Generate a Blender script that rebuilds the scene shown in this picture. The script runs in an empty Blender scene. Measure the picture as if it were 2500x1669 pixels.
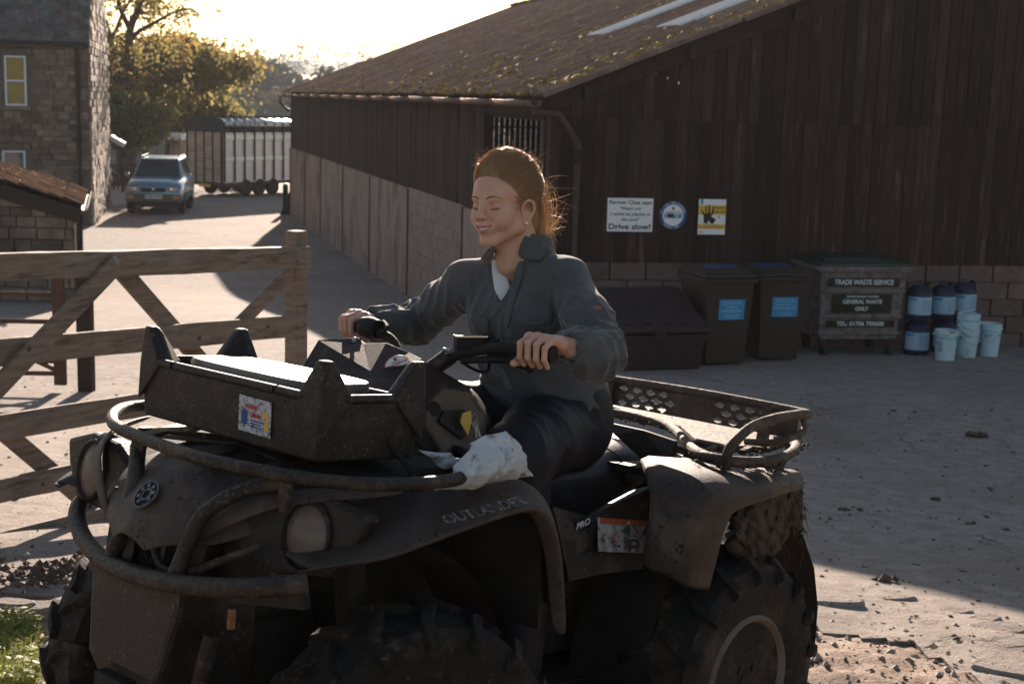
import bpy, bmesh, math, random
import numpy as np
from mathutils import Vector, Matrix, noise
R = math.radians
sc = bpy.context.scene
col = sc.collection
random.seed(7)
rng = np.random.default_rng(7)

# ---------------------------------------------------------------- camera, sky, sun, exposure
CZ, PITCH, ROLL, FPX = 1.764, R(9.63), R(1.5), 3472.0
cam_fwd = Vector((0, math.cos(PITCH), -math.sin(PITCH)))
_r = Vector((1, 0, 0)); _u = _r.cross(cam_fwd)
cam_r = _r * math.cos(ROLL) + _u * math.sin(ROLL)
cam_u = -_r * math.sin(ROLL) + _u * math.cos(ROLL)
cam_o = Vector((0, 0, CZ))
cd = bpy.data.cameras.new('camera')
cd.lens, cd.sensor_width, cd.clip_start, cd.clip_end = 50, 36, .05, 5000
cd.dof.use_dof, cd.dof.focus_distance, cd.dof.aperture_fstop = True, 3.45, 9.5
cam = bpy.data.objects.new('camera', cd); col.objects.link(cam)
m3 = Matrix((cam_r, cam_u, -cam_fwd)).transposed()
cam.matrix_world = Matrix.Translation(cam_o) @ m3.to_4x4()
sc.camera = cam

SUN_AZ, SUN_EL = R(-3.5), R(14.3)           # azimuth from +Y towards +X
world = bpy.data.worlds.new('World'); sc.world = world; world.use_nodes = True
wn = world.node_tree
sky = wn.nodes.new('ShaderNodeTexSky'); sky.sky_type = 'NISHITA'; sky.sun_disc = False
sky.sun_elevation, sky.sun_rotation = SUN_EL, SUN_AZ
sky.air_density, sky.dust_density, sky.ozone_density, sky.altitude = 1.0, .55, 1.0, 150
wn.links.new(sky.outputs[0], wn.nodes['Background'].inputs[0])
wn.nodes['Background'].inputs[1].default_value = 0.05
sd = bpy.data.lights.new('sun', 'SUN'); sd.energy, sd.angle, sd.color = 4.4, R(.55), (1.0, .92, .83)
sun = bpy.data.objects.new('sun', sd); col.objects.link(sun)
sdir = Vector((math.sin(SUN_AZ) * math.cos(SUN_EL), math.cos(SUN_AZ) * math.cos(SUN_EL), math.sin(SUN_EL)))
sun.rotation_euler = sdir.to_track_quat('Z', 'Y').to_euler()
sc.render.engine = 'CYCLES'
sc.cycles.use_denoising = True
sc.cycles.max_bounces = 6; sc.cycles.diffuse_bounces = 3; sc.cycles.glossy_bounces = 2
sc.cycles.transmission_bounces = 4; sc.cycles.transparent_max_bounces = 6; sc.cycles.volume_bounces = 0
sc.cycles.caustics_reflective = sc.cycles.caustics_refractive = False
sc.cycles.sample_clamp_indirect = 6
vs = sc.view_settings
vs.view_transform, vs.look, vs.gamma, vs.use_curve_mapping, vs.exposure = 'Standard', 'None', 1.0, False, 1.68
vs.use_white_balance, vs.white_balance_temperature, vs.white_balance_tint = True, 7400, 17

# ---------------------------------------------------------------- picture-to-place helpers
def ray(x, y):
    return cam_fwd + cam_r * ((x - 1250) / FPX) + cam_u * ((834.5 - y) / FPX)
def at_y(x, y, Y):
    d = ray(x, y); return cam_o + d * (Y / d.y)
def at_plane(x, y, p, n):
    d = ray(x, y); n = Vector(n); return cam_o + d * ((Vector(p) - cam_o).dot(n) / d.dot(n))
def _prof(y):
    k = [(-30, .4), (-2, .4), (0, .39), (3.38, 0), (9, -.657), (10, -.76), (11, -.85), (12, -.87), (17, -1.10), (24, -1.66), (25.5, -1.74), (28, -1.79), (60, -1.95), (75, -2.6), (140, -12), (6000, -12)]
    for (a, b), (c, d) in zip(k, k[1:]):
        if y <= c: return b + (d - b) * (y - a) / (c - a)
    return k[-1][1]
def ground_z(x, y):
    f = max(0, min(1, (13 - y) / 6))
    s = max(-6, min(6, x))
    return _prof(y) - .045 * s * f
def on_ground(x, y):
    d = ray(x, y); t = 2.0
    for i in range(4000):
        p = cam_o + d * t
        if p.z <= ground_z(p.x, p.y): return p
        t += .02 if t < 30 else .1
    return p

# ---------------------------------------------------------------- materials
MATS = {}
def mat(name, c1, c2=None, scale=6., rough=.75, bump=.15, bscale=None, metal=0., spec=.3, stretch=(1, 1, 1), vary=.0,
        dirt=None, dscale=3., damt=.5, detail=5., sheen=0, coat=0, transl=0, emit=None, contrast=.22, subsurf=0, alpha=None, dthr=None, spk=None, wrinkle=None):
    if name in MATS: return MATS[name]
    m = bpy.data.materials.new(name); m.use_nodes = True; MATS[name] = m
    nt = m.node_tree; N, L = nt.nodes, nt.links
    b = N['Principled BSDF']
    b.inputs['Roughness'].default_value = rough; b.inputs['Metallic'].default_value = metal
    b.inputs['Specular IOR Level'].default_value = spec
    if sheen: b.inputs['Sheen Weight'].default_value = sheen; b.inputs['Sheen Roughness'].default_value = .4
    if coat: b.inputs['Coat Weight'].default_value = coat; b.inputs['Coat Roughness'].default_value = .12
    if subsurf:
        b.inputs['Subsurface Weight'].default_value = subsurf; b.inputs['Subsurface Radius'].default_value = (.012, .005, .003); b.inputs['Subsurface Scale'].default_value = 1.
    geo = N.new('ShaderNodeNewGeometry')
    mp = N.new('ShaderNodeMapping'); mp.inputs['Scale'].default_value = stretch
    L.new(geo.outputs['Position'], mp.inputs['Vector'])
    def noise_tex(s, d=detail, rgh=.6):
        n = N.new('ShaderNodeTexNoise'); n.inputs['Scale'].default_value = s; n.inputs['Detail'].default_value = d; n.inputs['Roughness'].default_value = rgh
        L.new(mp.outputs[0], n.inputs['Vector']); return n
    def mix(fac, a, bb, mode='MIX'):
        x = N.new('ShaderNodeMix'); x.data_type = 'RGBA'; x.blend_type = mode
        for sock, v in ((0, fac), (6, a), (7, bb)):
            if hasattr(v, 'links') or isinstance(v, bpy.types.NodeSocket): L.new(v, x.inputs[sock])
            elif isinstance(v, (int, float)): x.inputs[sock].default_value = v
            else: x.inputs[sock].default_value = (*v, 1)
        return x.outputs[2]
    def ramp(v, lo, hi):
        r = N.new('ShaderNodeMapRange'); r.inputs[1].default_value = lo; r.inputs[2].default_value = hi; r.clamp = True
        L.new(v, r.inputs[0]); return r.outputs[0]
    colr = None
    if c2 is not None:
        n = noise_tex(scale); colr = mix(ramp(n.outputs[0], .5 - contrast, .5 + contrast), c1, c2)
    if dirt is not None:
        dn = noise_tex(dscale, 8, .7)
        t = (1 - damt) if dthr is None else dthr
        colr = mix(ramp(dn.outputs[0], t * .5 + .2, t * .5 + .32), colr if colr is not None else c1, dirt)
    if spk is not None:
        sn = noise_tex(spk[1], 3, .5); sz = noise_tex(spk[1] * .12, 3, .6)
        ad = N.new('ShaderNodeMath'); ad.operation = 'MULTIPLY_ADD'; ad.inputs[1].default_value = .55; L.new(sz.outputs[0], ad.inputs[0]); L.new(sn.outputs[0], ad.inputs[2])
        colr = mix(ramp(ad.outputs[0], spk[2], spk[2] + .03), colr if colr is not None else c1, spk[0])
    if vary:
        oi = N.new('ShaderNodeObjectInfo')
        hsv = N.new('ShaderNodeHueSaturation')
        L.new(ramp(oi.outputs['Random'], 0, 1), hsv.inputs['Value'])
        mr = hsv.inputs['Value'].links[0].from_node
        mr.inputs[3].default_value = 1 - vary; mr.inputs[4].default_value = 1 + vary
        if colr is not None: L.new(colr, hsv.inputs['Color'])
        else: hsv.inputs['Color'].default_value = (*c1, 1)
        colr = hsv.outputs[0]
    if colr is not None: L.new(colr, b.inputs['Base Color'])
    else: b.inputs['Base Color'].default_value = (*c1, 1)
    if emit: b.inputs['Emission Color'].default_value = (*emit[:3], 1); b.inputs['Emission Strength'].default_value = emit[3]
    if bump:
        bn = noise_tex(bscale or scale * 6, 6, .65)
        bp = N.new('ShaderNodeBump'); bp.inputs['Strength'].default_value = bump; bp.inputs['Distance'].default_value = .02
        L.new(bn.outputs[0], bp.inputs['Height']); L.new(bp.outputs[0], b.inputs['Normal'])
        if wrinkle:
            wn_ = noise_tex(wrinkle[0], 2.5, .5); wn_.noise_type = 'RIDGED_MULTIFRACTAL'; wb_ = N.new('ShaderNodeBump'); wb_.inputs['Strength'].default_value = wrinkle[1]; wb_.inputs['Distance'].default_value = .012
            L.new(wn_.outputs[0], wb_.inputs['Height']); L.new(wb_.outputs[0], bp.inputs['Normal'])
        rr = ramp(bn.outputs[0], .3, .7); rm = rr.node; rm.inputs[3].default_value = max(.05, rough - .12); rm.inputs[4].default_value = min(1, rough + .12)
        L.new(rr, b.inputs['Roughness'])
    if transl:
        tr = N.new('ShaderNodeBsdfTranslucent'); ms = N.new('ShaderNodeMixShader'); ms.inputs[0].default_value = transl
        if colr is not None: L.new(colr, tr.inputs[0])
        else: tr.inputs[0].default_value = (*c1, 1)
        L.new(b.outputs[0], ms.inputs[1]); L.new(tr.outputs[0], ms.inputs[2]); L.new(ms.outputs[0], N['Material Output'].inputs[0])
    return m

# ---------------------------------------------------------------- mesh helpers
def prop(o, label=None, cat=None, group=None, kind=None):
    if label: o['label'] = label
    if cat: o['category'] = cat
    if group: o['group'] = group
    if kind: o['kind'] = kind
    return o
def root(name, loc=(0, 0, 0), rz=0, mtx=None, label=None, cat=None, group=None):
    e = bpy.data.objects.new(name, None); col.objects.link(e); e.empty_display_size = .1
    e.matrix_world = mtx if mtx is not None else Matrix.Translation(loc) @ Matrix.Rotation(rz, 4, 'Z')
    return prop(e, label, cat, group)
def link(name, me, parent=None, m=None, world_built=False):
    o = bpy.data.objects.new(name, me); col.objects.link(o)
    if m is not None and not me.materials: me.materials.append(m)
    if parent is not None:
        o.parent = parent
        if world_built: o.matrix_parent_inverse = full_matrix(parent).inverted()
    return o
def full_matrix(o):
    m = o.matrix_basis.copy()
    if o.parent is not None: m = full_matrix(o.parent) @ o.matrix_parent_inverse @ m
    return m
def copy_tree(o, parent=None):
    c = o.copy(); col.objects.link(c); c.parent = parent
    for ch in list(o.children): copy_tree(ch, c)
    return c

class MB:
    def __init__(s): s.v, s.f, s.mi = [], [], []
    def add(s, vs_, fs_, mi=0):
        n = len(s.v); s.v += [tuple(p) for p in vs_]; s.f += [tuple(i + n for i in q) for q in fs_]; s.mi += [mi] * len(fs_); return s
    def box(s, c, d, M=None, mi=0):
        c = Vector(c); h = [x / 2 for x in d]
        p = [Vector((a * h[0], b * h[1], e * h[2])) for a in (-1, 1) for b in (-1, 1) for e in (-1, 1)]
        if M is not None: p = [M @ q for q in p]
        return s.add([q + c for q in p], [(0, 1, 3, 2), (4, 6, 7, 5), (0, 4, 5, 1), (2, 3, 7, 6), (0, 2, 6, 4), (1, 5, 7, 3)], mi)
    def beam(s, a, b, w, h, up=(0, 0, 1), mi=0):
        a, b, up = Vector(a), Vector(b), Vector(up)
        d = (b - a).normalized(); sx = d.cross(up)
        if sx.length < 1e-4: sx = d.cross(Vector((1, 0, 0)))
        sx.normalize(); uz = sx.cross(d)
        vs_ = [q + sx * (i * w / 2) + uz * (j * h / 2) for q in (a, b) for i, j in ((-1, -1), (1, -1), (1, 1), (-1, 1))]
        return s.add(vs_, [(0, 1, 2, 3)[::-1], (4, 5, 6, 7), (0, 1, 5, 4), (1, 2, 6, 5), (2, 3, 7, 6), (3, 0, 4, 7)], mi)
    def tube(s, pts, r, n=8, closed=False, cap=True, mi=0):
        pts = [Vector(p) for p in pts]; m = len(pts)
        rs = r if isinstance(r, (list, tuple)) else [r] * m
        up = Vector((0, 0, 1)); rings = []; prev = None
        for i in range(m):
            a = pts[i - 1] if (i > 0 or closed) else pts[i]; b = pts[(i + 1) % m] if (i < m - 1 or closed) else pts[i]
            t = (b - a).normalized()
            if prev is None:
                x = t.cross(up)
                if x.length < .05: x = t.cross(Vector((1, 0, 0)))
            else: x = prev - t * prev.dot(t)
            x.normalize(); prev = x; y = t.cross(x)
            rings.append([pts[i] + (x * math.cos(2 * math.pi * k / n) + y * math.sin(2 * math.pi * k / n)) * rs[i] for k in range(n)])
        vs_ = [p for g in rings for p in g]; fs_ = []
        for i in range(m if closed else m - 1):
            for k in range(n):
                a, b = i * n + k, i * n + (k + 1) % n; c, d = ((i + 1) % m) * n + (k + 1) % n, ((i + 1) % m) * n + k
                fs_.append((a, b, c, d))
        if cap and not closed: fs_ += [tuple(range(n))[::-1], tuple(range((m - 1) * n, m * n))]
        return s.add(vs_, fs_, mi)
    def lathe(s, prof, n=24, M=None, mi=0, closed=False):
        vs_, fs_ = [], []
        for (r, z) in prof:
            for k in range(n):
                a = 2 * math.pi * k / n; p = Vector((r * math.cos(a), r * math.sin(a), z)); vs_.append(M @ p if M is not None else p)
        m = len(prof)
        for i in range(m if closed else m - 1):
            j = (i + 1) % m
            for k in range(n): fs_.append((i * n + k, i * n + (k + 1) % n, j * n + (k + 1) % n, j * n + k))
        if not closed:
            if prof[0][0] > 1e-5: fs_.append(tuple(range(n))[::-1])
            if prof[-1][0] > 1e-5: fs_.append(tuple(range((m - 1) * n, m * n)))
        return s.add(vs_, fs_, mi)
    def prism(s, poly, depth, M=None, mi=0):
        n = len(poly); p = [Vector((x, y, 0)) for x, y in poly] + [Vector((x, y, depth)) for x, y in poly]
        if M is not None: p = [M @ q for q in p]
        return s.add(p, [tuple(range(n))[::-1], tuple(range(n, 2 * n))] + [(i, (i + 1) % n, n + (i + 1) % n, n + i) for i in range(n)], mi)
    def grid(s, rows, mi=0, closed_u=False):
        n = len(rows[0]); vs_ = [p for r_ in rows for p in r_]; fs_ = []
        for i in range(len(rows) - 1):
            for k in range(n if closed_u else n - 1):
                fs_.append((i * n + k, i * n + (k + 1) % n, (i + 1) * n + (k + 1) % n, (i + 1) * n + k))
        return s.add(vs_, fs_, mi)
    def mesh(s, name, mats, smooth=None, fix=True):
        me = bpy.data.meshes.new(name); me.from_pydata(s.v, [], s.f)
        for m in (mats if isinstance(mats, (list, tuple)) else [mats]): me.materials.append(m)
        if any(s.mi): me.polygons.foreach_set('material_index', s.mi)
        if fix and len(s.f) < 60000:
            bm = bmesh.new(); bm.from_mesh(me); bmesh.ops.recalc_face_normals(bm, faces=bm.faces); bm.to_mesh(me); bm.free()
        if smooth is not None:
            me.polygons.foreach_set('use_smooth', [True] * len(me.polygons))
            if smooth < 179: me.set_sharp_from_angle(angle=R(smooth))
        me.update(); return me
    def build(s, name, mats, parent=None, smooth=None, bevel=0, seg=2, sub=0, solid=0, wb=False, fix=True):
        o = link(name, s.mesh(name, mats, smooth, fix), parent, world_built=wb)
        if solid: md = o.modifiers.new('solid', 'SOLIDIFY'); md.thickness = solid; md.offset = -1
        if bevel:
            md = o.modifiers.new('bevel', 'BEVEL'); md.width = bevel; md.segments = seg; md.limit_method = 'ANGLE'; md.angle_limit = R(35)
        if sub: md = o.modifiers.new('sub', 'SUBSURF'); md.levels = md.render_levels = sub
        return o
def text_mesh(name, body, size, m, parent=None, mtx=None, bold=0., shear=0., align='CENTER', wb=True, sx=1., spacing=1.):
    cu = bpy.data.curves.new(name, 'FONT'); cu.body = body; cu.size = size; cu.align_x = align; cu.align_y = 'CENTER'
    cu.offset = bold * size; cu.shear = shear; cu.resolution_u = 3; cu.space_character = spacing; cu.extrude = .0006
    t = bpy.data.objects.new(name, cu); col.objects.link(t)
    dg = bpy.context.evaluated_depsgraph_get(); me = bpy.data.meshes.new_from_object(t.evaluated_get(dg))
    bpy.data.objects.remove(t); bpy.data.curves.remove(cu)
    me.name = name; me.transform((mtx if mtx is not None else Matrix()) @ Matrix.Diagonal((sx, 1, 1, 1)))
    me.materials.clear(); me.materials.append(m)
    return link(name, me, parent, world_built=wb)
def frame_m(o, x, y):
    x = Vector(x).normalized(); y = Vector(y); y = (y - x * y.dot(x)).normalized(); z = x.cross(y)
    m = Matrix((x, y, z)).transposed().to_4x4(); m.translation = Vector(o); return m
def nz(p, s=1., o=0): return noise.noise(Vector(p) * s + Vector((o, o * 1.7, o * .3)))
def fbm(p, s=1., o=0): return noise.fractal(Vector(p) * s + Vector((o, o * 1.7, o * .3)), 1.0, 2.0, 4)
def smooth_path(pts, n=6, closed=False):
    P = [Vector(p) for p in pts]; out = []
    for i in range(len(P) - 1):
        p0, p1, p2, p3 = P[max(i - 1, 0)], P[i], P[i + 1], P[min(i + 2, len(P) - 1)]
        for k in range(n):
            t = k / n; out.append(.5 * ((2 * p1) + (p2 - p0) * t + (2 * p0 - 5 * p1 + 4 * p2 - p3) * t * t + (3 * p1 - p0 - 3 * p2 + p3) * t ** 3))
    return out + [P[-1]]

# ================================================================ SETTING
# ---------------------------------------------------------------- materials of the place
def yard_material():
    m = bpy.data.materials.new('worn_concrete'); m.use_nodes = True; nt = m.node_tree; N, L = nt.nodes, nt.links; b = N['Principled BSDF']
    geo = N.new('ShaderNodeNewGeometry')
    def nse(s, d=6, r=.6):
        n = N.new('ShaderNodeTexNoise'); n.inputs['Scale'].default_value = s; n.inputs['Detail'].default_value = d; n.inputs['Roughness'].default_value = r; L.new(geo.outputs['Position'], n.inputs['Vector']); return n
    def rng_(v, a, b_, c=0, d=1):
        r = N.new('ShaderNodeMapRange'); r.clamp = True
        for i, q in ((1, a), (2, b_), (3, c), (4, d)): r.inputs[i].default_value = q
        L.new(v, r.inputs[0]); return r.outputs[0]
    def mx(f, a, c):
        x = N.new('ShaderNodeMix'); x.data_type = 'RGBA'; L.new(f, x.inputs[0])
        for k, q in ((6, a), (7, c)):
            if isinstance(q, tuple): x.inputs[k].default_value = (*q, 1)
            else: L.new(q, x.inputs[k])
        return x.outputs[2]
    big = nse(.45, 6); mid = nse(7, 8, .7); fine = nse(90, 4)
    c = mx(rng_(mid.outputs[0], .30, .68), (.215, .178, .153), (.362, .312, .274))
    c = mx(rng_(big.outputs[0], .5, .68), c, (.235, .185, .15))
    spk = nse(38, 3, .5); c = mx(rng_(spk.outputs[0], .63, .70), c, (.11, .08, .062))
    # cracks
    dst = nse(1.3, 5); add = N.new('ShaderNodeVectorMath'); add.operation = 'MULTIPLY_ADD'; add.inputs[1].default_value = (.9, .9, .9)
    L.new(dst.outputs['Color'], add.inputs[0]); L.new(geo.outputs['Position'], add.inputs[2])
    vo = N.new('ShaderNodeTexVoronoi'); vo.feature = 'DISTANCE_TO_EDGE'; vo.inputs['Scale'].default_value = .42; L.new(add.outputs[0], vo.inputs['Vector'])
    crk0 = rng_(vo.outputs['Distance'], .001, .006); msk = rng_(nse(.8, 3).outputs[0], .50, .60, 1, 0); mxx = N.new('ShaderNodeMath'); mxx.operation = 'MAXIMUM'; L.new(crk0, mxx.inputs[0]); L.new(msk, mxx.inputs[1]); crk = mxx.outputs[0]; c2 = mx(crk, (.13, .10, .08), c)
    L.new(c2, b.inputs['Base Color']); b.inputs['Roughness'].default_value = .9; b.inputs['Specular IOR Level'].default_value = .12
    h = N.new('ShaderNodeMath'); h.operation = 'MULTIPLY_ADD'; h.inputs[1].default_value = .5
    L.new(fine.outputs[0], h.inputs[0]); L.new(mid.outputs[0], h.inputs[2])
    h2 = N.new('ShaderNodeMath'); h2.operation = 'MULTIPLY_ADD'; h2.inputs[1].default_value = .5; L.new(crk, h2.inputs[0]); L.new(h.outputs[0], h2.inputs[2])
    bp = N.new('ShaderNodeBump'); bp.inputs['Strength'].default_value = .8; bp.inputs['Distance'].default_value = .02
    L.new(h2.outputs[0], bp.inputs['Height']); L.new(bp.outputs[0], b.inputs['Normal'])
    return m
M_yard = yard_material()
M_dirt = mat('bare_earth', (.20, .125, .085), (.34, .25, .19), scale=9, rough=.9, bump=.6, bscale=60, dirt=(.12, .075, .05), dscale=5, damt=.45)
M_stone = mat('loose_stone', (.22, .17, .14), (.42, .36, .31), scale=25, rough=.85, bump=.2)
M_mudbit = mat('dried_mud', (.07, .045, .032), (.14, .095, .068), scale=20, rough=.95, bump=.3)
M_grass = mat('grass_blade', (.16, .21, .025), (.30, .30, .05), scale=9, rough=.5, bump=0, transl=.45)
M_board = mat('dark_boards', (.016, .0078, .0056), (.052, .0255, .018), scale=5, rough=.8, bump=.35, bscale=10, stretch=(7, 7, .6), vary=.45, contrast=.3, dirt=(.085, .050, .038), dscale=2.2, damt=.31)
M_bargeb = mat('barge_boards', (.030, .017, .013), (.050, .030, .023), scale=4, rough=.8, bump=.3, bscale=10, stretch=(4, 4, 4))
M_interior = mat('barn_inside', (.03, .022, .018), (.05, .035, .028), rough=.9)
M_conc = mat('cast_concrete', (.25, .18, .155), (.36, .28, .245), scale=2.5, rough=.85, bump=.25, bscale=25, stretch=(1, 1, .45), dirt=(.15, .105, .085), dscale=1.6, damt=.4, vary=.08)
M_block = mat('concrete_blocks', (.115, .07, .06), (.19, .125, .108), scale=8, rough=.9, bump=.4, bscale=50, vary=.15)
M_mortar = mat('mortar', (.16, .12, .10), (.11, .085, .07), scale=9, rough=.95, bump=.3)
M_rust = mat('rusty_steel', (.07, .035, .022), (.12, .06, .04), scale=20, rough=.8, bump=.3)
M_roof = mat('fibre_cement', (.14, .085, .062), (.25, .165, .125), scale=2.6, spec=.12, rough=.85, bump=.5, bscale=45, dirt=(.34, .26, .20), dscale=4, damt=.33, vary=.12)
M_moss = mat('roof_moss', (.50, .33, .06), (.16, .09, .04), scale=4, rough=.95, bump=.5, contrast=.08)
M_light = mat('rooflight', (.80, .80, .78), (.7, .68, .64), scale=6, rough=.3, bump=.05, spec=.5, transl=.15)
M_gutter = mat('old_gutter', (.09, .055, .042), (.19, .13, .105), scale=6, rough=.6, bump=.2, spec=.4)
M_black = mat('black_plastic', (.012, .012, .012), rough=.5, bump=0)
M_white = mat('white_sheet', (.74, .76, .78), rough=.45, bump=0)
M_ink = mat('dark_print', (.035, .018, .018), rough=.6, bump=0)
M_yel = mat('yellow_print', (.72, .42, .05), rough=.5, bump=0)
M_blue = mat('blue_print', (.025, .07, .25), rough=.5, bump=0)
M_lblue = mat('pale_blue_print', (.22, .42, .52), rough=.5, bump=0)
M_pink = mat('pink_print', (.62, .36, .3), rough=.5, bump=0)
M_cyan = mat('cyan_print', (.02, .33, .48), rough=.5, bump=0)
M_wtext = mat('white_print', (.66, .70, .72), rough=.6, bump=0)

# ---------------------------------------------------------------- ground
EDGE = [(-40, 5.6), (-4, 5.45), (-1.9, 5.25), (-.5, 5.4), (.9, 5.55), (1.3, 5.62), (1.62, 5.45), (1.72, 5.1), (1.80, 4.75), (2.2, 4.5), (5, 4.0), (40, 2.5)]
def edge_y(x):
    for (a, b), (c, d) in zip(EDGE, EDGE[1:]):
        if x <= c: return b + (d - b) * (x - a) / (c - a)
    return 2.5
def spaced(pts):
    out = []
    for a, b, s in pts: out += list(np.arange(a, b - s * .3, s))
    out.append(pts[-1][1]); return out
def dirt_z(x, y):
    p = Vector((x, y, 0)); z = ground_z(x, y) - .045
    if y < 9: z += .022 * fbm(p, 2.2) + .016 * abs(nz(p, 9)) + .010 * nz(p, 24)
    return z
def make_ground():
    xs = spaced([(-900, -100, 100), (-100, -20, 10), (-20, -3.2, 1.2), (-3.2, 3.4, .035), (3.4, 20, 1.2), (20, 100, 10), (100, 900, 100)])
    ys = spaced([(-30, 0, 6), (0, 2.4, .4), (2.4, 6.2, .035), (6.2, 12, .5), (12, 60, 4), (60, 200, 10), (200, 2600, 200)])
    b = MB(); b.grid([[(x, y, dirt_z(x, y) - (.12 if edge_y(x) + .35 < y < 62 and -30 < x < 30 else 0)) for x in xs] for y in ys])
    o = b.build('ground', [M_dirt, mat('pasture', (.09, .11, .03), (.17, .16, .05), scale=.4, rough=.95, bump=.4, bscale=4)], smooth=180, fix=False)
    nx = len(xs) - 1
    mi = []
    for j in range(len(ys) - 1):
        for i in range(nx): mi.append(1 if (ys[j] > 55 or abs(xs[i]) > 26) else 0)
    o.data.polygons.foreach_set('material_index', mi); prop(o, kind='structure')
make_ground()
def make_yard():
    xs = spaced([(-24, -4, 1.0), (-4, -2.6, .2), (-2.6, 3.2, .05), (3.2, 6, .2), (6, 24, 1.)])
    ys = spaced([(4.2, 6.6, .05), (6.6, 9, .15), (9, 15, .4), (15, 58, 1.5)])
    V = {}; vs_, fs_ = [], []
    def keep(x, y): return y > edge_y(x) + .07 * nz((x, y, 0), 4) + .05 * nz((x, y, 3), 13)
    def vid(i, j):
        if (i, j) not in V:
            x, y = xs[i], ys[j]; e = y - edge_y(x)
            z = ground_z(x, y) + .007 * nz((x, y, 0), 1.3) + .004 * nz((x, y, 5), 6)
            if e < .8: z -= .03 * (1 - e / .8) + .012 * nz((x, y, 9), 3.5) * (1 - e / .8)
            V[i, j] = len(vs_); vs_.append((x, y, z))
        return V[i, j]
    for j in range(len(ys) - 1):
        for i in range(len(xs) - 1):
            if keep((xs[i] + xs[i + 1]) / 2, (ys[j] + ys[j + 1]) / 2): fs_.append((vid(i, j), vid(i + 1, j), vid(i + 1, j + 1), vid(i, j + 1)))
    me = bpy.data.meshes.new('yard'); me.from_pydata(vs_, [], fs_); me.materials.append(M_yard)
    bm = bmesh.new(); bm.from_mesh(me)
    be = [e for e in bm.edges if e.is_boundary]
    r = bmesh.ops.extrude_edge_only(bm, edges=be)
    for v in r['geom']:
        if isinstance(v, bmesh.types.BMVert): v.co.z -= .16; v.co.x += .012 * nz(v.co, 20); v.co.y += .02 * nz(v.co, 17) + .02
    for f in bm.faces: f.smooth = True
    bm.to_mesh(me); bm.free(); me.set_sharp_from_angle(angle=R(40))
    prop(link('yard', me), kind='structure')
make_yard()
def slab_pieces():
    # broken slab fragments along the crumbling edge of the concrete
    yard = bpy.data.objects['yard']
    for (px, py, sx, sy, rz, tl) in [(2425, 1535, .34, .20, .3, .03), (2440, 1570, .30, .17, .1, .05), (2478, 1628, .34, .22, -.2, .02), (2395, 1512, .22, .12, .5, .06), (2330, 1490, .20, .10, .1, .04), (2495, 1580, .30, .22, .2, .02), (2180, 1462, .24, .08, .05, .05), (2050, 1468, .26, .08, -.1, .04), (95, 1478, .25, .12, .2, .05), (30, 1470, .2, .1, -.3, .05), (170, 1462, .16, .08, .3, .06)]:
        p = on_ground(px, py)
        n = 9; poly = [((sx / 2) * math.cos(2 * math.pi * k / n) * random.uniform(.78, 1.1), (sy / 2) * math.sin(2 * math.pi * k / n) * random.uniform(.78, 1.1)) for k in range(n)]
        b = MB(); b.prism(poly, .06)
        o = b.build('slab_piece', M_yard, yard, bevel=.012, seg=2, smooth=40)
        o.location = (p.x, p.y, ground_z(p.x, p.y) - .055); o.rotation_euler = (random.uniform(-tl, tl), -tl, rz)
slab_pieces()
OCT_V = np.array([(1, 0, 0), (-1, 0, 0), (0, 1, 0), (0, -1, 0), (0, 0, 1), (0, 0, -1)], float)
OCT_F = np.array([(0, 2, 4), (2, 1, 4), (1, 3, 4), (3, 0, 4), (2, 0, 5), (1, 2, 5), (3, 1, 5), (0, 3, 5)])
def lumps(name, items, m, kind='stuff', parent=None, seed=1):
    # items: (position, (rx, ry, rz)); each a little faceted lump
    g = np.random.default_rng(seed); n = len(items)
    P = np.array([i[0] for i in items], float); S = np.array([i[1] for i in items], float)
    v = OCT_V[None] * (1 + .5 * (g.random((n, 6, 1)) - .5)) + .25 * (g.random((n, 6, 3)) - .5)
    v *= S[:, None]; a = g.random(n) * 6.28; c, s = np.cos(a)[:, None], np.sin(a)[:, None]
    v = np.stack([v[..., 0] * c - v[..., 1] * s, v[..., 0] * s + v[..., 1] * c, v[..., 2]], -1) + P[:, None]
    f = (OCT_F[None] + 6 * np.arange(n)[:, None, None]).reshape(-1, 3)
    me = bpy.data.meshes.new(name); me.from_pydata(v.reshape(-1, 3).tolist(), [], f.tolist()); me.materials.append(m)
    o = link(name, me, parent, world_built=parent is not None)
    if kind: o['kind'] = kind
    return o
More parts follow.
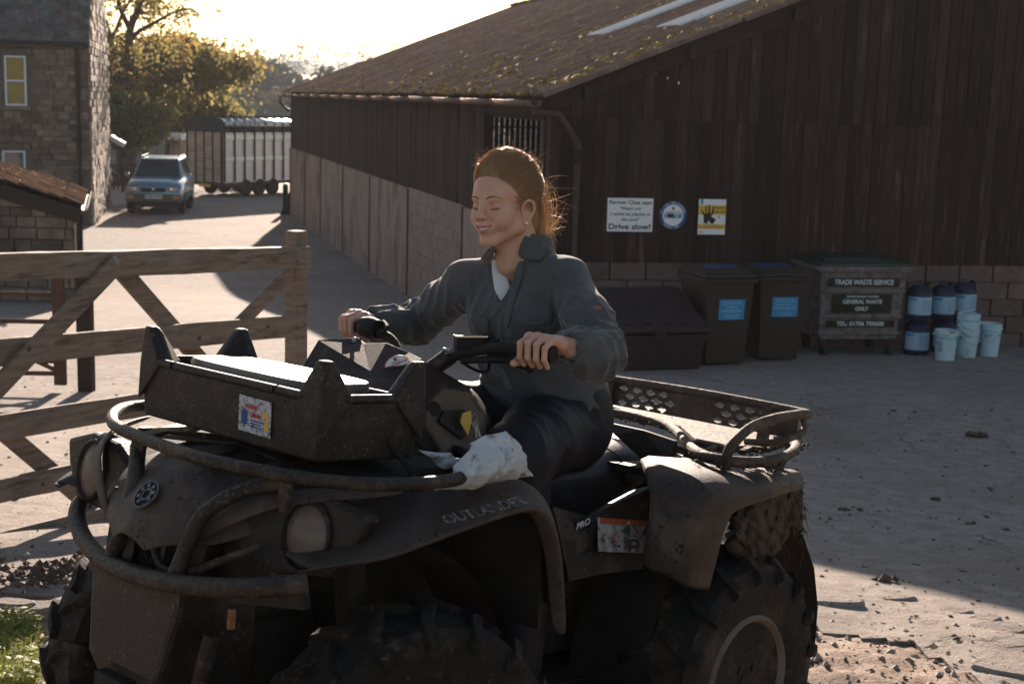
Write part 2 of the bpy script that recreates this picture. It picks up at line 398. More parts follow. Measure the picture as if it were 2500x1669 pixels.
def scatter():
    st, md = [], []
    for _ in range(5200):
        x, y = random.uniform(-2.6, 2.9), random.uniform(3.2, 6.0)
        e = y - edge_y(x)
        if e > .12 and random.random() > .10: continue
        r = .004 + .016 * random.random() ** 3
        z = (dirt_z(x, y) if e < 0 else ground_z(x, y)) + r * .2
        st.append(((x, y, z), (r * random.uniform(.8, 1.6), r, r * random.uniform(.5, .9))))
    for _ in range(2300):
        y = 4.2 + 9 * random.random() ** 1.5; x = random.uniform(-.42, .42) * (y + 1)
        e = y - edge_y(x)
        r = .003 + .009 * random.random() ** 3
        if y > 8: r *= 1.4
        z = (dirt_z(x, y) if e < 0 else ground_z(x, y) + .004) + r * .15
        md.append(((x, y, z), (r * random.uniform(1, 2.2), r * 1.2, r * random.uniform(.4, .8))))
    for cx, cy, n in ((60, 1395, 70), (150, 1390, 90), (220, 1370, 50), (90, 1420, 60), (250, 1400, 30)):
        c = on_ground(cx, cy)
        for _ in range(n):
            x, y = c.x + random.gauss(0, .09), c.y + random.gauss(0, .10); r = .006 + .014 * random.random() ** 2
            md.append(((x, y, ground_z(x, y) + r * .3), (r * 1.4, r, r * .8)))
    for px, py, s in ((2385, 1066, .075), (2160, 1420, .05), (2060, 1245, .03), (2280, 1220, .035), (2370, 1280, .03), (2180, 1005, .03), (2235, 1380, .02), (2455, 1295, .025), (2350, 1395, .015), (2110, 1385, .015)):
        c = on_ground(px, py)
        for _ in range(26):
            r = s * random.uniform(.15, .4)
            md.append(((c.x + random.gauss(0, s * .5), c.y + random.gauss(0, s * .35), c.z + r * .4 + random.random() * s * .25), (r * 1.5, r, r * .8)))
    lumps('gravel', st, M_stone, seed=3); lumps('mud_crumbs', md, M_mudbit, seed=4)
scatter()
def grass():
    b = MB()
    for _ in range(5200):
        px, py = random.uniform(-60, 108), random.uniform(1520, 1760)
        if px > 100 - (py - 1500) * .05 - 30 * random.random(): continue
        p = on_ground(px, py); z = dirt_z(p.x, p.y); h = random.uniform(.03, .11); a = random.random() * 6.28; w = random.uniform(.0015, .004); ln = random.uniform(0, .06)
        dx, dy = math.cos(a), math.sin(a); q = Vector((p.x, p.y, z - .01)); sd_ = Vector((-dy, dx, 0)) * w; t = Vector((dx * ln, dy * ln, h))
        b.add([q - sd_, q + sd_, q + sd_ * .7 + t * .6, q - sd_ * .7 + t * .6, q + t + Vector((dx, dy, 0)) * ln * .5], [(0, 1, 2, 3), (3, 2, 4)])
    for _ in range(330):   # small leafy weeds
        px, py = random.uniform(-40, 92), random.uniform(1505, 1680); p = on_ground(px, py); z = dirt_z(p.x, p.y)
        for k in range(7):
            a = random.random() * 6.28; h = random.uniform(.02, .08); L_ = random.uniform(.012, .03); q = Vector((p.x + random.gauss(0, .012), p.y + random.gauss(0, .012), z + h)); d = Vector((math.cos(a), math.sin(a), random.uniform(-.2, .5))) * L_; s_ = Vector((-math.sin(a), math.cos(a), 0)) * L_ * .38
            b.add([q, q + d * .5 + s_, q + d, q + d * .5 - s_], [(0, 1, 2, 3)])
    o = b.build('grass', M_grass, fix=False); prop(o, 'tuft of lit grass and weeds beside the tyre', 'grass', kind='stuff')
grass()

# ---------------------------------------------------------------- barn
UNIT = MB().box((0, 0, 0), (1, 1, 1)).mesh('unit', M_board)
def unit(m):
    me = UNIT.copy(); me.materials.clear(); me.materials.append(m); return me
def piece(name, me, parent, o, x, y, size):
    # a box piece: o its centre, x / y directions, size along x, y, z
    ob = bpy.data.objects.new(name, me); col.objects.link(ob); ob.parent = parent
    ob.matrix_parent_inverse = full_matrix(parent).inverted()
    ob.matrix_basis = frame_m(o, x, y) @ Matrix.Diagonal((*size, 1)); return ob
EZ = 1.84
BN, BF = Vector((.464, 17.0, 0)), Vector((-6.814, 43.5, 0))
ba = (BF - BN).normalized(); BL = (BF - BN).length
bs = Vector((-ba.y, ba.x, 0))                       # out of the side wall
bg = Vector((math.cos(R(9)), math.sin(R(9)), 0))    # along the gable
bo = Vector((bg.y, -bg.x, 0))                       # out of the gable
HALF, PITCHR = 6.8, .388
UP = Vector((0, 0, 1))
def side(t, z, off=0): return BN + ba * t + bs * off + UP * z
def gab(s, z, off=0): return BN + bg * s + bo * off + UP * z
def verge_z(s): return EZ + PITCHR * (s if s < HALF else 2 * HALF - s)
barn = root('barn', BN + UP * -1.25, label='long dark timber barn with mossy corrugated roof and concrete lower wall', cat='barn')
def make_barn():
    mb_ = unit(M_board)
    # side boards
    t = .02
    while t < BL - .05:
        w = random.uniform(.145, .172)
        if t + w > BL: w = BL - t
        if .35 < t + w / 2 < 3.35: pass
        else:
            zt, zb = EZ - .02, .12 + random.uniform(-.02, .03)
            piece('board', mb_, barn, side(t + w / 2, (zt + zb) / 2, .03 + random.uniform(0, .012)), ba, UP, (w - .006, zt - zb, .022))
        t += w
    # opening in the side wall: jambs, lintel, sill
    for a, b_ in (((.35, 0), (.35, 0)), ((3.35, 0), (3.35, 0))):
        piece('opening_post', unit(M_bargeb), barn, side(a[0], .95, 0), ba, UP, (.14, 1.75, .14))
    piece('opening_lintel', unit(M_bargeb), barn, side(1.85, 1.70, .035), ba, UP, (3.1, .24, .05))
    piece('opening_sill', unit(M_bargeb), barn, side(1.85, .13, .02), ba, UP, (3.1, .12, .1))
    # wall plate behind the boards
    piece('rail', unit(M_interior), barn, side(BL / 2, 1.60, -.06), ba, UP, (BL, .14, .08))
    # concrete panels of the side wall
    J = [.05, 4.47, 8.74, 12.84, 16.6, 20.46, 23.86, BL]
    mc = unit(M_conc)
    for i, (a, b_) in enumerate(zip(J, J[1:])):
        if i == 1:
            z = -1.95; row = 0
            mbk = unit(mat('pale_blocks', (.23, .165, .142), (.33, .255, .225), scale=6, rough=.9, bump=.3, bscale=50, vary=.10))
            piece('concrete_panel', unit(M_conc), barn, side((a + b_) / 2, -.9, -.004), ba, UP, (b_ - a - .05, 2.1, .12))
            while z < .1:
                x = a + .03 - (.22 if row % 2 else 0)
                while x < b_ - .05:
                    x0, x1 = max(x, a + .03), min(x + .44, b_ - .03)
                    if x1 - x0 > .06: piece('block', mbk, barn, side((x0 + x1) / 2, z + .107, .020 + random.uniform(0, .003)), ba, UP, (x1 - x0 - .005, .210, .09))
                    x += .45
                z += .215; row += 1
        else:
            piece('concrete_panel', mc, barn, side((a + b_) / 2, -.86, .0), ba, UP, (b_ - a - .045, 2.08, .14))
        piece('steel_post', unit(M_rust), barn, side(b_ if i < 6 else b_ - .03, -.85, .04), ba, UP, (.055, 2.04, .1))
    # gable boards, two tiers
    s = 0.0
    while s < 7.4:
        w = .146 + random.uniform(-.006, .006)
        zj = 1.58 + random.uniform(-.015, .015)
        top = verge_z(s + w / 2) - .10
        zb = -.13
        if top > zj + .05:
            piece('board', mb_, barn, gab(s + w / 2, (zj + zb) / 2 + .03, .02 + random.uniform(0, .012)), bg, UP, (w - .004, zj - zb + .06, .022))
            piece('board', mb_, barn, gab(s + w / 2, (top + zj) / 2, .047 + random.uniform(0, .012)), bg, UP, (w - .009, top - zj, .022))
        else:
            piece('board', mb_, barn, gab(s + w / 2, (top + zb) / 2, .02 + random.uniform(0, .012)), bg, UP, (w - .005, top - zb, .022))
        s += w
    b = MB()
    while s < 2 * HALF:
        b.box(gab(s + .073, (verge_z(s) - .1 - .13) / 2, .03), (.137, .022, verge_z(s) + .03), Matrix.Rotation(R(9), 3, 'Z')); s += .146
    b.build('boarding', M_board, barn, wb=True)['kind'] = 'stuff'
    piece('rail', unit(M_interior), barn, gab(HALF, 1.3, -.06), bg, UP, (2 * HALF, .14, .08))
    piece('rail', unit(M_interior), barn, gab(HALF, .1, -.06), bg, UP, (2 * HALF, .14, .08))
    # blockwork under the gable
    mbk = unit(M_block); piece('block_core', unit(M_mortar), barn, gab(HALF, -.78, -.10), bg, UP, (2 * HALF - .06, 1.24, .12))
    z, row = -1.42, 0
    while z < -.2:
        h = .215 if z + .215 < -.25 else -.115 - z
        x = .02 - (.22 if row % 2 else 0)
        while x < 7.0:
            x0, x1 = max(x, .02), x + .44
            if x1 - x0 > .06: piece('block', mbk, barn, gab((x0 + x1) / 2, z + h / 2, -.03 + random.uniform(0, .008)), bg, UP, (x1 - x0 - .012, h - .012, .1))
            x += .45
        z += h; row += 1
    # corner post
    piece('corner_post', unit(M_bargeb), barn, gab(-.03, .2, .02), bg, UP, (.12, 3.3, .09))
    # far gable: spaced slats over a low wall
    fo = BF
    def fg(s, z, off=0): return fo + bg * s - bo * off + UP * z
    ms = unit(M_interior); s = .1
    while s < 2 * HALF - .1:
        top = verge_z(s) - .1
        piece('slat', ms, barn, fg(s, (top - .25) / 2, .02), bg, UP, (.122, top + .25, .02)); s += .166
    piece('far_wall', unit(M_interior), barn, fg(HALF, -1.1, 0), bg, UP, (2 * HALF, 1.75, .15))
    for z in (.95, 1.25): piece('rail', ms, barn, fg(HALF, z, -.05), bg, UP, (2 * HALF, .06, .06))
    for z0, z1 in ((1.45, 4.2),):
        piece('far_boarding', unit(M_interior), barn, fg(HALF, 1.45 + .2, -.01), bg, UP, (2 * HALF, .5, .02))
        b = MB(); b.add([fg(.2, 1.85, .01), fg(2 * HALF - .2, 1.85, .01), fg(HALF, EZ + PITCHR * HALF - .12, .01)], [(0, 1, 2)]); b.build('far_gable', M_interior, barn, wb=True, solid=.03)
    # other long wall
    rw = BN + bg * (2 * HALF)
    b = MB(); b.box((0, 0, 0), (1, 1, 1)); o = b.build('wall', M_interior, barn, wb=True)
    o.matrix_basis = frame_m(rw + ba * (BL / 2) + UP * .1, ba, UP) @ Matrix.Diagonal((BL, 3.7, .1, 1))
    # roof sheets (corrugated, shared mesh)
    su = (bg + UP * PITCHR).normalized()
    slope_len = HALF * math.sqrt(1 + PITCHR ** 2) + .35
    SW, SL = 1.02, slope_len / 3
    rows = []; nW = 7 * 6
    for y in (0, SL + .12): rows.append([((k / nW) * (SW + .03), y, .027 * math.cos(2 * math.pi * k / 6)) for k in range(nW + 1)])
    def sheet(m):
        b = MB(); b.grid(rows); return b.mesh('roof_sheet', m, smooth=180)
    me_r, me_l = sheet(M_roof), sheet(M_light)
    for sd_ in (0, 1):
        up_ = su if sd_ == 0 else (-bg + UP * PITCHR).normalized()
        e0 = BN + UP * (EZ + .06) if sd_ == 0 else BN + bg * 2 * HALF + UP * (EZ + .06)
        nrm = ba.cross(up_) if sd_ else up_.cross(ba)
        if nrm.z < 0: nrm = -nrm
        t = -.35; c = 0
        while t < BL + .3:
            for k in range(3):
                lightp = sd_ == 0 and ((k == 1 and c in (5,)) or (k == 1 and c in (2,)))
                o = bpy.data.objects.new('roof_sheet', me_l if lightp else me_r); col.objects.link(o); o.parent = barn
                if lightp: o.name = 'rooflight'
                o.matrix_parent_inverse = full_matrix(barn).inverted()
                q = e0 + ba * t + up_ * (k * SL - .28) + nrm * (.03 + .012 * k + random.uniform(0, .006) + (.02 if lightp else 0))
                x = ba; y = up_; zc = x.cross(y)
                M_ = Matrix((x, y, zc)).transposed().to_4x4(); M_.translation = q
                o.matrix_basis = M_
            t += SW; c += 1
    # underside lining so no light leaks at the verge, purlins
    b = MB()
    for k in range(6):
        s_ = .3 + k * 1.25
        b.beam(BN + bg * s_ + UP * (verge_z(s_) - .08) - ba * .2, BF + bg * s_ + UP * (verge_z(s_) - .08), .08, .14)
    b.build('purlins', M_interior, barn, wb=True)['kind'] = 'stuff'
    rd = BN + bg * HALF + UP * (EZ + PITCHR * HALF + .12)
    b = MB(); b.tube([rd - ba * .35, rd + ba * (BL + .3)], .12, 10); b.build('ridge_cap', M_roof, barn, wb=True, smooth=60)
    # barge boards on the near verge (two lengths)
    for s0, s1, h in ((-.12, 3.0, .22), (3.0, 6.8, .24), (6.8, 13.7, .24)):
        a, c = gab(s0, verge_z(s0) - .045, .10), gab(s1, verge_z(s1) - .045, .10)
        if s0 < HALF < s1: a = gab(6.8, verge_z(6.8) - .05, .10)
        b = MB(); b.beam(a, c, .03, h); b.build('bargeboard', M_bargeb, barn, wb=True, bevel=.004)
    # roof moss
    it = []
    nr = su.cross(ba); nr = nr if nr.z > 0 else -nr
    def onroof(t, s_): return BN + UP * (EZ + .075) + ba * t + su * s_ + nr * .03
    for _ in range(3600):
        t = random.uniform(-.3, 1) ** 1.0 * 0 + BL * random.random() ** 1.6; s_ = random.uniform(-.25, slope_len - .4)
        if fbm((t * .6, s_ * .5, 0)) < random.uniform(-.5, .25): continue
        r = random.uniform(.014, .06); it.append((onroof(t, s_), (r * 1.3, r * 1.3, r * .8)))
    for tt, den in ((6.6, 420), (1.9, 120), (11.8, 120), (17.0, 90)):
        for _ in range(den):
            s_ = random.uniform(.1, slope_len - .6); r = random.uniform(.02, .06)
            it.append((onroof(tt + random.gauss(0, .05), s_), (r * 1.2, r * 1.2, r * .8)))
    for _ in range(260):
        it.append((onroof(random.uniform(-.3, BL), random.uniform(-.3, -.2)), tuple(random.uniform(.015, .035) for _ in range(3))))
    lumps('moss', it, M_moss, parent=barn, seed=8)
    # gutter in lengths, with collars
    ge = bs * .32 + UP * (EZ - .075); n = 15; Lg = (BL + .3) / n
    hp = [(.07 * math.cos(a), .07 * math.sin(a)) for a in np.linspace(math.pi * .96, 2.04 * math.pi, 9)]
    b = MB(); b.grid([[(x, 0, z) for x, z in hp], [(x, Lg - .03, z) for x, z in hp]]); gm = b.mesh('gutter_length', M_gutter, smooth=180)
    b = MB(); b.grid([[(x * 1.16, 0, z * 1.16) for x, z in hp], [(x * 1.16, .07, z * 1.16) for x, z in hp]]); cm = b.mesh('gutter_joint', M_gutter, smooth=180)
    for i in range(n):
        for me, nm, d in ((gm, 'gutter_length', 0), (cm, 'gutter_joint', Lg - .05)):
            o = bpy.data.objects.new(nm, me); col.objects.link(o); o.parent = barn; o.matrix_parent_inverse = full_matrix(barn).inverted()
            q = BN + ba * (-.2 + i * Lg + d) + ge + UP * random.uniform(-.008, .008)
            M_ = Matrix((bs, ba, bs.cross(ba) * (1 if bs.cross(ba).z > 0 else -1))).transposed().to_4x4(); M_.translation = q; o.matrix_basis = M_
            md = o.modifiers.new('solid', 'SOLIDIFY'); md.thickness = .008
    # downpipes
    def world_pts(L_): return [at_plane(x, y, BN + bs * .2 + bo * d, bo) for x, y, d in L_]
    pts = [BN + ba * (-.12) + ge, BN + ba * (-.12) + ge + UP * -.12, gab(.0, 1.62, .16), gab(.18, 1.34, .2), gab(.24, 1.25, .12), gab(.24, .4, .10), gab(.24, -1.3, .10)]
    b = MB(); b.tube(pts, .040, 10); b.build('downpipe', mat('dark_pipe', (.05, .032, .026), (.085, .056, .045), scale=6, rough=.6, bump=.15), barn, wb=True, smooth=50)
    b = MB(); b.tube([gab(.24, 1.22, .12), gab(.24, 1.05, .11)], .052, 10); b.build('pipe_collar', M_bargeb, barn, wb=True, smooth=50)
    b = MB(); q = BF + ba * .12 + ge; b.tube([q, q + UP * -.2 + bs * .05, q - bs * .12 + UP * -.42, q - bs * .26 + UP * -.48], .05, 8); b.build('downpipe', M_gutter, barn, wb=True, smooth=60)
make_barn()

# ---------------------------------------------------------------- signs on the gable
def plate(name, px0, py0, px1, py1, m, label, cat, round_=False, off=.065):
    # flat sheet fixed to the gable, given by its top-left and bottom-right in the picture
    a, b_ = at_plane(px0, py0, gab(0, 0, off), bo), at_plane(px1, py1, gab(0, 0, off), bo)
    w = (b_ - a).dot(bg); h = a.z - b_.z; c = (a + b_) / 2; M_ = frame_m(c, bg, UP)
    r = root(name, mtx=M_, label=label, cat=cat); b = MB()
    if round_: b.prism([(w / 2 * math.cos(k * .1963), w / 2 * math.sin(k * .1963)) for k in range(32)], .004, Matrix.Translation((0, 0, -.004)))
    else: b.box((0, 0, -.002), (w, h, .004))
    b.build('panel', m, r); return r, w, h
def decal(name, parent, pts, m, z=.0015):
    b = MB(); b.prism(pts, .0008, Matrix.Translation((0, 0, z - .0008))); return b.build(name, m, parent)
def lett(parent, body, x, y, size, m, bold=.02, shear=0, w=None, z=.0016, sp=1., rot=0):
    o = text_mesh('lettering', body, size, m, parent, wb=False, bold=bold, shear=shear, spacing=sp)
    xs_ = [v.co.x for v in o.data.vertices]; ww = max(xs_) - min(xs_)
    k = (w / ww) if w else 1
    o.data.transform(Matrix.Translation((x, y, z)) @ Matrix.Rotation(rot, 4, 'Z') @ Matrix.Diagonal((k, 1, 1, 1))); return o
def make_signs():
    r, w, h = plate('warning_sign', 1484, 483, 1592, 566, M_white, 'white rectangular sign with dark lettering asking drivers to go slowly', 'sign')
    lett(r, 'Farmer Chas says', 0, .37 * h, .155 * h, M_ink, .02, w=.92 * w)
    lett(r, '"Watch out', -.01 * w, .19 * h, .125 * h, M_ink, .018, .25, w=.46 * w)
    lett(r, 'I might be playing in', 0, .02 * h, .125 * h, M_ink, .018, .25, w=.88 * w)
    lett(r, 'the yard"', 0, -.14 * h, .125 * h, M_ink, .018, .25, w=.40 * w)
    lett(r, 'Drive slow!', 0, -.36 * h, .235 * h, M_ink, .025, w=.92 * w)
    r, w, h = plate('round_sign', 1611, 493, 1675, 558, M_blue, 'round blue and white sign with a small landscape picture', 'sign', True)
    R0 = w / 2
    decal('picture', r, [(R0 * .76 * math.cos(k * .2618), R0 * .76 * math.sin(k * .2618)) for k in range(24)], M_white, .0012)
    decal('picture', r, [(-R0 * .66, -R0 * .22), (R0 * .66, -R0 * .22), (R0 * .70, R0 * .16), (R0 * .3, R0 * .1), (-R0 * .1, R0 * .2), (-R0 * .70, R0 * .1)], M_lblue, .0022)
    decal('picture', r, [(-R0 * .6, R0 * .16), (0, R0 * .22), (R0 * .68, R0 * .16), (R0 * .64, R0 * .26), (0, R0 * .30), (-R0 * .6, R0 * .24)], M_pink, .0026)
    for dx, dy, s in ((-.32, -.02, .12), (-.18, -.06, .12), (-.04, .0, .10), (.06, -.16, .08), (.5, -.06, .07)): decal('picture', r, [(R0 * (dx + s * a), R0 * (dy + s * b_)) for a, b_ in ((-1, -.8), (1, -.8), (.8, .9), (.1, 1.3), (-.8, .7))], M_ink, .003)
    decal('picture', r, [(-.06 * R0, .38 * R0), (.06 * R0, .38 * R0), (.09 * R0, .5 * R0), (0, .62 * R0), (-.09 * R0, .5 * R0)], M_ink, .0026)
    tk = MB()      # the lettering round the rim is too faded to read
    for a0, a1 in ((160, 172), (144, 150), (112, 138), (76, 106), (12, 70), (222, 268), (276, 306)):
        for k in range(int((a1 - a0) / 3.4)):
            a = R(a0 + 3.4 * k + 1.5); rr = R0 * (.885 + .01 * math.sin(k * 2.3)); tk.box((rr * math.cos(a), rr * math.sin(a), .0014), (R0 * (.10 + .03 * math.sin(k * 5.1)), R0 * .028, .0008), Matrix.Rotation(a, 3, 'Z'))
    tk.build('faded_lettering', M_wtext, r)['kind'] = 'stuff'
    r, w, h = plate('notice', 1707, 486, 1769, 573, M_white, 'white and yellow notice with a black handprint', 'sign')
    def rect(x0, y0, x1, y1, m, z=.0012): decal('band', r, [(x0 * w, y0 * h), (x1 * w, y0 * h), (x1 * w, y1 * h), (x0 * w, y1 * h)], m, z)
    rect(-.5, .06, .5, .33, M_yel); rect(-.5, -.34, .5, -.21, M_yel); rect(-.44, .36, -.34, .5, M_cyan); rect(-.46, -.46, -.30, -.41, M_yel)
    hand = [(-.30, -.18), (-.16, -.19), (-.12, -.1), (-.03, -.19), (.06, -.19), (.15, -.07), (-.04, .02), (.04, .08), (.08, .31), (.02, .32), (-.03, .1), (-.07, .1), (-.10, .35), (-.15, .35), (-.15, .1), (-.20, .1), (-.22, .3), (-.27, .3), (-.25, .06), (-.38, .2), (-.42, .19), (-.31, .02)]
    decal('handprint', r, [(x * w, y * h) for x, y in hand], M_ink, .0024)
    decal('handprint', r, [(.20 * w, -.02 * h), (.24 * w, -.03 * h), (.30 * w, .03 * h), (.27 * w, .04 * h)], M_ink, .002)
    lett(r, 'THIEVES', .27 * w, .255 * h, .085 * h, M_ink, .02, w=.38 * w); lett(r, 'BEWARE', .27 * w, .14 * h, .085 * h, M_ink, .02, w=.38 * w)
    lett(r, 'This Property is', 0, -.245 * h, .045 * h, M_ink, .01, w=.58 * w); lett(r, 'protected by SmartWater', 0, -.305 * h, .045 * h, M_ink, .01, w=.88 * w)
make_signs()

# ---------------------------------------------------------------- stone house
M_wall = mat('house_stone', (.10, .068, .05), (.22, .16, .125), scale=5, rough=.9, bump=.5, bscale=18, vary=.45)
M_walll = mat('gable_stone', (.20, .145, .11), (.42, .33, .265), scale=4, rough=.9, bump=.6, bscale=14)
M_slate = mat('stone_slate', (.075, .06, .055), (.15, .125, .115), scale=5, spec=.1, rough=.8, bump=.4, bscale=20, vary=.3, dirt=(.12, .14, .14), dscale=3, damt=.4)
M_frame = mat('window_paint', (.55, .66, .70), rough=.4, bump=0)
M_blind = mat('yellow_blind', (.36, .27, .09), (.27, .19, .06), scale=3, rough=.8, bump=0)
M_glass = mat('dark_glass', (.02, .025, .028), rough=.06, bump=0, spec=.6)
def ashlar(w, h, hmin, hmax, lmin, lmax, skip=None):
    z = 0; out = []
    while z < h:
        hh = min(random.uniform(hmin, hmax), h - z); x = -random.uniform(0, lmin)
        while x < w:
            l = random.uniform(lmin, lmax); a, b_ = max(x, 0), min(x + l, w)
            if b_ - a > .05 and hh > .04 and not (skip and skip((a + b_) / 2, z + hh / 2, a, b_, z, z + hh)): out.append((a, b_, z, z + hh))
            x += l
        z += hh
    return out
def make_house():
    H0 = at_y(213, 105, 38.0); ez = H0.z; gz = -1.85
    hf = Vector((-math.cos(R(12.7)), -math.sin(R(12.7)), 0))       # along the front, to the left
    hg = Vector((-math.sin(R(12.7)), math.cos(R(12.7)), 0))        # along the gable, away
    no = Vector((hg.x * -1, -hg.y, 0)); ng = -hf
    C0 = Vector((H0.x, H0.y, 0)); D, Wd = 8.4, 7.0; rise = 4.6
    h = root('stone_house', C0 + UP * gz, label='stone farmhouse with slate roof, white sash window and sunlit gable end', cat='house')
    b = MB(); q = [C0 + hf * x + hg * y + UP * z for z in (gz, ez) for x, y in ((0, 0), (Wd, 0), (Wd, D), (0, D))] + [C0 + hg * D / 2 + UP * (ez + rise), C0 + hf * Wd + hg * D / 2 + UP * (ez + rise)]
    b.add(q, [(0, 1, 5, 4), (1, 2, 6, 9, 5), (2, 3, 7, 6), (3, 0, 4, 8, 7)]); b.build('wall', M_mortar, h, wb=True)
    # window openings in front coordinates (x from the corner, z up)
    def fc(px, py):
        p = at_plane(px, py, C0, no); return (p - C0).dot(hf), p.z - gz
    wins = []
    for (x0, y0, x1, y1) in ((63, 137, 14, 258), (62, 368, 8, 440)):
        a, z1 = fc(x0, y0); b_, z0 = fc(x1, y1); wins.append((a, b_, z0, z1))
    def skip(cx, cz, a, b_, z0, z1): return any(w[0] - .12 < b_ and a < w[1] + .12 and w[2] - .12 < z1 and z0 < w[3] + .16 for w in wins)
    st = [s for s in ashlar(3.3, ez - gz, .10, .20, .18, .48, skip) if s[2] > 1.2]
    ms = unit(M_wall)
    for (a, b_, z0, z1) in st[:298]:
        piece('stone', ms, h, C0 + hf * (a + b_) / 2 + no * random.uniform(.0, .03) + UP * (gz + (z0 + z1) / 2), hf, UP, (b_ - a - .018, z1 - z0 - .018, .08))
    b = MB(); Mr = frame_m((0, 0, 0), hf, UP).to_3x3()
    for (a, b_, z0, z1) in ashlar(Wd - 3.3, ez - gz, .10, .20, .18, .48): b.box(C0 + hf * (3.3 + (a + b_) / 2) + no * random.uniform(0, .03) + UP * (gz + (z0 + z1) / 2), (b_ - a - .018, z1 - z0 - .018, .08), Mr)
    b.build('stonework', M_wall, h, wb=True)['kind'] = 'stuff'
    # gable stonework
    b = MB(); Mg = frame_m((0, 0, 0), hg, UP).to_3x3()
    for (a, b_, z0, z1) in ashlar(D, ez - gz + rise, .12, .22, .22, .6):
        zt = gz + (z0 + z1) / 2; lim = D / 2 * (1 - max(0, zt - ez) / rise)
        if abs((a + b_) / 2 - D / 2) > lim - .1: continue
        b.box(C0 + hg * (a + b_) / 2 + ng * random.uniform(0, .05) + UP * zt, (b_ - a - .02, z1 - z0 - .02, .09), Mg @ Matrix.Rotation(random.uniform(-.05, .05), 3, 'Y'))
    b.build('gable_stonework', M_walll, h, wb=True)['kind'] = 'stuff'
    # slates
    sl = (hg * (D / 2) + UP * rise).normalized(); L_ = math.hypot(D / 2, rise) + .3; nr = hf.cross(sl); nr = nr if nr.z > 0 else -nr
    e0 = C0 + UP * (ez + .02); r = 0; y = -.22; msl = unit(M_slate); cnt = 0; bs_ = MB()
    while y < L_:
        ex = .24 - .004 * r; x = -.02 - random.uniform(0, .25); r += 1
        while x < Wd:
            w = random.uniform(.22, .42); a = max(x, -.02)
            c = e0 + hf * (a + x + w) / 2 + sl * (y + ex * .65) + nr * (.05 + random.uniform(0, .008))
            if x + w > 0:
                if x < 3.2 and y < 3.6 and cnt < 290:
                    piece('slate', msl, h, c, hf, sl + nr * .1, (x + w - a - .012, ex * 1.35, .022)); cnt += 1
                else: bs_.box(c, (x + w - a - .012, ex * 1.35, .022), frame_m((0, 0, 0), hf, sl + nr * .1).to_3x3())
            x += w
        y += ex
    bs_.build('slates', M_slate, h, wb=True)['kind'] = 'stuff'
    b = MB(); q = [e0 + hf * x + sl * s_ for x, s_ in ((-.05, -.2), (Wd, -.2), (Wd, L_), (-.05, L_))]; b.add(q, [(0, 1, 2, 3)])
    q2 = [C0 + hg * D + UP * ez + hf * x + (sl.reflect(hg)) * s_ for x, s_ in ((-.05, -.2), (Wd, -.2), (Wd, L_), (-.05, L_))]
    b.add(q2, [(0, 1, 2, 3)]); b.build('roof', M_slate, h, wb=True, solid=.05)
    b = MB(); b.beam(e0 + no * .2 + UP * -.06, e0 + no * .2 + hf * Wd + UP * -.06, .12, .1); b.build('gutter', M_black, h, wb=True)
    for (a, b_, z0, z1) in wins:
        c = C0 + hf * (a + b_) / 2 + UP * (gz + (z0 + z1) / 2); ww, hh = b_ - a, z1 - z0
        w = MB()
        for dx in (-1, 1): w.box(c + hf * dx * (ww / 2 - .025) + no * .02, (.05, hh, .06), Mr)
        for dz in (-1, 0, 1):
            if dz == 0 and hh < 1: continue
            w.box(c + UP * dz * (hh / 2 - .025) + no * .022, (ww, .05, .06), Mr)
        fr = w.build('window', M_frame, h, wb=True)
        g = MB(); g.box(c + no * .014, (ww - .06, hh - .06, .01), Mr); g.build('pane', M_blind if hh > 1 else M_conc, fr, wb=True)
        g = MB(); g.box(c + UP * (hh / 2 + .1) + no * .03, (ww + .3, .17, .12), Mr); g.build('lintel', M_wall, fr, wb=True, bevel=.01)
        g = MB(); g.box(c - UP * (hh / 2 + .06) + no * .05, (ww + .2, .1, .16), Mr); g.build('sill', M_wall, fr, wb=True, bevel=.01)
    x = fc(190, 200)[0]
    b = MB(); b.tube([C0 + hf * x + no * .12 + UP * ez, C0 + hf * x + no * .12 + UP * gz], .05, 8); b.build('downpipe', M_black, h, wb=True, smooth=60)
    # lamp bracket and white alarm box on the gable
    b = MB(); p = C0 + hg * 7.6 + UP * 1.4; b.beam(p, p + ng * .35, .05, .05); b.box(p + ng * .4 + UP * -.03, (.3, .16, .1)); b.build('wall_lamp', M_black, h, wb=True)
    b = MB(); p = C0 + hg * 8.2 + UP * .15; b.box(p + ng * .3, (.5, .3, .16), Matrix.Rotation(.5, 3, 'Y')); b.build('alarm_box', M_white, h, wb=True, bevel=.02)
    # black pole in front of the gable
    p = on_ground(240, 491); r_ = root('black_pole', (p.x, p.y, p.z), label='thin black post against the sunlit gable of the house', cat='post')
    b = MB(); b.tube([(0, 0, 0), (0, 0, 2.0)], .055, 8); b.build('shaft', M_black, r_, smooth=50)
    b = MB(); b.tube([(0, 0, 1.86), (-.16, -.1, 1.9)], .05, 8); b.build('fitting', mat('steel', (.4, .4, .4), rough=.3, metal=1, bump=0), r_)
make_house()

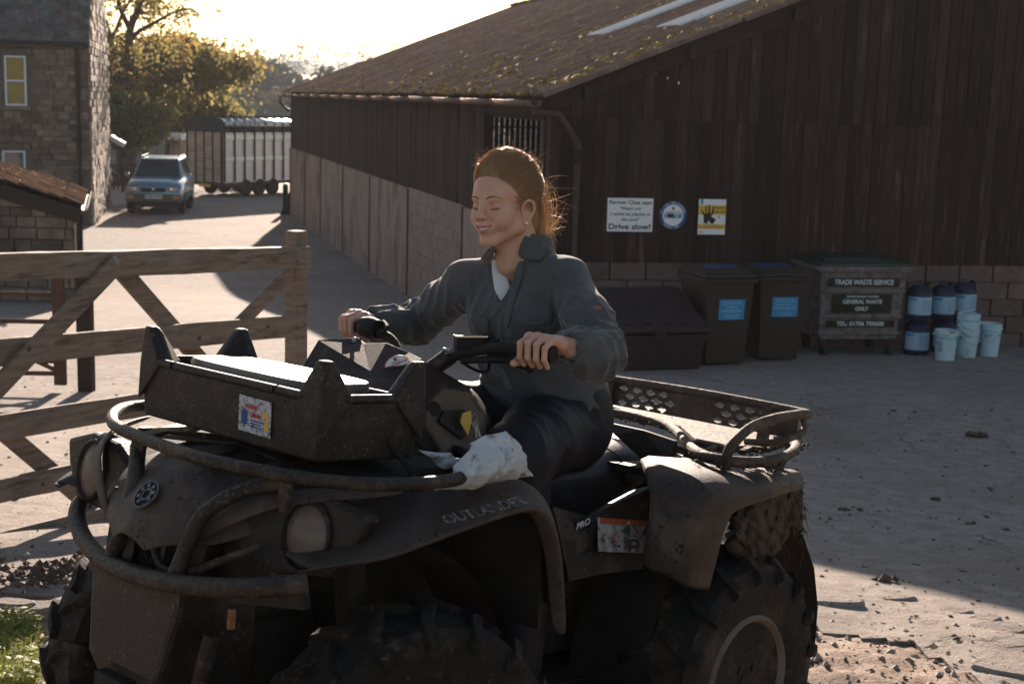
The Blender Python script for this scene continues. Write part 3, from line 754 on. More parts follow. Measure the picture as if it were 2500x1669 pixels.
# ---------------------------------------------------------------- low shed by the gate
def make_shed():
    Y = 21.5
    E1 = at_y(195, 500, Y)                      # near end of the lit eave
    E0 = at_y(0, 440, Y)                        # verge further up to the left
    d = (E1 - E0); slope = Vector((d.x, 0, d.z)).normalized()
    ax = Vector((-.27, .963, 0)).normalized(); Lh = 3.4
    base = Vector((E1.x - .1, Y, ground_z(E1.x, Y)))
    sh = root('stone_shed', base, label='low dark stone shed with leaf-strewn slate roof behind the gate', cat='shed')
    x0, x1 = E1.x - 3.6, E1.x - .12
    def topz(x): return E1.z + slope.z / slope.x * (x - E1.x) - .12
    b = MB(); gz = base.z - .3
    q = [Vector((x, Y, z)) + ax * y for y in (.12, Lh - .1) for x, z in ((x0, gz), (x1, gz), (x1, topz(x1)), (x0, topz(x0)))]
    b.add(q, [(0, 1, 2, 3), (5, 4, 7, 6), (1, 5, 6, 2), (4, 0, 3, 7), (3, 2, 6, 7)]); b.build('wall', M_mortar, sh, wb=True)
    ms = unit(M_wall); n = 0
    for (a, c, z0, z1) in ashlar(x1 - x0, 3.2, .12, .22, .22, .5):
        zc = gz + (z0 + z1) / 2; xc = x0 + (a + c) / 2
        if zc + .1 > topz(xc): continue
        piece('stone', ms, sh, (xc, Y + .1 - random.uniform(0, .03), zc), (1, 0, 0), UP, (c - a - .02, z1 - z0 - .02, .08)); n += 1
    # sunlit end boards facing the road
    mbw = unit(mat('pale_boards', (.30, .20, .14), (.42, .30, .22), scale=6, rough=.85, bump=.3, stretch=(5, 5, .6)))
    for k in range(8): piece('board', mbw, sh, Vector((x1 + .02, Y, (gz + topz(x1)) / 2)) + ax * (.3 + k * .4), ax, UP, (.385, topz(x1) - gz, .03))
    piece('corner_board', mbw, sh, (x1 + .05, Y + .16, (gz + topz(x1)) / 2), (1, 0, 0), UP, (.1, topz(x1) - gz, .05))
    # roof
    nrm = slope.cross(ax); nrm = nrm if nrm.z > 0 else -nrm
    r = 0; msl = unit(mat('shed_slate', (.05, .032, .024), (.11, .072, .052), scale=6, rough=.95, spec=0., bump=.4, bscale=20, vary=.3)); L_ = 3.7; s_ = 0
    while s_ < L_:
        y = -.1 - random.uniform(0, .2); r += 1
        while y < Lh:
            w = random.uniform(.24, .42)
            c = E1 - slope * (s_ + .1) + ax * (y + w / 2) + nrm * (.03 + random.uniform(0, .01))
            piece('slate', msl, sh, c, ax, slope - nrm * .12, (w - .014, .32, .02)); y += w
        s_ += .23
    b = MB(); b.add([E1 + ax * y - slope * s_ for y, s_ in ((0, -.02), (Lh, -.02), (Lh, L_), (0, L_))], [(0, 1, 2, 3)]); [b.v.__setitem__(i, tuple(Vector(p) - nrm * .09)) for i, p in enumerate(b.v)]; b.build('roof', M_slate, sh, wb=True, solid=.03)
    b = MB(); b.beam(E1 + UP * -.16 - ax * .06, E1 - slope * L_ + UP * -.16 - ax * .06, .03, .22); b.build('bargeboard', M_bargeb, sh, wb=True)
    b = MB(); hp = [(.06 * math.cos(a), .06 * math.sin(a)) for a in np.linspace(math.pi * .9, 2.1 * math.pi, 9)]
    g0 = E1 + Vector((.07, 0, -.03))
    b.grid([[g0 + ax * y + Vector((x, 0, z)) for x, z in hp] for y in (-.02, Lh)]); b.build('gutter', mat('pale_gutter', (.62, .55, .48), rough=.4, bump=0), sh, wb=True, solid=.008)
    b = MB(); p = E1 + Vector((-.02, .05, -.14)); b.tube([p, p + UP * -.15, Vector((x1 + .09, Y + .06, p.z - .35)), Vector((x1 + .09, Y + .06, gz))], .04, 8); b.build('downpipe', M_black, sh, wb=True, smooth=60)
    it = []
    for _ in range(150): it.append((E1 - slope * random.uniform(.1, 3.4) + ax * random.uniform(0, 3.2) + nrm * .05, (random.uniform(.02, .06), random.uniform(.02, .05), .012)))
    lumps('fallen_leaves', it, M_moss, parent=sh, seed=11)
make_shed()

# ---------------------------------------------------------------- gates
M_gate = mat('weathered_wood', (.15, .108, .080), (.28, .21, .16), scale=5, rough=.8, bump=.5, bscale=9, stretch=(1.2, 1.2, 9), dirt=(.095, .068, .05), dscale=2, damt=.33)
M_tag = mat('galvanised', (.30, .31, .33), (.22, .23, .25), scale=40, rough=.5, metal=.5, bump=.1)
def ragged_rail(a, b_, w, h, wob=.006):
    # long bar with slightly uneven arrises
    a, b_ = Vector(a), Vector(b_); d = (b_ - a); n = max(6, int(d.length / .12)); d.normalize(); sx = d.cross(UP).normalized(); uz = sx.cross(d); rows = []
    for i in range(n + 1):
        c = a.lerp(b_, i / n); k = 2.2
        q = []
        for j, (x, y) in enumerate(((-1, -1), (1, -1), (1, .85), (.8, 1), (-.8, 1), (-1, .85))):
            p = c + sx * (x * w / 2) + uz * (y * h / 2 + wob * nz(c * 6 + Vector((j * 3.1, 0, 0))) + wob * 1.4 * nz(c * 1.3 + Vector((j // 2 * 5., 0, 0)))); q.append(p)
        rows.append(q)
    m = MB(); m.grid(rows, closed_u=True); m.f += [(0, 1, 2, 3, 4, 5), tuple(n * 6 + k for k in (5, 4, 3, 2, 1, 0))]; m.mi += [0, 0]; return m
def make_gate():
    YR, YL = 7.9, 6.25                       # distance at the post and at the picture's edge
    pr = at_y(735, 640, YR); pl = at_y(0, 650, YL)
    d = Vector((pl.x - pr.x, pl.y - pr.y, 0)).normalized(); nn = Vector((-d.y, d.x, 0)); nn = nn if nn.y < 0 else -nn
    O = Vector((pr.x, pr.y, 0))
    def gp(px, py, off=0): return at_plane(px, py, O + nn * off, nn)
    pz = ground_z(pr.x, pr.y)
    pst = root('gate_post', (pr.x, pr.y, pz), label='short wooden gate post at the end of the field gate', cat='post')
    t = gp(742, 563)
    m = MB(); m.box((0, 0, 0), (.094, .094, 1)); 
    o = m.build('post', M_gate, pst, bevel=.008, wb=True); a = gp(746, 563, -.07); bb = gp(700, 1180, -.07)
    o.matrix_basis = frame_m((a + bb) / 2, d, a - bb) @ Matrix.Diagonal((1, (a - bb).length, 1, 1)) @ Matrix.Rotation(R(90), 4, 'X')
    g = root('field_gate', (pr.x, pr.y, pz), label='weathered wooden field gate with diagonal braces behind the quad bike', cat='gate')
    rails = [((748, 605), (748, 650), (0, 614), (0, 688)), ((735, 768), (735, 818), (0, 826), (0, 893)), ((720, 905), (720, 950), (0, 1010), (0, 1076)), ((700, 1030), (700, 1075), (0, 1168), (0, 1226)), ((690, 1135), (690, 1178), (0, 1296), (0, 1353))]
    for i, (a, b_, c, e) in enumerate(rails):
        A, B, C, D = gp(*a), gp(*b_), gp(*c), gp(*e)
        hgt = ((A - B).length + (C - D).length) / 2
        p, q = (A + B) / 2, (C + D) / 2; q = q + (q - p).normalized() * 1.1
        ragged_rail(p, q, .075 if i == 0 else .03, hgt, .0045 if i == 0 else .003).build('rail', M_gate, g, wb=True, smooth=35)
    def brace(p, q, w, off): 
        m = MB(); a, b_ = gp(*p, off), gp(*q, off); dd = (b_ - a).normalized(); m.beam(a, b_, .028, w, up=dd.cross(nn)); m.build('brace', M_gate, g, wb=True, bevel=.003)
    brace((283, 645), (-150, 1095), .092, .055); brace((283, 645), (770, 1200), .092, -.055)
    brace((735, 640), (560, 815), .075, -.05); brace((-130, 935), (330, 1325), .085, -.055)
    for px, py in ((72, 852), (488, 826), (655, 797), (105, 1182)):
        p = gp(px, py, .072 if px < 200 else (.03 if px < 600 else .02)); m = MB(); m.lathe([(.0, .008), (.009, .006), (.011, 0)], 8, frame_m(p, d, UP)); m.build('bolt', M_rust, g, wb=True)
    m = MB(); m.lathe([(.0, .004), (.030, .004), (.031, 0)], 20, frame_m(gp(278, 640, .04), -d, UP)); m.build('tag_disc', M_tag, g, wb=True)
    m = MB(); p = gp(720, 632, .02); m.beam(p, p + Vector((0, 0, -.02)), .03, .03); m.build('latch', M_rust, g, wb=True)
    # dark gate standing further off
    Y2 = 14.0
    P1 = on_ground(212, 955); ps = root('timber_post', (P1.x, P1.y, P1.z), label='dark square timber post where the metal gate hangs', cat='post')
    m = MB(); m.box((0, 0, .55), (.125, .125, 1.16)); m.build('post', M_bargeb, ps, bevel=.006)
    g2 = root('metal_gate', (P1.x - .12, P1.y - .02, P1.z), label='dark barred gate standing open by the shed', cat='gate')
    dv = Vector((-1, -.10, 0)).normalized()
    for z in (.16, .27, .39, .62, .86, 1.08): m = MB(); m.tube([dv * .1 + UP * z, dv * 2.6 + UP * (z + .02)], .021, 8); m.build('bar', M_rust, g2, smooth=60)
    for x in (.1, 2.6): m = MB(); m.box(dv * x + UP * .62, (.1, .05, 1.12)); m.build('stile', M_rust, g2)
    m = MB(); m.beam(dv * .15 + UP * .2, dv * 1.9 + UP * 1.05, .03, .04); m.build('brace', M_rust, g2)
make_gate()

# ---------------------------------------------------------------- bins, drums and buckets by the barn
M_bin = mat('brown_bin_plastic', (.030, .020, .013), (.050, .034, .022), scale=6, rough=.5, bump=.08, bscale=90, spec=.3)
M_label = mat('blue_label', (.03, .27, .52), rough=.4, bump=0)
M_btext = mat('pale_print', (.35, .55, .68), rough=.5, bump=0)
M_galv = mat('old_galvanised', (.14, .115, .11), (.26, .22, .21), scale=14, rough=.6, bump=.25, bscale=60, metal=.2, dirt=(.12, .09, .08), dscale=9, damt=.45)
M_glid = mat('green_lid', (.022, .030, .020), (.04, .05, .035), scale=8, rough=.35, bump=.05)
M_panel = mat('black_panel', (.018, .015, .008), (.03, .025, .015), scale=9, rough=.6, bump=.05)
M_tyre = mat('dusty_rubber', (.018, .015, .013), (.06, .045, .036), scale=9, rough=.9, bump=.4, bscale=60)
def loft_box(b, x0, y0, z0, x1, y1, z1, cx=(0, 0), mi=0):
    # tapered box from (x0 by y0) at z0 to (x1 by y1) at z1
    q = [(s * x0 / 2, t * y0 / 2, z0) for s, t in ((-1, -1), (1, -1), (1, 1), (-1, 1))] + [(s * x1 / 2 + cx[0], t * y1 / 2 + cx[1], z1) for s, t in ((-1, -1), (1, -1), (1, 1), (-1, 1))]
    b.add(q, [(3, 2, 1, 0), (4, 5, 6, 7), (0, 1, 5, 4), (1, 2, 6, 5), (2, 3, 7, 6), (3, 0, 4, 7)], mi)
def wheelie(px, py, yaw, label, lines):
    p = on_ground(px, py); r = root('wheelie_bin', (p.x, p.y + .36, ground_z(p.x, p.y + .36)), yaw, label=label, cat='bin', group='brown wheelie bins by the barn wall')
    k = 1.0
    b = MB(); loft_box(b, .46, .58, .04, .57, .70, .93); b.build('body', M_bin, r, bevel=.02, seg=3)
    b = MB(); loft_box(b, .61, .76, .915, .62, .78, .975); b.build('rim', M_bin, r, bevel=.01)
    b = MB(); loft_box(b, .625, .79, .985, .60, .74, 1.02, (0, .01)); loft_box(b, .56, .66, 1.02, .48, .52, 1.065, (0, .01)); b.build('lid', M_bin, r, bevel=.012)
    b = MB(); b.box((-.10, -.02, 1.068), (.16, .30, .004)); b.box((.12, -.02, 1.068), (.14, .24, .004)); b.build('lid_sticker', M_blue, r)
    b = MB(); b.tube([(-.25, .40, .95), (.25, .40, .95)], .018, 8); b.build('handle', M_bin, r, smooth=60)
    for s in (-1, 1): b = MB(); b.lathe([(0, -.03), (.10, -.03), (.10, .03), (0, .03)], 16, Matrix.Translation((s * .25, .31, .10)) @ Matrix.Rotation(R(90), 4, 'Y')); b.build('wheel', M_tyre, r)
    lean = math.atan((.70 - .58) / 2 / .89)
    M_ = Matrix.Translation((.03, -.337, .635)) @ Matrix.Rotation(R(90) + lean, 4, 'X')
    b = MB(); b.box((0, 0, .002), (.30, .22, .003)); lb = b.build('label', M_label, r); lb.matrix_basis = M_
    for (t, y, s) in lines: lett(lb, t, 0, y, s, M_btext, .015, w=min(.27, .55 * s * len(t)), z=.0045)
    return r
wheelie(1752, 895, R(17), 'brown wheelie bin with a low blue label, nearer the storage chest', [('CRAVEN DISTRICT COUNCIL', .085, .018), ('TRADE RECYCLING SERVICE', .063, .018), ('PAPER &', .025, .030), ('CARDBOARD ONLY', -.015, .030), ('TEL: 01756 700600', -.065, .018), ('www.cravendc.gov.uk', -.088, .016)])
wheelie(1888, 884, R(12), 'brown wheelie bin with blue label, next to the grey waste container', [('CRAVEN DISTRICT COUNCIL', .085, .018), ('TRADE RECYCLING SERVICE', .063, .018), ('GLASS, CANS &', .025, .030), ('PLASTIC BOTTLES ONLY', -.015, .030), ('TEL: 01756 700600', -.065, .018), ('www.cravendc.gov.uk', -.088, .016)])
def trade_bin():
    p = on_ground(2082, 868); r = root('waste_container', (p.x, p.y + .42, ground_z(p.x, p.y + .42)), R(9), label='large grey galvanised waste container on castors with black lettered panels', cat='bin')
    b = MB(); loft_box(b, .96, .74, .20, 1.06, .86, 1.02); b.build('body', M_galv, r, bevel=.02)
    b = MB()
    for z in (.305, .50, .80): b.box((0, -.385 - .06 * (z - .2) / .82, z - .02), (1.0 + .05 * z, .03, .035))
    b.build('ribs', M_galv, r, bevel=.01)
    b = MB(); b.box((0, 0, 1.03), (1.14, .94, .05)); b.box((.0, -.46, 1.05), (1.2, .05, .03)); b.build('rim', M_galv, r, bevel=.01)
    b = MB(); loft_box(b, 1.10, .92, 1.06, 1.08, .88, 1.11); loft_box(b, .95, .72, 1.11, .90, .60, 1.15); b.build('lid', M_glid, r, bevel=.015)
    for s in (-1, 1): b = MB(); b.tube([(s * .54, -.1, .95), (s * .62, -.1, .95), (s * .62, .1, .95), (s * .54, .1, .95)], .02, 8); b.build('lifting_bar', M_galv, r, smooth=60)
    for sx in (-1, 1):
        for sy in (-1, 1):
            w = MB(); w.beam((sx * .40, sy * .28, .2), (sx * .40, sy * .28 - .03, .1), .09, .05); c = w.build('castor', M_rust, r, bevel=.004)
            w = MB(); w.lathe([(0, -.025), (.08, -.025), (.08, .025), (0, .025)], 16, Matrix.Translation((sx * .40, sy * .28 - .05, .08)) @ Matrix.Rotation(R(90), 4, 'Y')); w.build('wheel', M_tyre, c)
    lean = math.atan(.06 / .82); 
    def fy(z): return -.37 - .06 * (z - .2) / .82 - .022
    for (z, w, h, L_) in ((.885, .86, .10, [('TRADE WASTE SERVICE', 0, .082, .72)]), (.635, .72, .225, [('CRAVEN DISTRICT COUNCIL', .083, .032, .40), ('GENERAL WASTE', .022, .066, .48), ('ONLY', -.062, .066, .16)]), (.395, .84, .085, [('TEL: 01756 700600', .0, .070, .58)])):
        b = MB(); b.box((0, 0, .003), (w, h, .006)); o = b.build('panel', M_panel, r); o.matrix_basis = Matrix.Translation((0, fy(z), z)) @ Matrix.Rotation(R(90) + lean, 4, 'X')
        for (t, y, s, ww) in L_: lett(o, t, 0, y, s, M_wtext, .022, w=ww, z=.008)
trade_bin()
def chest():
    p = on_ground(1590, 905); r = root('storage_chest', (p.x - .05, p.y + .4, ground_z(p.x, p.y + .4)), R(16), label='low dark plastic grit chest with sloping ribbed lid by the barn corner', cat='chest')
    M_c = mat('chest_plastic', (.022, .012, .013), (.036, .020, .020), scale=5, rough=.55, bump=.1)
    b = MB(); loft_box(b, .98, .74, .02, 1.10, .84, .40); b.build('body', M_c, r, bevel=.02)
    b = MB(); q = [(-.57, -.45, .42), (.57, -.45, .42), (.57, .44, .42), (-.57, .44, .42), (-.57, -.45, .47), (.57, -.45, .47), (.50, .30, .80), (-.50, .30, .80), (.50, .44, .80), (-.50, .44, .80)]
    b.add(q, [(3, 2, 1, 0), (0, 1, 5, 4), (4, 5, 6, 7), (7, 6, 8, 9), (8, 2, 3, 9), (1, 2, 8, 6, 5), (3, 0, 4, 7, 9)]); b.build('lid', M_c, r, bevel=.015)
    for k in range(4):
        b = MB(); x = -.33 + .22 * k; b.beam((x, -.38, .505), (x * .9, .24, .78), .09, .025); b.build('lid_rib', M_c, r, bevel=.008)
    b = MB(); b.box((0, -.46, .43), (.12, .03, .10)); b.build('hasp', M_c, r)
chest()
M_drum = mat('navy_drum', (.012, .014, .035), (.022, .026, .055), scale=8, rough=.4, bump=.05)
M_dlab = mat('drum_label', (.36, .55, .68), (.28, .46, .60), scale=30, rough=.5, bump=0)
M_dprint = mat('label_print', (.20, .28, .40), (.36, .5, .6), scale=60, rough=.6, bump=0, stretch=(1, 1, 6))
def drum(px, py, z, yaw, label, w=.30, d=.28, dy=0.):
    p = on_ground(px, py); x, y = p.x, p.y + .15 + dy
    r = root('drum', (x, y, ground_z(x, y) + z), yaw, label=label, cat='drum', group='navy chemical drums')
    b = MB(); q = w / 2; b.lathe([(0, 0), (q * .93, 0), (q * .98, .015), (q, .05), (q, .30), (q * .97, .34), (q * .80, .375), (q * .62, .395), (q * .60, .405), (0, .405)], 28); b.build('body', M_drum, r, smooth=40)
    b = MB(); b.lathe([(.03, .41), (.03, .45), (0, .45)], 12, Matrix.Translation((.07, -.05, 0))); b.build('cap', M_yel if px < 2240 else M_black, r)
    b = MB(); b.beam((-.06, .0, .45), (.02, .0, .45), .025, .02); b.build('handle', M_drum, r, bevel=.005)
    arc = lambda rr, a0, a1, z0, z1: [[(rr * math.cos(R(t)), rr * math.sin(R(t)), z) for t in np.linspace(a0, a1, 14)] for z in (z0, z1)]
    b = MB(); b.grid(arc(q + .0015, 205, 335, .07, .28)); lb = b.build('label', M_dlab, r, smooth=60)
    b = MB(); b.grid(arc(q + .003, 275, 328, .10, .25)); b.build('print', M_dprint, lb, smooth=60)
    b = MB(); b.grid(arc(q + .003, 210, 250, .235, .265)); b.build('band', M_label, lb, smooth=60)
drum(2243, 868, 0, R(-8), 'navy drum with pale label at the bottom of the stack'); drum(2243, 868, .42, R(-6), 'navy drum with yellow cap on top of another drum, beside the grey container')
drum(2312, 862, 0, R(4), 'navy drum mostly hidden behind the front white bucket', dy=.08); drum(2306, 862, .40, R(3), 'navy drum with pale label, middle of the three upper drums', dy=.08)
drum(2362, 858, .0, R(10), 'navy drum hidden behind the stacked white buckets', dy=.2); drum(2365, 858, .42, R(8), 'navy drum with pale label behind the tall bucket stack', dy=.2)
M_bucket = mat('white_bucket', (.42, .60, .66), (.5, .66, .70), scale=6, rough=.45, bump=.03, dirt=(.22, .15, .11), dscale=7, damt=.30)
M_brim = mat('bucket_band', (.12, .42, .52), rough=.5, bump=0)
def bucket(px, py, label, n=0, dz=0., grp='white plastic buckets', mark=False, yaw=0., hang=0):
    p = on_ground(px, py); x, y = p.x, p.y + .13
    r = root('bucket', (x, y, ground_z(x, y) + dz), yaw, label=label, cat='bucket', group=grp)
    b = MB(); b.lathe([(0, .005), (.108, .0), (.128, .31), (.135, .315), (.135, .345), (.128, .35), (.120, .345), (.100, .02), (0, .02)], 28); b.build('body', M_bucket, r, smooth=40)
    b = MB(); b.lathe([(.1295, .262), (.1345, .262), (.1352, .275), (.1302, .275)], 28, closed=True); b.build('band', M_brim, r, smooth=40)
    b = MB(); a0 = R(20); b.tube([(.137 * math.cos(t), -.137 * math.sin(t) * (.85 if t < 9 else 1) - .02 * math.sin(t), .30 - (.12 if not hang else -.02) * math.sin(t) ** 1) for t in np.linspace(0, math.pi, 12)], .005, 6); b.build('handle', M_white, r, smooth=60)
    b = MB()
    for t in (0, math.pi): b.tube([(.13 * math.cos(t), 0, .30), (.15 * math.cos(t), 0, .30)], .012, 8)
    b.build('handle_lug', M_white, r)
    if mark:
        b = MB()
        for k, z in enumerate((.21, .19, .17, .14, .12)): 
            t = R(238); q = Vector((.119 * math.cos(t), .119 * math.sin(t), z)); b.box(q, (.06 - .008 * (k % 3), .008, .007), Matrix.Rotation(t + R(90), 3, 'Z'))
        b.build('stencil', M_ink, r)
bucket(2314, 882, 'white bucket with dark stencilled marks standing foremost by the drums', mark=True, yaw=R(-15), hang=1)
for k in range(3): bucket(2366, 874, ('lowest', 'middle', 'topmost')[k] + ' white bucket in the nested stack behind the stencilled one', dz=.085 * k, yaw=R(30 - 8 * k))
for k in range(2): bucket(2421, 871, ('lower', 'upper')[k] + ' white bucket in the shorter stack at the end of the row', dz=.04 * k, yaw=R(-60 + 14 * k))

# ---------------------------------------------------------------- parked car, trailer, posts
M_car = mat('silver_blue_paint', (.11, .27, .36), rough=.3, bump=0, metal=.5, coat=.6)
M_chrome = mat('bright_metal', (.6, .6, .6), rough=.25, metal=1, bump=0)
M_dkpl = mat('grey_bumper', (.10, .10, .10), (.14, .13, .12), scale=8, rough=.6, bump=.05)
M_lens = mat('lamp_lens', (.45, .42, .38), rough=.15, bump=0, coat=.5)
M_amber = mat('amber_lens', (.55, .22, .06), rough=.3, bump=0)
def make_car():
    a, c = at_y(303, 505, 42.2), at_y(447, 505, 42.2); gx = (a.x + c.x) / 2; gy = 42.2
    r = root('parked_car', (gx, gy, ground_z(gx, gy)), R(7), label='small silver-blue off-roader parked nose-on beside the livestock trailer', cat='car')
    W2 = .82
    # lower body as stations along y: (y, half-width, sill, belt)
    b = MB(); rows = []
    for y, w, z0, zt in ((0, .70, .42, .66), (.04, .78, .36, .82), (.16, .82, .34, .93), (.55, .84, .34, .99), (1.02, .84, .34, 1.06), (2.2, .85, .34, 1.08), (3.3, .85, .36, 1.08), (3.7, .82, .40, 1.02)):
        rows.append([(-w * .92, y, z0), (-w, y, z0 + .1), (-w, y, (z0 + zt) / 2), (-w * .98, y, zt - .12), (-w * .88, y, zt - .02), (-w * .45, y, zt + .035), (w * .45, y, zt + .035), (w * .88, y, zt - .02), (w * .98, y, zt - .12), (w, y, (z0 + zt) / 2), (w, y, z0 + .1), (w * .92, y, z0)])
    b.grid(rows); n = len(rows[0]); b.f += [tuple(range(n)), tuple(range((len(rows) - 1) * n, len(rows) * n))]; b.mi += [0, 0]
    b.build('body', M_car, r, smooth=35)
    b = MB()
    P = [(-.74, .98, 1.05), (.74, .98, 1.05), (.60, 1.62, 1.60), (-.60, 1.62, 1.60), (-.60, 3.4, 1.62), (.60, 3.4, 1.62), (.74, 3.65, 1.05), (-.74, 3.65, 1.05)]
    b.add(P, [(0, 1, 2, 3), (3, 2, 5, 4), (1, 6, 5, 2), (0, 3, 4, 7), (4, 5, 6, 7)]); b.build('cabin', M_car, r, bevel=.05, seg=3, smooth=50)
    def quad(nm, q, m, off): 
        b = MB(); n_ = (Vector(q[1]) - Vector(q[0])).cross(Vector(q[3]) - Vector(q[0])).normalized(); b.add([Vector(v) + n_ * off for v in q], [(0, 1, 2, 3)]); return b.build(nm, m, r, solid=.006)
    quad('windscreen', [(-.66, 1.03, 1.09), (.66, 1.03, 1.09), (.54, 1.58, 1.555), (-.54, 1.58, 1.555)], M_glass, .014)
    quad('side_window', [(.725, 1.15, 1.10), (.725, 3.3, 1.10), (.62, 3.2, 1.54), (.62, 1.7, 1.54)], M_glass, .012)
    quad('side_window', [(-.725, 3.3, 1.10), (-.725, 1.15, 1.10), (-.62, 1.7, 1.54), (-.62, 3.2, 1.54)], M_glass, .012)
    b = MB(); b.box((0, .03, .50), (1.60, .20, .24)); b.build('bumper', M_dkpl, r, bevel=.04, seg=3)
    b = MB(); b.box((0, -.04, .74), (.70, .12, .11)); b.build('grille', M_black, r, bevel=.02)
    b = MB(); b.lathe([(0, .01), (.035, .005), (.04, 0)], 14, Matrix.Translation((0, -.10, .76)) @ Matrix.Rotation(R(90), 4, 'X')); b.build('badge', M_chrome, r)
    for s in (-1, 1):
        b = MB(); b.box((s * .56, -.0, .75), (.32, .12, .14)); hl = b.build('headlight', M_lens, r, bevel=.03, seg=3)
        b = MB(); b.lathe([(0, .01), (.05, .005), (.055, 0)], 14, Matrix.Translation((s * .53, -.065, .75)) @ Matrix.Rotation(R(90), 4, 'X')); b.build('bulb', M_chrome, hl)
        b = MB(); b.box((s * .66, -.06, .53), (.20, .05, .10)); b.build('indicator', M_amber, r, bevel=.015)
        b = MB(); loft_box(b, .17, .10, 0, .14, .08, .12); o = b.build('wing_mirror', M_car, r, bevel=.03, seg=3); o.location = (s * .93, 1.25, 1.05)
        for y in (.72, 2.95):
            w = MB(); Mx = Matrix.Translation((s * .74, y, .34)) @ Matrix.Rotation(R(90) * s, 4, 'Y')
            w.lathe([(.2, -.10), (.31, -.10), (.34, -.06), (.34, .06), (.31, .10), (.2, .10)], 24, Mx); wh = w.build('wheel', M_tyre, r, smooth=40)
            w = MB(); w.lathe([(0, .09), (.12, .08), (.19, .095), (.2, .05)], 20, Mx); w.build('rim', M_chrome, wh, smooth=40)
        b = MB(); b.tube([(s * .56, 1.8, 1.66), (s * .56, 3.3, 1.67)], .018, 6); b.build('roof_rail', M_black, r)
    b = MB(); b.box((0, -.075, .545), (.54, .012, .115)); pl = b.build('number_plate', M_white, r)
    b = MB(); b.box((-.25, -.083, .545), (.04, .006, .11)); b.build('band', M_label, pl)
    o = text_mesh('lettering', 'W642 WDH', .10, M_ink, pl, Matrix.Translation((.02, -.083, .545)) @ Matrix.Rotation(R(90), 4, 'X'), bold=.015, wb=False)
    b = MB(); b.box((0, 1.7, .30), (1.3, 3.0, .16)); b.build('underbody', M_black, r)
    b = MB(); b.tube([(-.1, 1.40, 1.44), (.1, 1.40, 1.44)], .03, 6); b.build('inside_mirror', M_black, r)
make_car()
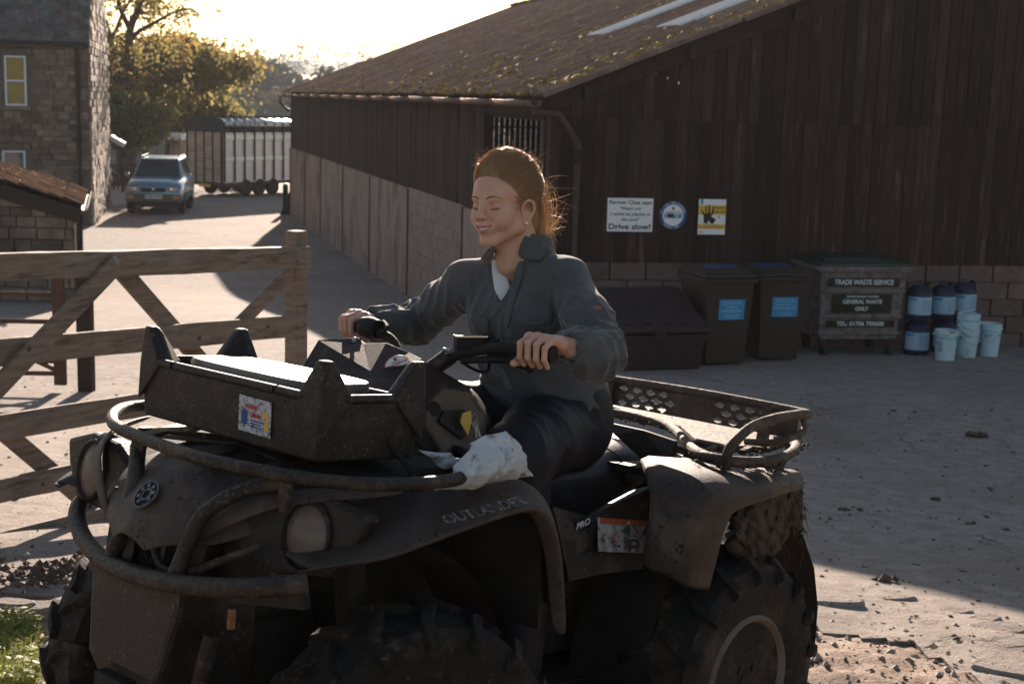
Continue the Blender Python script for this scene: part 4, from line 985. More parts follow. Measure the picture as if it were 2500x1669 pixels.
def make_trailer():
    Y = 50.5; c0 = at_y(548, 480, Y); gz = ground_z(c0.x, Y)
    e1 = Vector((math.cos(R(32)), -math.sin(R(32)), 0)); e2 = Vector((math.sin(R(32)), math.cos(R(32)), 0))
    # local x along e1 (rear, towards the camera's right), y along e2 (length, away); origin at the near corner
    M_ = frame_m((c0.x, Y, gz), e1, e2)
    r = root('livestock_trailer', mtx=M_, label='aluminium livestock trailer with ribbed sides and slatted ramp', cat='trailer')
    W_, L_, zb, zt = 1.85, 5.2, .52, 2.72
    M_al = mat('aluminium_sheet', (.72, .68, .65), (.80, .76, .73), scale=3, rough=.5, metal=.3, bump=.05)
    M_alr = mat('aluminium_roof', (.55, .58, .60), rough=.35, metal=.8, bump=0)
    M_slat = mat('ramp_boards', (.46, .32, .24), (.56, .41, .31), scale=8, rough=.8, bump=.2, vary=.2)
    hs = 2.28  # wall height up to the air gap
    b = MB(); b.box((-W_ / 2, L_ / 2, (zb + hs) / 2), (W_ - .04, L_ - .06, hs - zb)); b.build('body', M_al, r)
    for k in range(11):
        y = .02 + k * (L_ - .04) / 10; b = MB(); b.box((.012, y, (zb + zt) / 2 - .02), (.05, .045, zt - zb - .1)); b.build('side_post', M_black, r)
    for k in range(10):
        y = .02 + (k + .5) * (L_ - .04) / 10
        for z, hh in ((2.12, .17), (1.36, .16)):
            b = MB(); b.box((.006, y, z), (.02, L_ / 10 - .1, hh)); b.build('side_panel', M_alr, r)
    b = MB(); b.box((-W_ / 2, L_ / 2, (hs + zt) / 2 - .12), (W_ - .08, L_ - .1, .3)); b.build('air_gap', M_black, r)
    rows = []
    for y in (0, L_):
        rows.append([(-W_ - .02 + (W_ + .06) * (0.5 - .5 * math.cos(math.pi * k / 14)), y, zt - .22 + .30 * math.sin(math.pi * k / 14) ** .55) for k in range(15)])
    b = MB(); b.grid(rows); b.build('roof', M_alr, r, solid=.03, smooth=60)
    for k in range(13):
        y = .02 + k * (L_ - .04) / 12; b = MB()
        b.tube([(-W_ - .02 + (W_ + .06) * (0.5 - .5 * math.cos(math.pi * q / 14)), y, zt - .205 + .30 * math.sin(math.pi * q / 14) ** .55) for q in range(15)], .022, 5); b.build('roof_hoop', M_black, r)
    rows2 = [rows[0], [(p[0], p[1], hs - .15) for p in rows[0]]]
    b = MB(); b.grid([[(p[0], -.01, p[2]) for p in rows[0]], [(p[0], -.01, hs + .0) for p in rows[0]]]); b.build('end_panel', M_black, r)
    for k in range(5):
        b = MB(); b.box((-.1 - k * (W_ - .2) / 4, -.03, (zb + hs) / 2), (.05, .06, hs - zb)); b.build('ramp_post', M_black, r)
    ms = unit(M_slat)
    for k in range(14):
        for q in range(4):
            o = bpy.data.objects.new('slat', ms); col.objects.link(o); o.parent = r
            o.matrix_basis = Matrix.Translation((-.1 - (q + .5) * (W_ - .2) / 4, -.012, zb + .1 + k * .122)) @ Matrix.Diagonal((.36, .04, .105, 1))
    for k in range(3):
        b = MB(); Mx = Matrix.Translation((-.08, 1.15 + k * .72, .31)) @ Matrix.Rotation(R(90), 4, 'Y'); b.lathe([(.17, -.09), (.28, -.09), (.31, -.05), (.31, .05), (.28, .09), (.17, .09)], 20, Mx); w = b.build('wheel', M_tyre, r, smooth=40)
        b = MB(); b.lathe([(0, .06), (.17, .08), (.175, .0)], 16, Mx); b.build('rim', M_galv, w, smooth=40)
        b = MB(); Mx = Matrix.Translation((-W_ + .08, 1.15 + k * .72, .31)) @ Matrix.Rotation(R(90), 4, 'Y'); b.lathe([(.0, -.09), (.28, -.09), (.31, -.05), (.31, .05), (.28, .09), (.0, .09)], 20, Mx); b.build('wheel', M_tyre, r, smooth=40)
    b = MB(); b.box((-W_ / 2, L_ / 2, .46), (W_, L_, .10)); b.build('chassis', M_rust, r)
    b = MB(); b.box((-.9, -.06, .40), (.55, .02, .12)); b.build('number_plate', M_yel, r)
    for y in (.5, 4.6): b = MB(); b.box((.03, y, .5), (.03, .1, .05)); b.build('marker_lamp', M_amber, r)
    # bollard by the barn's far corner
    p = on_ground(697, 521); r2 = root('bollard', (p.x, p.y, p.z), label='dark round bollard near the far corner of the barn', cat='bollard')
    b = MB(); b.lathe([(0, 0), (.085, 0), (.085, .86), (.07, .92), (0, .93)], 16); b.build('post', M_black, r2, smooth=40)
    p = on_ground(716, 524); r3 = root('wheel_guard', (p.x - .12, p.y + .1, p.z), label='low leaning black guard at the foot of the barn corner', cat='guard')
    b = MB(); b.prism([(0, 0), (.42, 0), (.42, .8), (.3, .72), (.1, .2)], .12, Matrix.Translation((-.3, .06, 0)) @ Matrix.Rotation(R(90), 4, 'X')); b.build('plate', M_black, r3, bevel=.01)
    # white van roof / kiosk far behind
    p = at_y(413, 332, 58); gz = ground_z(p.x, 58); r4 = root('white_cabin', (p.x, 58, gz), label='small white cabin partly hidden behind the trailer', cat='cabin')
    h = p.z - gz; b = MB(); b.box((.25, .5, h / 2 + .05), (.42, 1.2, h - .4)); b.build('wall', M_conc, r4); b = MB(); b.box((.2, .5, h - .02), (.75, 1.5, .26)); b.build('roof', M_white, r4, bevel=.03)
    # timber fence behind the car
    p = on_ground(262, 470); p2 = on_ground(345, 466)
    f = root('timber_fence', (p.x, p.y, p.z), label='dark timber fence and gate behind the parked car', cat='fence')
    d = Vector((p2.x - p.x, p2.y - p.y, 0)); d.normalize()
    for x in (0, .75, 1.5): b = MB(); b.box(d * x + UP * .5, (.11, .11, 1.05)); b.build('post', M_bargeb, f)
    for z in (.28, .62, .94): b = MB(); b.beam(UP * z - d * .1, d * 1.7 + UP * z, .05, .11); b.build('rail', M_bargeb, f)
    for k in range(7): b = MB(); b.beam(d * (.12 + k * .2) + UP * .1, d * (.12 + k * .2) + UP * .85, .03, .07, up=d); b.build('slat', M_bargeb, f)
    b = MB(); b.beam(UP * .98, d * .6 + UP * .55, .05, .07); b.build('brace', M_gate, f)
make_trailer()

# ---------------------------------------------------------------- trees, hillside
M_bark = mat('tree_bark', (.055, .04, .03), (.10, .075, .058), scale=4, rough=.95, bump=.5)
def leafmat(n, c1, c2): return mat(n, c1, c2, scale=1.1, rough=.6, bump=0, spec=.1, transl=.62, contrast=.15)
M_lf = [leafmat('autumn_leaves', (.30, .18, .06), (.22, .175, .065)), leafmat('olive_leaves', (.15, .15, .055), (.27, .21, .08)), leafmat('green_leaves', (.09, .13, .05), (.17, .19, .075)), leafmat('russet_leaves', (.42, .14, .07), (.32, .17, .07))]
def leaves_mesh(P, size, m, name, parent, rnd):
    n = len(P); P = np.asarray(P); a = rnd.normal(size=(n, 3)); a /= np.linalg.norm(a, axis=1)[:, None]; c = rnd.normal(size=(n, 3)); c -= a * (a * c).sum(1)[:, None]; c /= np.linalg.norm(c, axis=1)[:, None]
    s = size * rnd.uniform(.5, 1.3, (n, 1)); v = np.stack([P - a * s, P + c * s * .55, P + a * s, P - c * s * .55], 1).reshape(-1, 3)
    f = np.arange(4 * n).reshape(-1, 4); me = bpy.data.meshes.new(name); me.from_pydata(v.tolist(), [], f.tolist())
    for q in (m if isinstance(m, list) else [m]): me.materials.append(q)
    if isinstance(m, list):
        # colour by clump: neighbouring leaves share a tone
        cl = (np.sin(P[:, 0] * 1.1 + 3) + np.sin(P[:, 2] * 1.3) + np.sin(P[:, 1] * .9) + rnd.normal(size=n) * .7)
        me.polygons.foreach_set('material_index', np.clip(((cl + 2.2) / 4.4 * len(m)).astype(int), 0, len(m) - 1).tolist())
    return link(name, me, parent, world_built=True)
def tree(name, base, h, spread, label, m, nl, ls, seed, trunk_r=.25, fork=.3, lean=(0, 0), levels=4, cat='tree', group=None, splay=.55, tuft=.5, bare=0., kids=3):
    rnd = np.random.default_rng(seed); rr = random.Random(seed)
    r = root(name, base, label=label, cat=cat, group=group); b = MB(); tips = []
    def grow(p, d, L_, rad, lv):
        pts = [p]; q = p.copy(); dd = d.copy()
        for i in range(4):
            dd = (dd + Vector((rr.gauss(0, .13), rr.gauss(0, .13), rr.gauss(.03, .08)))).normalized(); q = q + dd * L_ / 4; pts.append(q.copy())
            if lv >= levels - 2 and i > 0: tips.append((q.copy(), L_ * .35))
        b.tube(pts, [rad, rad * .9, rad * .8, rad * .7, rad * .58], 7 if lv < 2 else 4, cap=False)
        if lv >= levels: return
        k = kids if lv else kids + 1
        for j in range(k):
            a = 2 * math.pi * (j + rr.random() * .7) / k; t = Vector((math.cos(a) * spread, math.sin(a) * spread, 0)); nd = (dd * (1 - splay) + t.normalized() * splay * rr.uniform(.6, 1.2) + UP * .12).normalized()
            grow(pts[-1] if j else pts[-1], nd, L_ * rr.uniform(.58, .82), rad * .55, lv + 1)
        if lv and rr.random() < .6: grow(pts[2], (dd + Vector((rr.gauss(0, .7), rr.gauss(0, .7), .1))).normalized(), L_ * .6, rad * .35, lv + 1)
    grow(Vector(base), Vector((lean[0], lean[1], 1)).normalized(), h * fork, trunk_r, 0)
    b.build('trunk', M_bark, r, smooth=60, wb=True, fix=False)
    if nl:
        idx = rnd.integers(0, len(tips), nl); T = np.array([t[0] for t in tips])[idx]; S = np.array([t[1] for t in tips])[idx][:, None]
        P = T + rnd.normal(size=(nl, 3)) * (.25 + S * tuft) * np.array([1, 1, .7])
        if bare: P = P[P[:, 2] < base[2] + h * rnd.uniform(1 - bare, 1.3, len(P))]
        leaves_mesh(P, ls, m, 'crown', r, rnd)
    return r
def make_trees():
    # tall thinning tree: trunk and main limbs laid out by hand, twigs and leaves grown along them
    Y = 58; rr = random.Random(3); rnd = np.random.default_rng(3); p = at_y(305, 340, Y); r = root('tall_tree', (p.x, Y, ground_z(p.x, Y)), label='tall thinning autumn tree with bare upper limbs beside the house gable', cat='tree'); b = MB(); tips = []
    limbs = [([(306, 445), (306, 390), (306, 332), (304, 285), (305, 232)], .42, .32, 0), ([(305, 240), (290, 195), (278, 159), (270, 118), (264, 83), (255, 50), (244, 18), (238, -60)], .24, .08, .6), ([(305, 235), (314, 205), (318, 186), (318, 140), (315, 100), (320, 64), (334, 30), (346, -5), (352, -70)], .26, .08, -.6), ([(318, 100), (338, 78), (365, 63), (398, 44), (428, 30), (464, 22), (490, 40)], .10, .03, -1.2), ([(317, 70), (304, 45), (292, 17), (284, -30), (280, -80)], .12, .05, .8), ([(303, 270), (285, 236), (258, 214), (235, 200)], .13, .05, 1.2), ([(305, 300), (330, 270), (360, 262), (398, 240)], .10, .04, -1.4), ([(268, 100), (285, 70), (300, 30), (318, 0), (330, -50)], .09, .03, -1.), ([(314, 205), (345, 170), (380, 160), (420, 172)], .08, .03, 1.), ([(345, 0), (380, -20), (420, -30), (470, -10)], .08, .03, 0.)]
    def twig(q, d, L_, rad, lv):
        pts = [q]; dd = d
        for i in range(4): dd = (dd + Vector((rr.gauss(0, .2), rr.gauss(0, .2), rr.gauss(.05, .12)))).normalized(); pts.append(pts[-1] + dd * L_ / 4)
        b.tube(pts, [rad, rad * .8, rad * .6, rad * .45, rad * .3], 4, cap=False); tips.extend(pts[2:])
        if lv:
            for k in range(3): twig(pts[rr.randint(2, 4)], (dd + Vector((rr.gauss(0, .8), rr.gauss(0, .8), rr.gauss(0, .5)))).normalized(), L_ * .6, rad * .5, lv - 1)
    for path, r0, r1, dy in limbs:
        P = smooth_path([at_y(x, y, Y + dy * i / len(path)) for i, (x, y) in enumerate(path)], 3); n = len(P); b.tube(P, [r0 + (r1 - r0) * i / (n - 1) for i in range(n)], 8, cap=False)
        for i in range(4 if r0 < .4 else 9, n, 2):
            if r0 < .4: twig(P[i], Vector((rr.gauss(0, 1), rr.gauss(0, 1), rr.gauss(.3, .5))).normalized(), rr.uniform(.7, 1.5), max(.012, r1 * .5), 2)
    b.build('trunk', M_bark, r, smooth=60, wb=True, fix=False); T = np.array(tips); idx = rnd.integers(0, len(T), 7500); Pn = T[idx] + rnd.normal(size=(7500, 3)) * .22; keep = rnd.random(7500) < np.clip(1.15 - (Pn[:, 2] - 1.5) / 5.5, .18, 1)
    leaves_mesh(Pn[keep], .10, [M_lf[1], M_lf[0], M_lf[1]], 'crown', r, rnd)
    q = [((405, 330, 66), 10., 'dense bronze-leaved tree behind the trailer and car', [M_lf[0], M_lf[1], M_lf[0]], 13000, 21), ((470, 330, 72), 6.5, 'rounded golden-brown tree to the side of the trailer roof', [M_lf[0], M_lf[0], M_lf[1]], 12000, 22), ((285, 350, 56), 5.2, 'dark green leafy tree low beside the house gable', [M_lf[2], M_lf[1], M_lf[1]], 9000, 23), ((318, 340, 78), 10.5, 'olive-green tree filling the gap behind the tall tree', [M_lf[1], M_lf[2], M_lf[0]], 11000, 24)]
    for (px, py, Y), h, lab, m, n, s in q:
        a = at_y(px, py, Y); g = ground_z(a.x, Y); top = h + (ground_z(a.x, 56) - g)
        tree('autumn_tree', Vector((a.x, Y, g)), top, 1., lab, m, n, .17, s, .24, .24, levels=4, group='autumn trees behind the yard', splay=.62, tuft=.75, kids=4)
    a = at_y(605, 300, 62); g = ground_z(a.x, 62)
    tree('russet_bush', Vector((a.x, 62, g)), 3.0, 1., 'low russet bush showing above the trailer roof', [M_lf[3], M_lf[0]], 1800, .09, 31, .08, .3, levels=3, cat='bush', tuft=.5)
    a = at_y(570, 300, 90); g = ground_z(a.x, 90)
    tree('bare_tree', Vector((a.x, 90, g)), 9.5, 1., 'slim nearly bare tree before the wooded hillside', [M_lf[1]], 900, .12, 33, .14, .3, levels=5, splay=.35)
make_trees()
M_hill = mat('hill_grass', (.14, .15, .05), (.22, .20, .075), scale=.05, rough=.95, bump=0)
def hill_z(x, y):
    t = max(0, min(1, (y - 125) / 105)); u = max(0, min(1, (y - 230) / 150)); t = t * t * (3 - 2 * t); d = max(0, (y - 380) / 120)
    return -13 + 16.0 * t + 4.5 * u - 22 * min(1, d) + 1.2 * nz((x * .012, y * .012, 0)) + .012 * max(-40, min(60, x + 40))
def far_z(x, y):
    t = max(0, min(1, (y - 480) / 320)); t = t * t * (3 - 2 * t)
    return -14 + 33 * t + 6 * nz((x * .004, y * .004, 2)) + .02 * (x + 110) * t - 20 * max(0, min(1, (y - 850) / 200))
def make_hills():
    for nm, fn, xs, ys in (('hillside', hill_z, np.arange(-190, 160, 7), np.arange(118, 520, 7)), ('far_hill', far_z, np.arange(-560, 520, 18), np.arange(460, 1100, 18))):
        b = MB(); b.grid([[(x, y, fn(x, y)) for x in xs] for y in ys]); prop(b.build(nm, M_hill, smooth=180, fix=False), kind='structure')
    # woodland on the near hillside
    WD = mat('wood_green', (.060, .070, .042), (.095, .090, .05), scale=.2, rough=.8, bump=0, spec=.05, transl=.2)
    rnd = np.random.default_rng(44); P = []; Pt = []; G = []
    for _ in range(520):
        y = 135 + 95 * rnd.random() ** .8; x = rnd.uniform(-95, 20)
        if y > 205 and x > -36 and rnd.random() < .85: continue
        h = rnd.uniform(3, 6.2) * (1 if y < 205 else .7); w = h * .38; n = 90
        c = np.array([x, y, hill_z(x, y) + h * .6]); dirs = rnd.normal(size=(n, 3)); dirs /= np.linalg.norm(dirs, axis=1)[:, None]
        q = c + dirs * np.array([w, w, h * .42]) * rnd.uniform(.55, 1.05, (n, 1)) + rnd.normal(size=(n, 3)) * .35; P.append(q)
    P = np.concatenate(P); o = leaves_mesh(P, .62, [WD, WD, mat('wood_bronze', (.15, .10, .05), (.10, .085, .045), scale=.3, rough=.8, bump=0, spec=.05, transl=.2)], 'woodland', None, rnd); prop(o, 'hazy mixed woodland covering the hillside', 'woodland', kind='stuff')
    Q = []
    for _ in range(260):
        x = rnd.uniform(-330, 60); y = rnd.choice([620, 700, 780]) + rnd.normal() * 14; n = 36; h = rnd.uniform(3, 7)
        Q.append(np.array([x, y, far_z(x, y) + h * .5]) + rnd.normal(size=(n, 3)) * np.array([h * .4, h * .4, h * .3]))
    o = leaves_mesh(np.concatenate(Q), 1.0, [WD], 'hedgerows', None, rnd); prop(o, 'hedges and copses across the far hill', 'hedgerow', kind='stuff')
    # trees one can tell apart on the skyline
    for i, (px, py, Y, h, lab) in enumerate(((607, 168, 232, 5.6, 'leafy half of the tree pair on the hill crest'), (642, 168, 236, 6.6, 'sparser forked tree of the pair on the hill crest'))):
        a = at_y(px, py, Y); tree('hill_tree', Vector((a.x, Y, hill_z(a.x, Y) - .3)), h, 1., lab, [M_lf[2]], (1900, 1000)[i], .26, 60 + i, .22, .28, levels=4, group='pair of trees on the hill crest', tuft=.5)
    for i, (px, h, lab) in enumerate(((733, 13, 'pale bare tree left-most on the far skyline'), (790, 12, 'small leafless tree on the far skyline between two others'), (900, 17, 'lone forked tree nearest the barn roof on the skyline'), (966, 16, 'faint bare tree just above the barn roof'))):
        a = at_y(px, 150, 800); tree('skyline_tree', Vector((a.x, 800, far_z(a.x, 800) - .5)), h, 1., lab, [M_lf[2]], (220, 160, 260, 120)[i], .5, 70 + i, .35, .3, levels=4, group='trees on the far skyline')
make_hills()
def make_haze():
    b = MB(); x0, x1, y0, y1, z0, z1 = -1200, 1200, -60, 2700, -40, 48
    b.box(((x0 + x1) / 2, (y0 + y1) / 2, (z0 + z1) / 2), (x1 - x0, y1 - y0, z1 - z0))
    m = bpy.data.materials.new('pale_air'); m.use_nodes = True; nt = m.node_tree; nt.nodes.remove(nt.nodes['Principled BSDF'])
    v = nt.nodes.new('ShaderNodeVolumePrincipled'); v.inputs['Color'].default_value = (.82, .90, 1., 1); v.inputs['Density'].default_value = HAZE; v.inputs['Anisotropy'].default_value = .12
    nt.links.new(v.outputs[0], nt.nodes['Material Output'].inputs['Volume'])
    o = b.build('haze', m); prop(o, 'thin pale haze hanging over the valley', 'haze', kind='stuff')
HAZE = .00036
make_haze()

# ================================================================ QUAD BIKE  (local: x forward, y to its left = our side, z up)
QA, QO, QS, QX = R(47), Vector((-.161, 3.455, 0)), .10, -.064
_f = Vector((-math.cos(QA), -math.sin(QA), 0)); _l = Vector((math.sin(QA), -math.cos(QA), 0))
_f.z = -QS * _f.y + QX * _f.x; _l.z = -QS * _l.y + QX * _l.x
_f.normalize(); _l = (_l - _f * _l.dot(_f)).normalized()
QM = Matrix((_f, _l, _f.cross(_l))).transposed().to_4x4(); QM.translation = QO
QI = QM.inverted()
_co = QI @ cam_o
def lp(x, y, ax, val):
    d = QI.to_3x3() @ ray(x, y); return _co + d * ((val - _co[ax]) / d[ax])
def ln(pts, ax, val=None): return [lp(p[0], p[1], ax, p[2] if len(p) > 2 else val) for p in pts]
M_pl = mat('muddy_plastic', (.011, .008, .007), (.021, .015, .0125), scale=5, rough=.5, bump=.15, bscale=120, dirt=(.045, .031, .024), dscale=7, damt=.36, spec=.35, spk=((.075, .053, .041), 85, .93))
M_pl2 = mat('dusty_plastic', (.030, .021, .017), (.058, .042, .033), scale=4, rough=.58, bump=.2, bscale=150, dirt=(.088, .064, .049), dscale=5, damt=.42, spec=.3, spk=((.012, .009, .008), 95, .92))
M_tub = mat('muddy_tube', (.014, .011, .010), (.030, .022, .018), scale=12, rough=.55, bump=.4, bscale=90, dirt=(.070, .048, .036), dscale=12, damt=.36, spk=((.09, .064, .048), 110, .91))
M_rack = mat('caked_rack', (.045, .031, .024), (.12, .085, .062), scale=10, rough=.75, bump=.5, bscale=70, dirt=(.16, .115, .085), dscale=13, damt=.40)
M_tyr = mat('muddy_tyre', (.008, .007, .0065), (.018, .0145, .0125), scale=8, rough=.85, bump=.4, bscale=70, dirt=(.050, .035, .026), dscale=9, damt=.36, spk=((.07, .05, .038), 60, .97))
M_seat = mat('seat_vinyl', (.018, .016, .018), (.030, .026, .027), scale=8, rough=.38, bump=.12, bscale=220, spec=.5, dirt=(.10, .08, .065), dscale=9, damt=.22)
M_lens2 = mat('dusty_lens', (.07, .054, .045), (.15, .12, .10), scale=20, rough=.45, bump=.2, bscale=90, coat=.3, dirt=(.12, .085, .068), dscale=14, damt=.55)
M_mud = mat('wet_mud', (.028, .019, .014), (.075, .052, .038), scale=16, rough=.8, bump=.7, bscale=60)
M_dark = mat('sooty_metal', (.010, .008, .007), (.030, .022, .018), scale=12, rough=.8, bump=.3)
M_rub = mat('black_rubber', (.012, .010, .011), rough=.7, bump=.1)
M_rim = mat('dusty_rim', (.12, .092, .074), (.19, .15, .12), scale=14, rough=.6, bump=.3, dirt=(.07, .05, .038), dscale=16, damt=.3)
quad = root('quad_bike', mtx=QM, label='muddy dark quad bike with racks, the woman riding it', cat='quad bike')
def panel(name, rows, m, sub=1, solid=.007, parent=None, smooth=180):
    b = MB(); b.grid([[Vector(p) for p in r_] for r_ in rows]); o = b.build(name, m, parent or quad, smooth=smooth, solid=solid)
    if sub: md = o.modifiers.new('sub', 'SUBSURF'); md.levels = md.render_levels = sub
    return o
def mirror_rows(rows): return [[Vector((p[0], -p[1], p[2])) for p in r_] for r_ in rows]
def wheel(x, y, rad, wid, steer=0.):
    sgn = 1 if y > 0 else -1
    Mx = Matrix.Translation((x, y, rad)) @ Matrix.Rotation(steer, 4, 'Z') @ Matrix.Rotation(-R(90) * sgn, 4, 'X')   # local z -> outwards
    w = MB(); h = wid / 2; r0 = .172
    w.lathe([(r0, -h * .8), (r0 + .03, -h * .98), (rad * .80, -h * 1.02), (rad * .93, -h * .9), (rad * .955, -h * .5), (rad * .955, h * .5), (rad * .93, h * .9), (rad * .80, h * 1.02), (r0 + .03, h * .98), (r0, h * .8)], 40, Mx)
    # tread lugs
    nl = 17
    for k in range(nl):
        for s in (-1, 1):
            a0 = 2 * math.pi * (k + (.5 if s > 0 else 0)) / nl
            prof = [(rad * .95, 0.0, 0), (rad * .955, .35, .05), (rad * .945, .72, .10), (rad * .86, 1.03, .11), (rad * .80, 1.06, .10)]
            rows = []
            for (rr, yy, aa) in prof:
                q = []
                for (dr, da) in ((-.004, -.048), (.020, -.036), (.020, .036), (-.004, .048)):
                    ro = rr + (dr if yy < .8 else dr * .75); a = a0 + aa * 1.6 + da; zz = s * h * yy + (s * .012 if (yy > .8 and dr > 0) else 0)
                    q.append(Mx @ Vector((ro * math.cos(a), ro * math.sin(a), zz)))
                rows.append(q)
            w.grid(rows); n0 = len(w.v) - 4 * len(rows); w.f += [(n0, n0 + 1, n0 + 2, n0 + 3), tuple(len(w.v) - 4 + i for i in range(4))]; w.mi += [0, 0]
    t = w.build('wheel', M_tyr, quad, smooth=38)
    w = MB(); w.lathe([(.176, -h * .5), (.180, h * .86), (.170, h * .96), (.160, h * .84), (.150, h * .45), (.148, -h * .4)], 36, Mx); w.build('rim', M_rim, t, smooth=40)
    w = MB()
    for k in range(6):
        a = 2 * math.pi * k / 6; c, s_ = math.cos(a), math.sin(a)
        pr = [Vector((.045, -.024, h * .70)), Vector((.045, .024, h * .70)), Vector((.152, .030, h * .58)), Vector((.152, -.030, h * .58))]
        q = [Mx @ Matrix.Rotation(a, 4, 'Z') @ (p + Vector((0, 0, e))) for e in (0, -.02) for p in pr]
        w.add(q, [(0, 1, 2, 3), (7, 6, 5, 4), (0, 4, 5, 1), (1, 5, 6, 2), (2, 6, 7, 3), (3, 7, 4, 0)])
    w.build('spokes', M_rim, t, bevel=.006)
    w = MB(); w.lathe([(0, h * .90), (.028, h * .88), (.034, h * .8), (.055, h * .74), (.06, h * .4)], 18, Mx); w.build('hub', M_dark, t, smooth=40)
    for k in range(4):
        w = MB(); a = 2 * math.pi * (k + .5) / 4; w.lathe([(0, h * .85), (.009, h * .84), (.009, h * .6)], 6, Mx @ Matrix.Translation((.045 * math.cos(a), .045 * math.sin(a), 0))); w.build('lug_nut', M_dark, t)
    return t
for (x, y, w_, st) in ((.58, .455, .20, R(-14)), (.52, -.44, .20, R(-14)), (-.565, .445, .22, 0), (-.565, -.445, .22, 0)): wheel(x, y, .333, w_, st)

# ---- underbody
def under():
    b = MB(); b.box((-.12, 0, .52), (1.2, .30, .34)); b.box((.75, 0, .44), (.3, .34, .30)); b.box((-.1, 0, .30), (1.1, .42, .05)); b.build('engine_block', M_dark, quad, bevel=.03)
    for s in (-1, 1):
        b = MB(); b.box((-.08, s * .37, .31), (.58, .22, .03)); b.build('footwell', M_dark, quad, bevel=.01)
        b = MB(); b.tube([(.62, s * .15, .36), (.62, s * .40, .32)], .022, 8); b.tube([(.52, s * .15, .42), (.62, s * .38, .36)], .018, 8); b.build('suspension_arm', M_dark, quad, smooth=60)
        b = MB(); b.tube([(.58, s * .22, .78), (.62, s * .34, .40)], .035, 10); b.build('shock_absorber', M_dark, quad, smooth=60)
        b = MB(); b.tube([(-.655, s * .12, .34), (-.655, s * .42, .333)], .03, 8); b.tube([(-.5, s * .2, .8), (-.62, s * .33, .36)], .032, 8); b.build('rear_arm', M_dark, quad, smooth=60)
        # inner wheel-arch liners
        if s > 0: b = MB(); b.grid([[(.60 + .38 * math.cos(t), s * y, .36 + .42 * math.sin(t)) for t in np.linspace(1.0, math.pi + .1, 12)] for y in (.20, .40)]); b.build('arch_liner', M_dark, quad, smooth=60)
        b = MB(); b.grid([[(-.66 + .42 * math.cos(t), s * y, .36 + .42 * math.sin(t)) for t in np.linspace(-.1, math.pi + .1, 12)] for y in (.20, .44)]); b.build('arch_liner', M_dark, quad, smooth=60)
        b = MB(); b.grid([[(.26, s * y, z), (.24, s * y, z * .5 + .16)] for y in (.2, .5) for z in (.84,)] ); b.build('leg_guard', M_dark, quad, solid=.01)
    # front skid plates
    b = MB(); b.add([(.96, -.17, .66), (.96, .17, .66), (.98, .13, .48), (.90, .10, .30), (.90, -.10, .30), (.98, -.13, .48), (.80, .2, .66), (.80, -.2, .66), (.75, .15, .28), (.75, -.15, .28)], [(0, 1, 2, 5), (5, 2, 3, 4), (1, 6, 8, 3, 2), (7, 0, 5, 4, 9), (4, 3, 8, 9)])
    b.build('skid_plate', M_pl, quad, bevel=.012)
    b = MB(); b.box((.99, .0, .40), (.03, .11, .12)); b.build('tow_slot', M_rub, quad)
    b = MB(); b.box(lp(565, 1510, 0, .985), (.012, .010, .038)); b.build('reflector', mat('faded_amber', (.30, .12, .03), (.10, .05, .03), scale=60, rough=.6, bump=.2), quad)
    b = MB(); b.tube([(.93, .24, .60), (.93, .20, .45), (.9, .14, .36)], .018, 8); b.build('bumper_stay', M_tub, quad, smooth=60)
under()

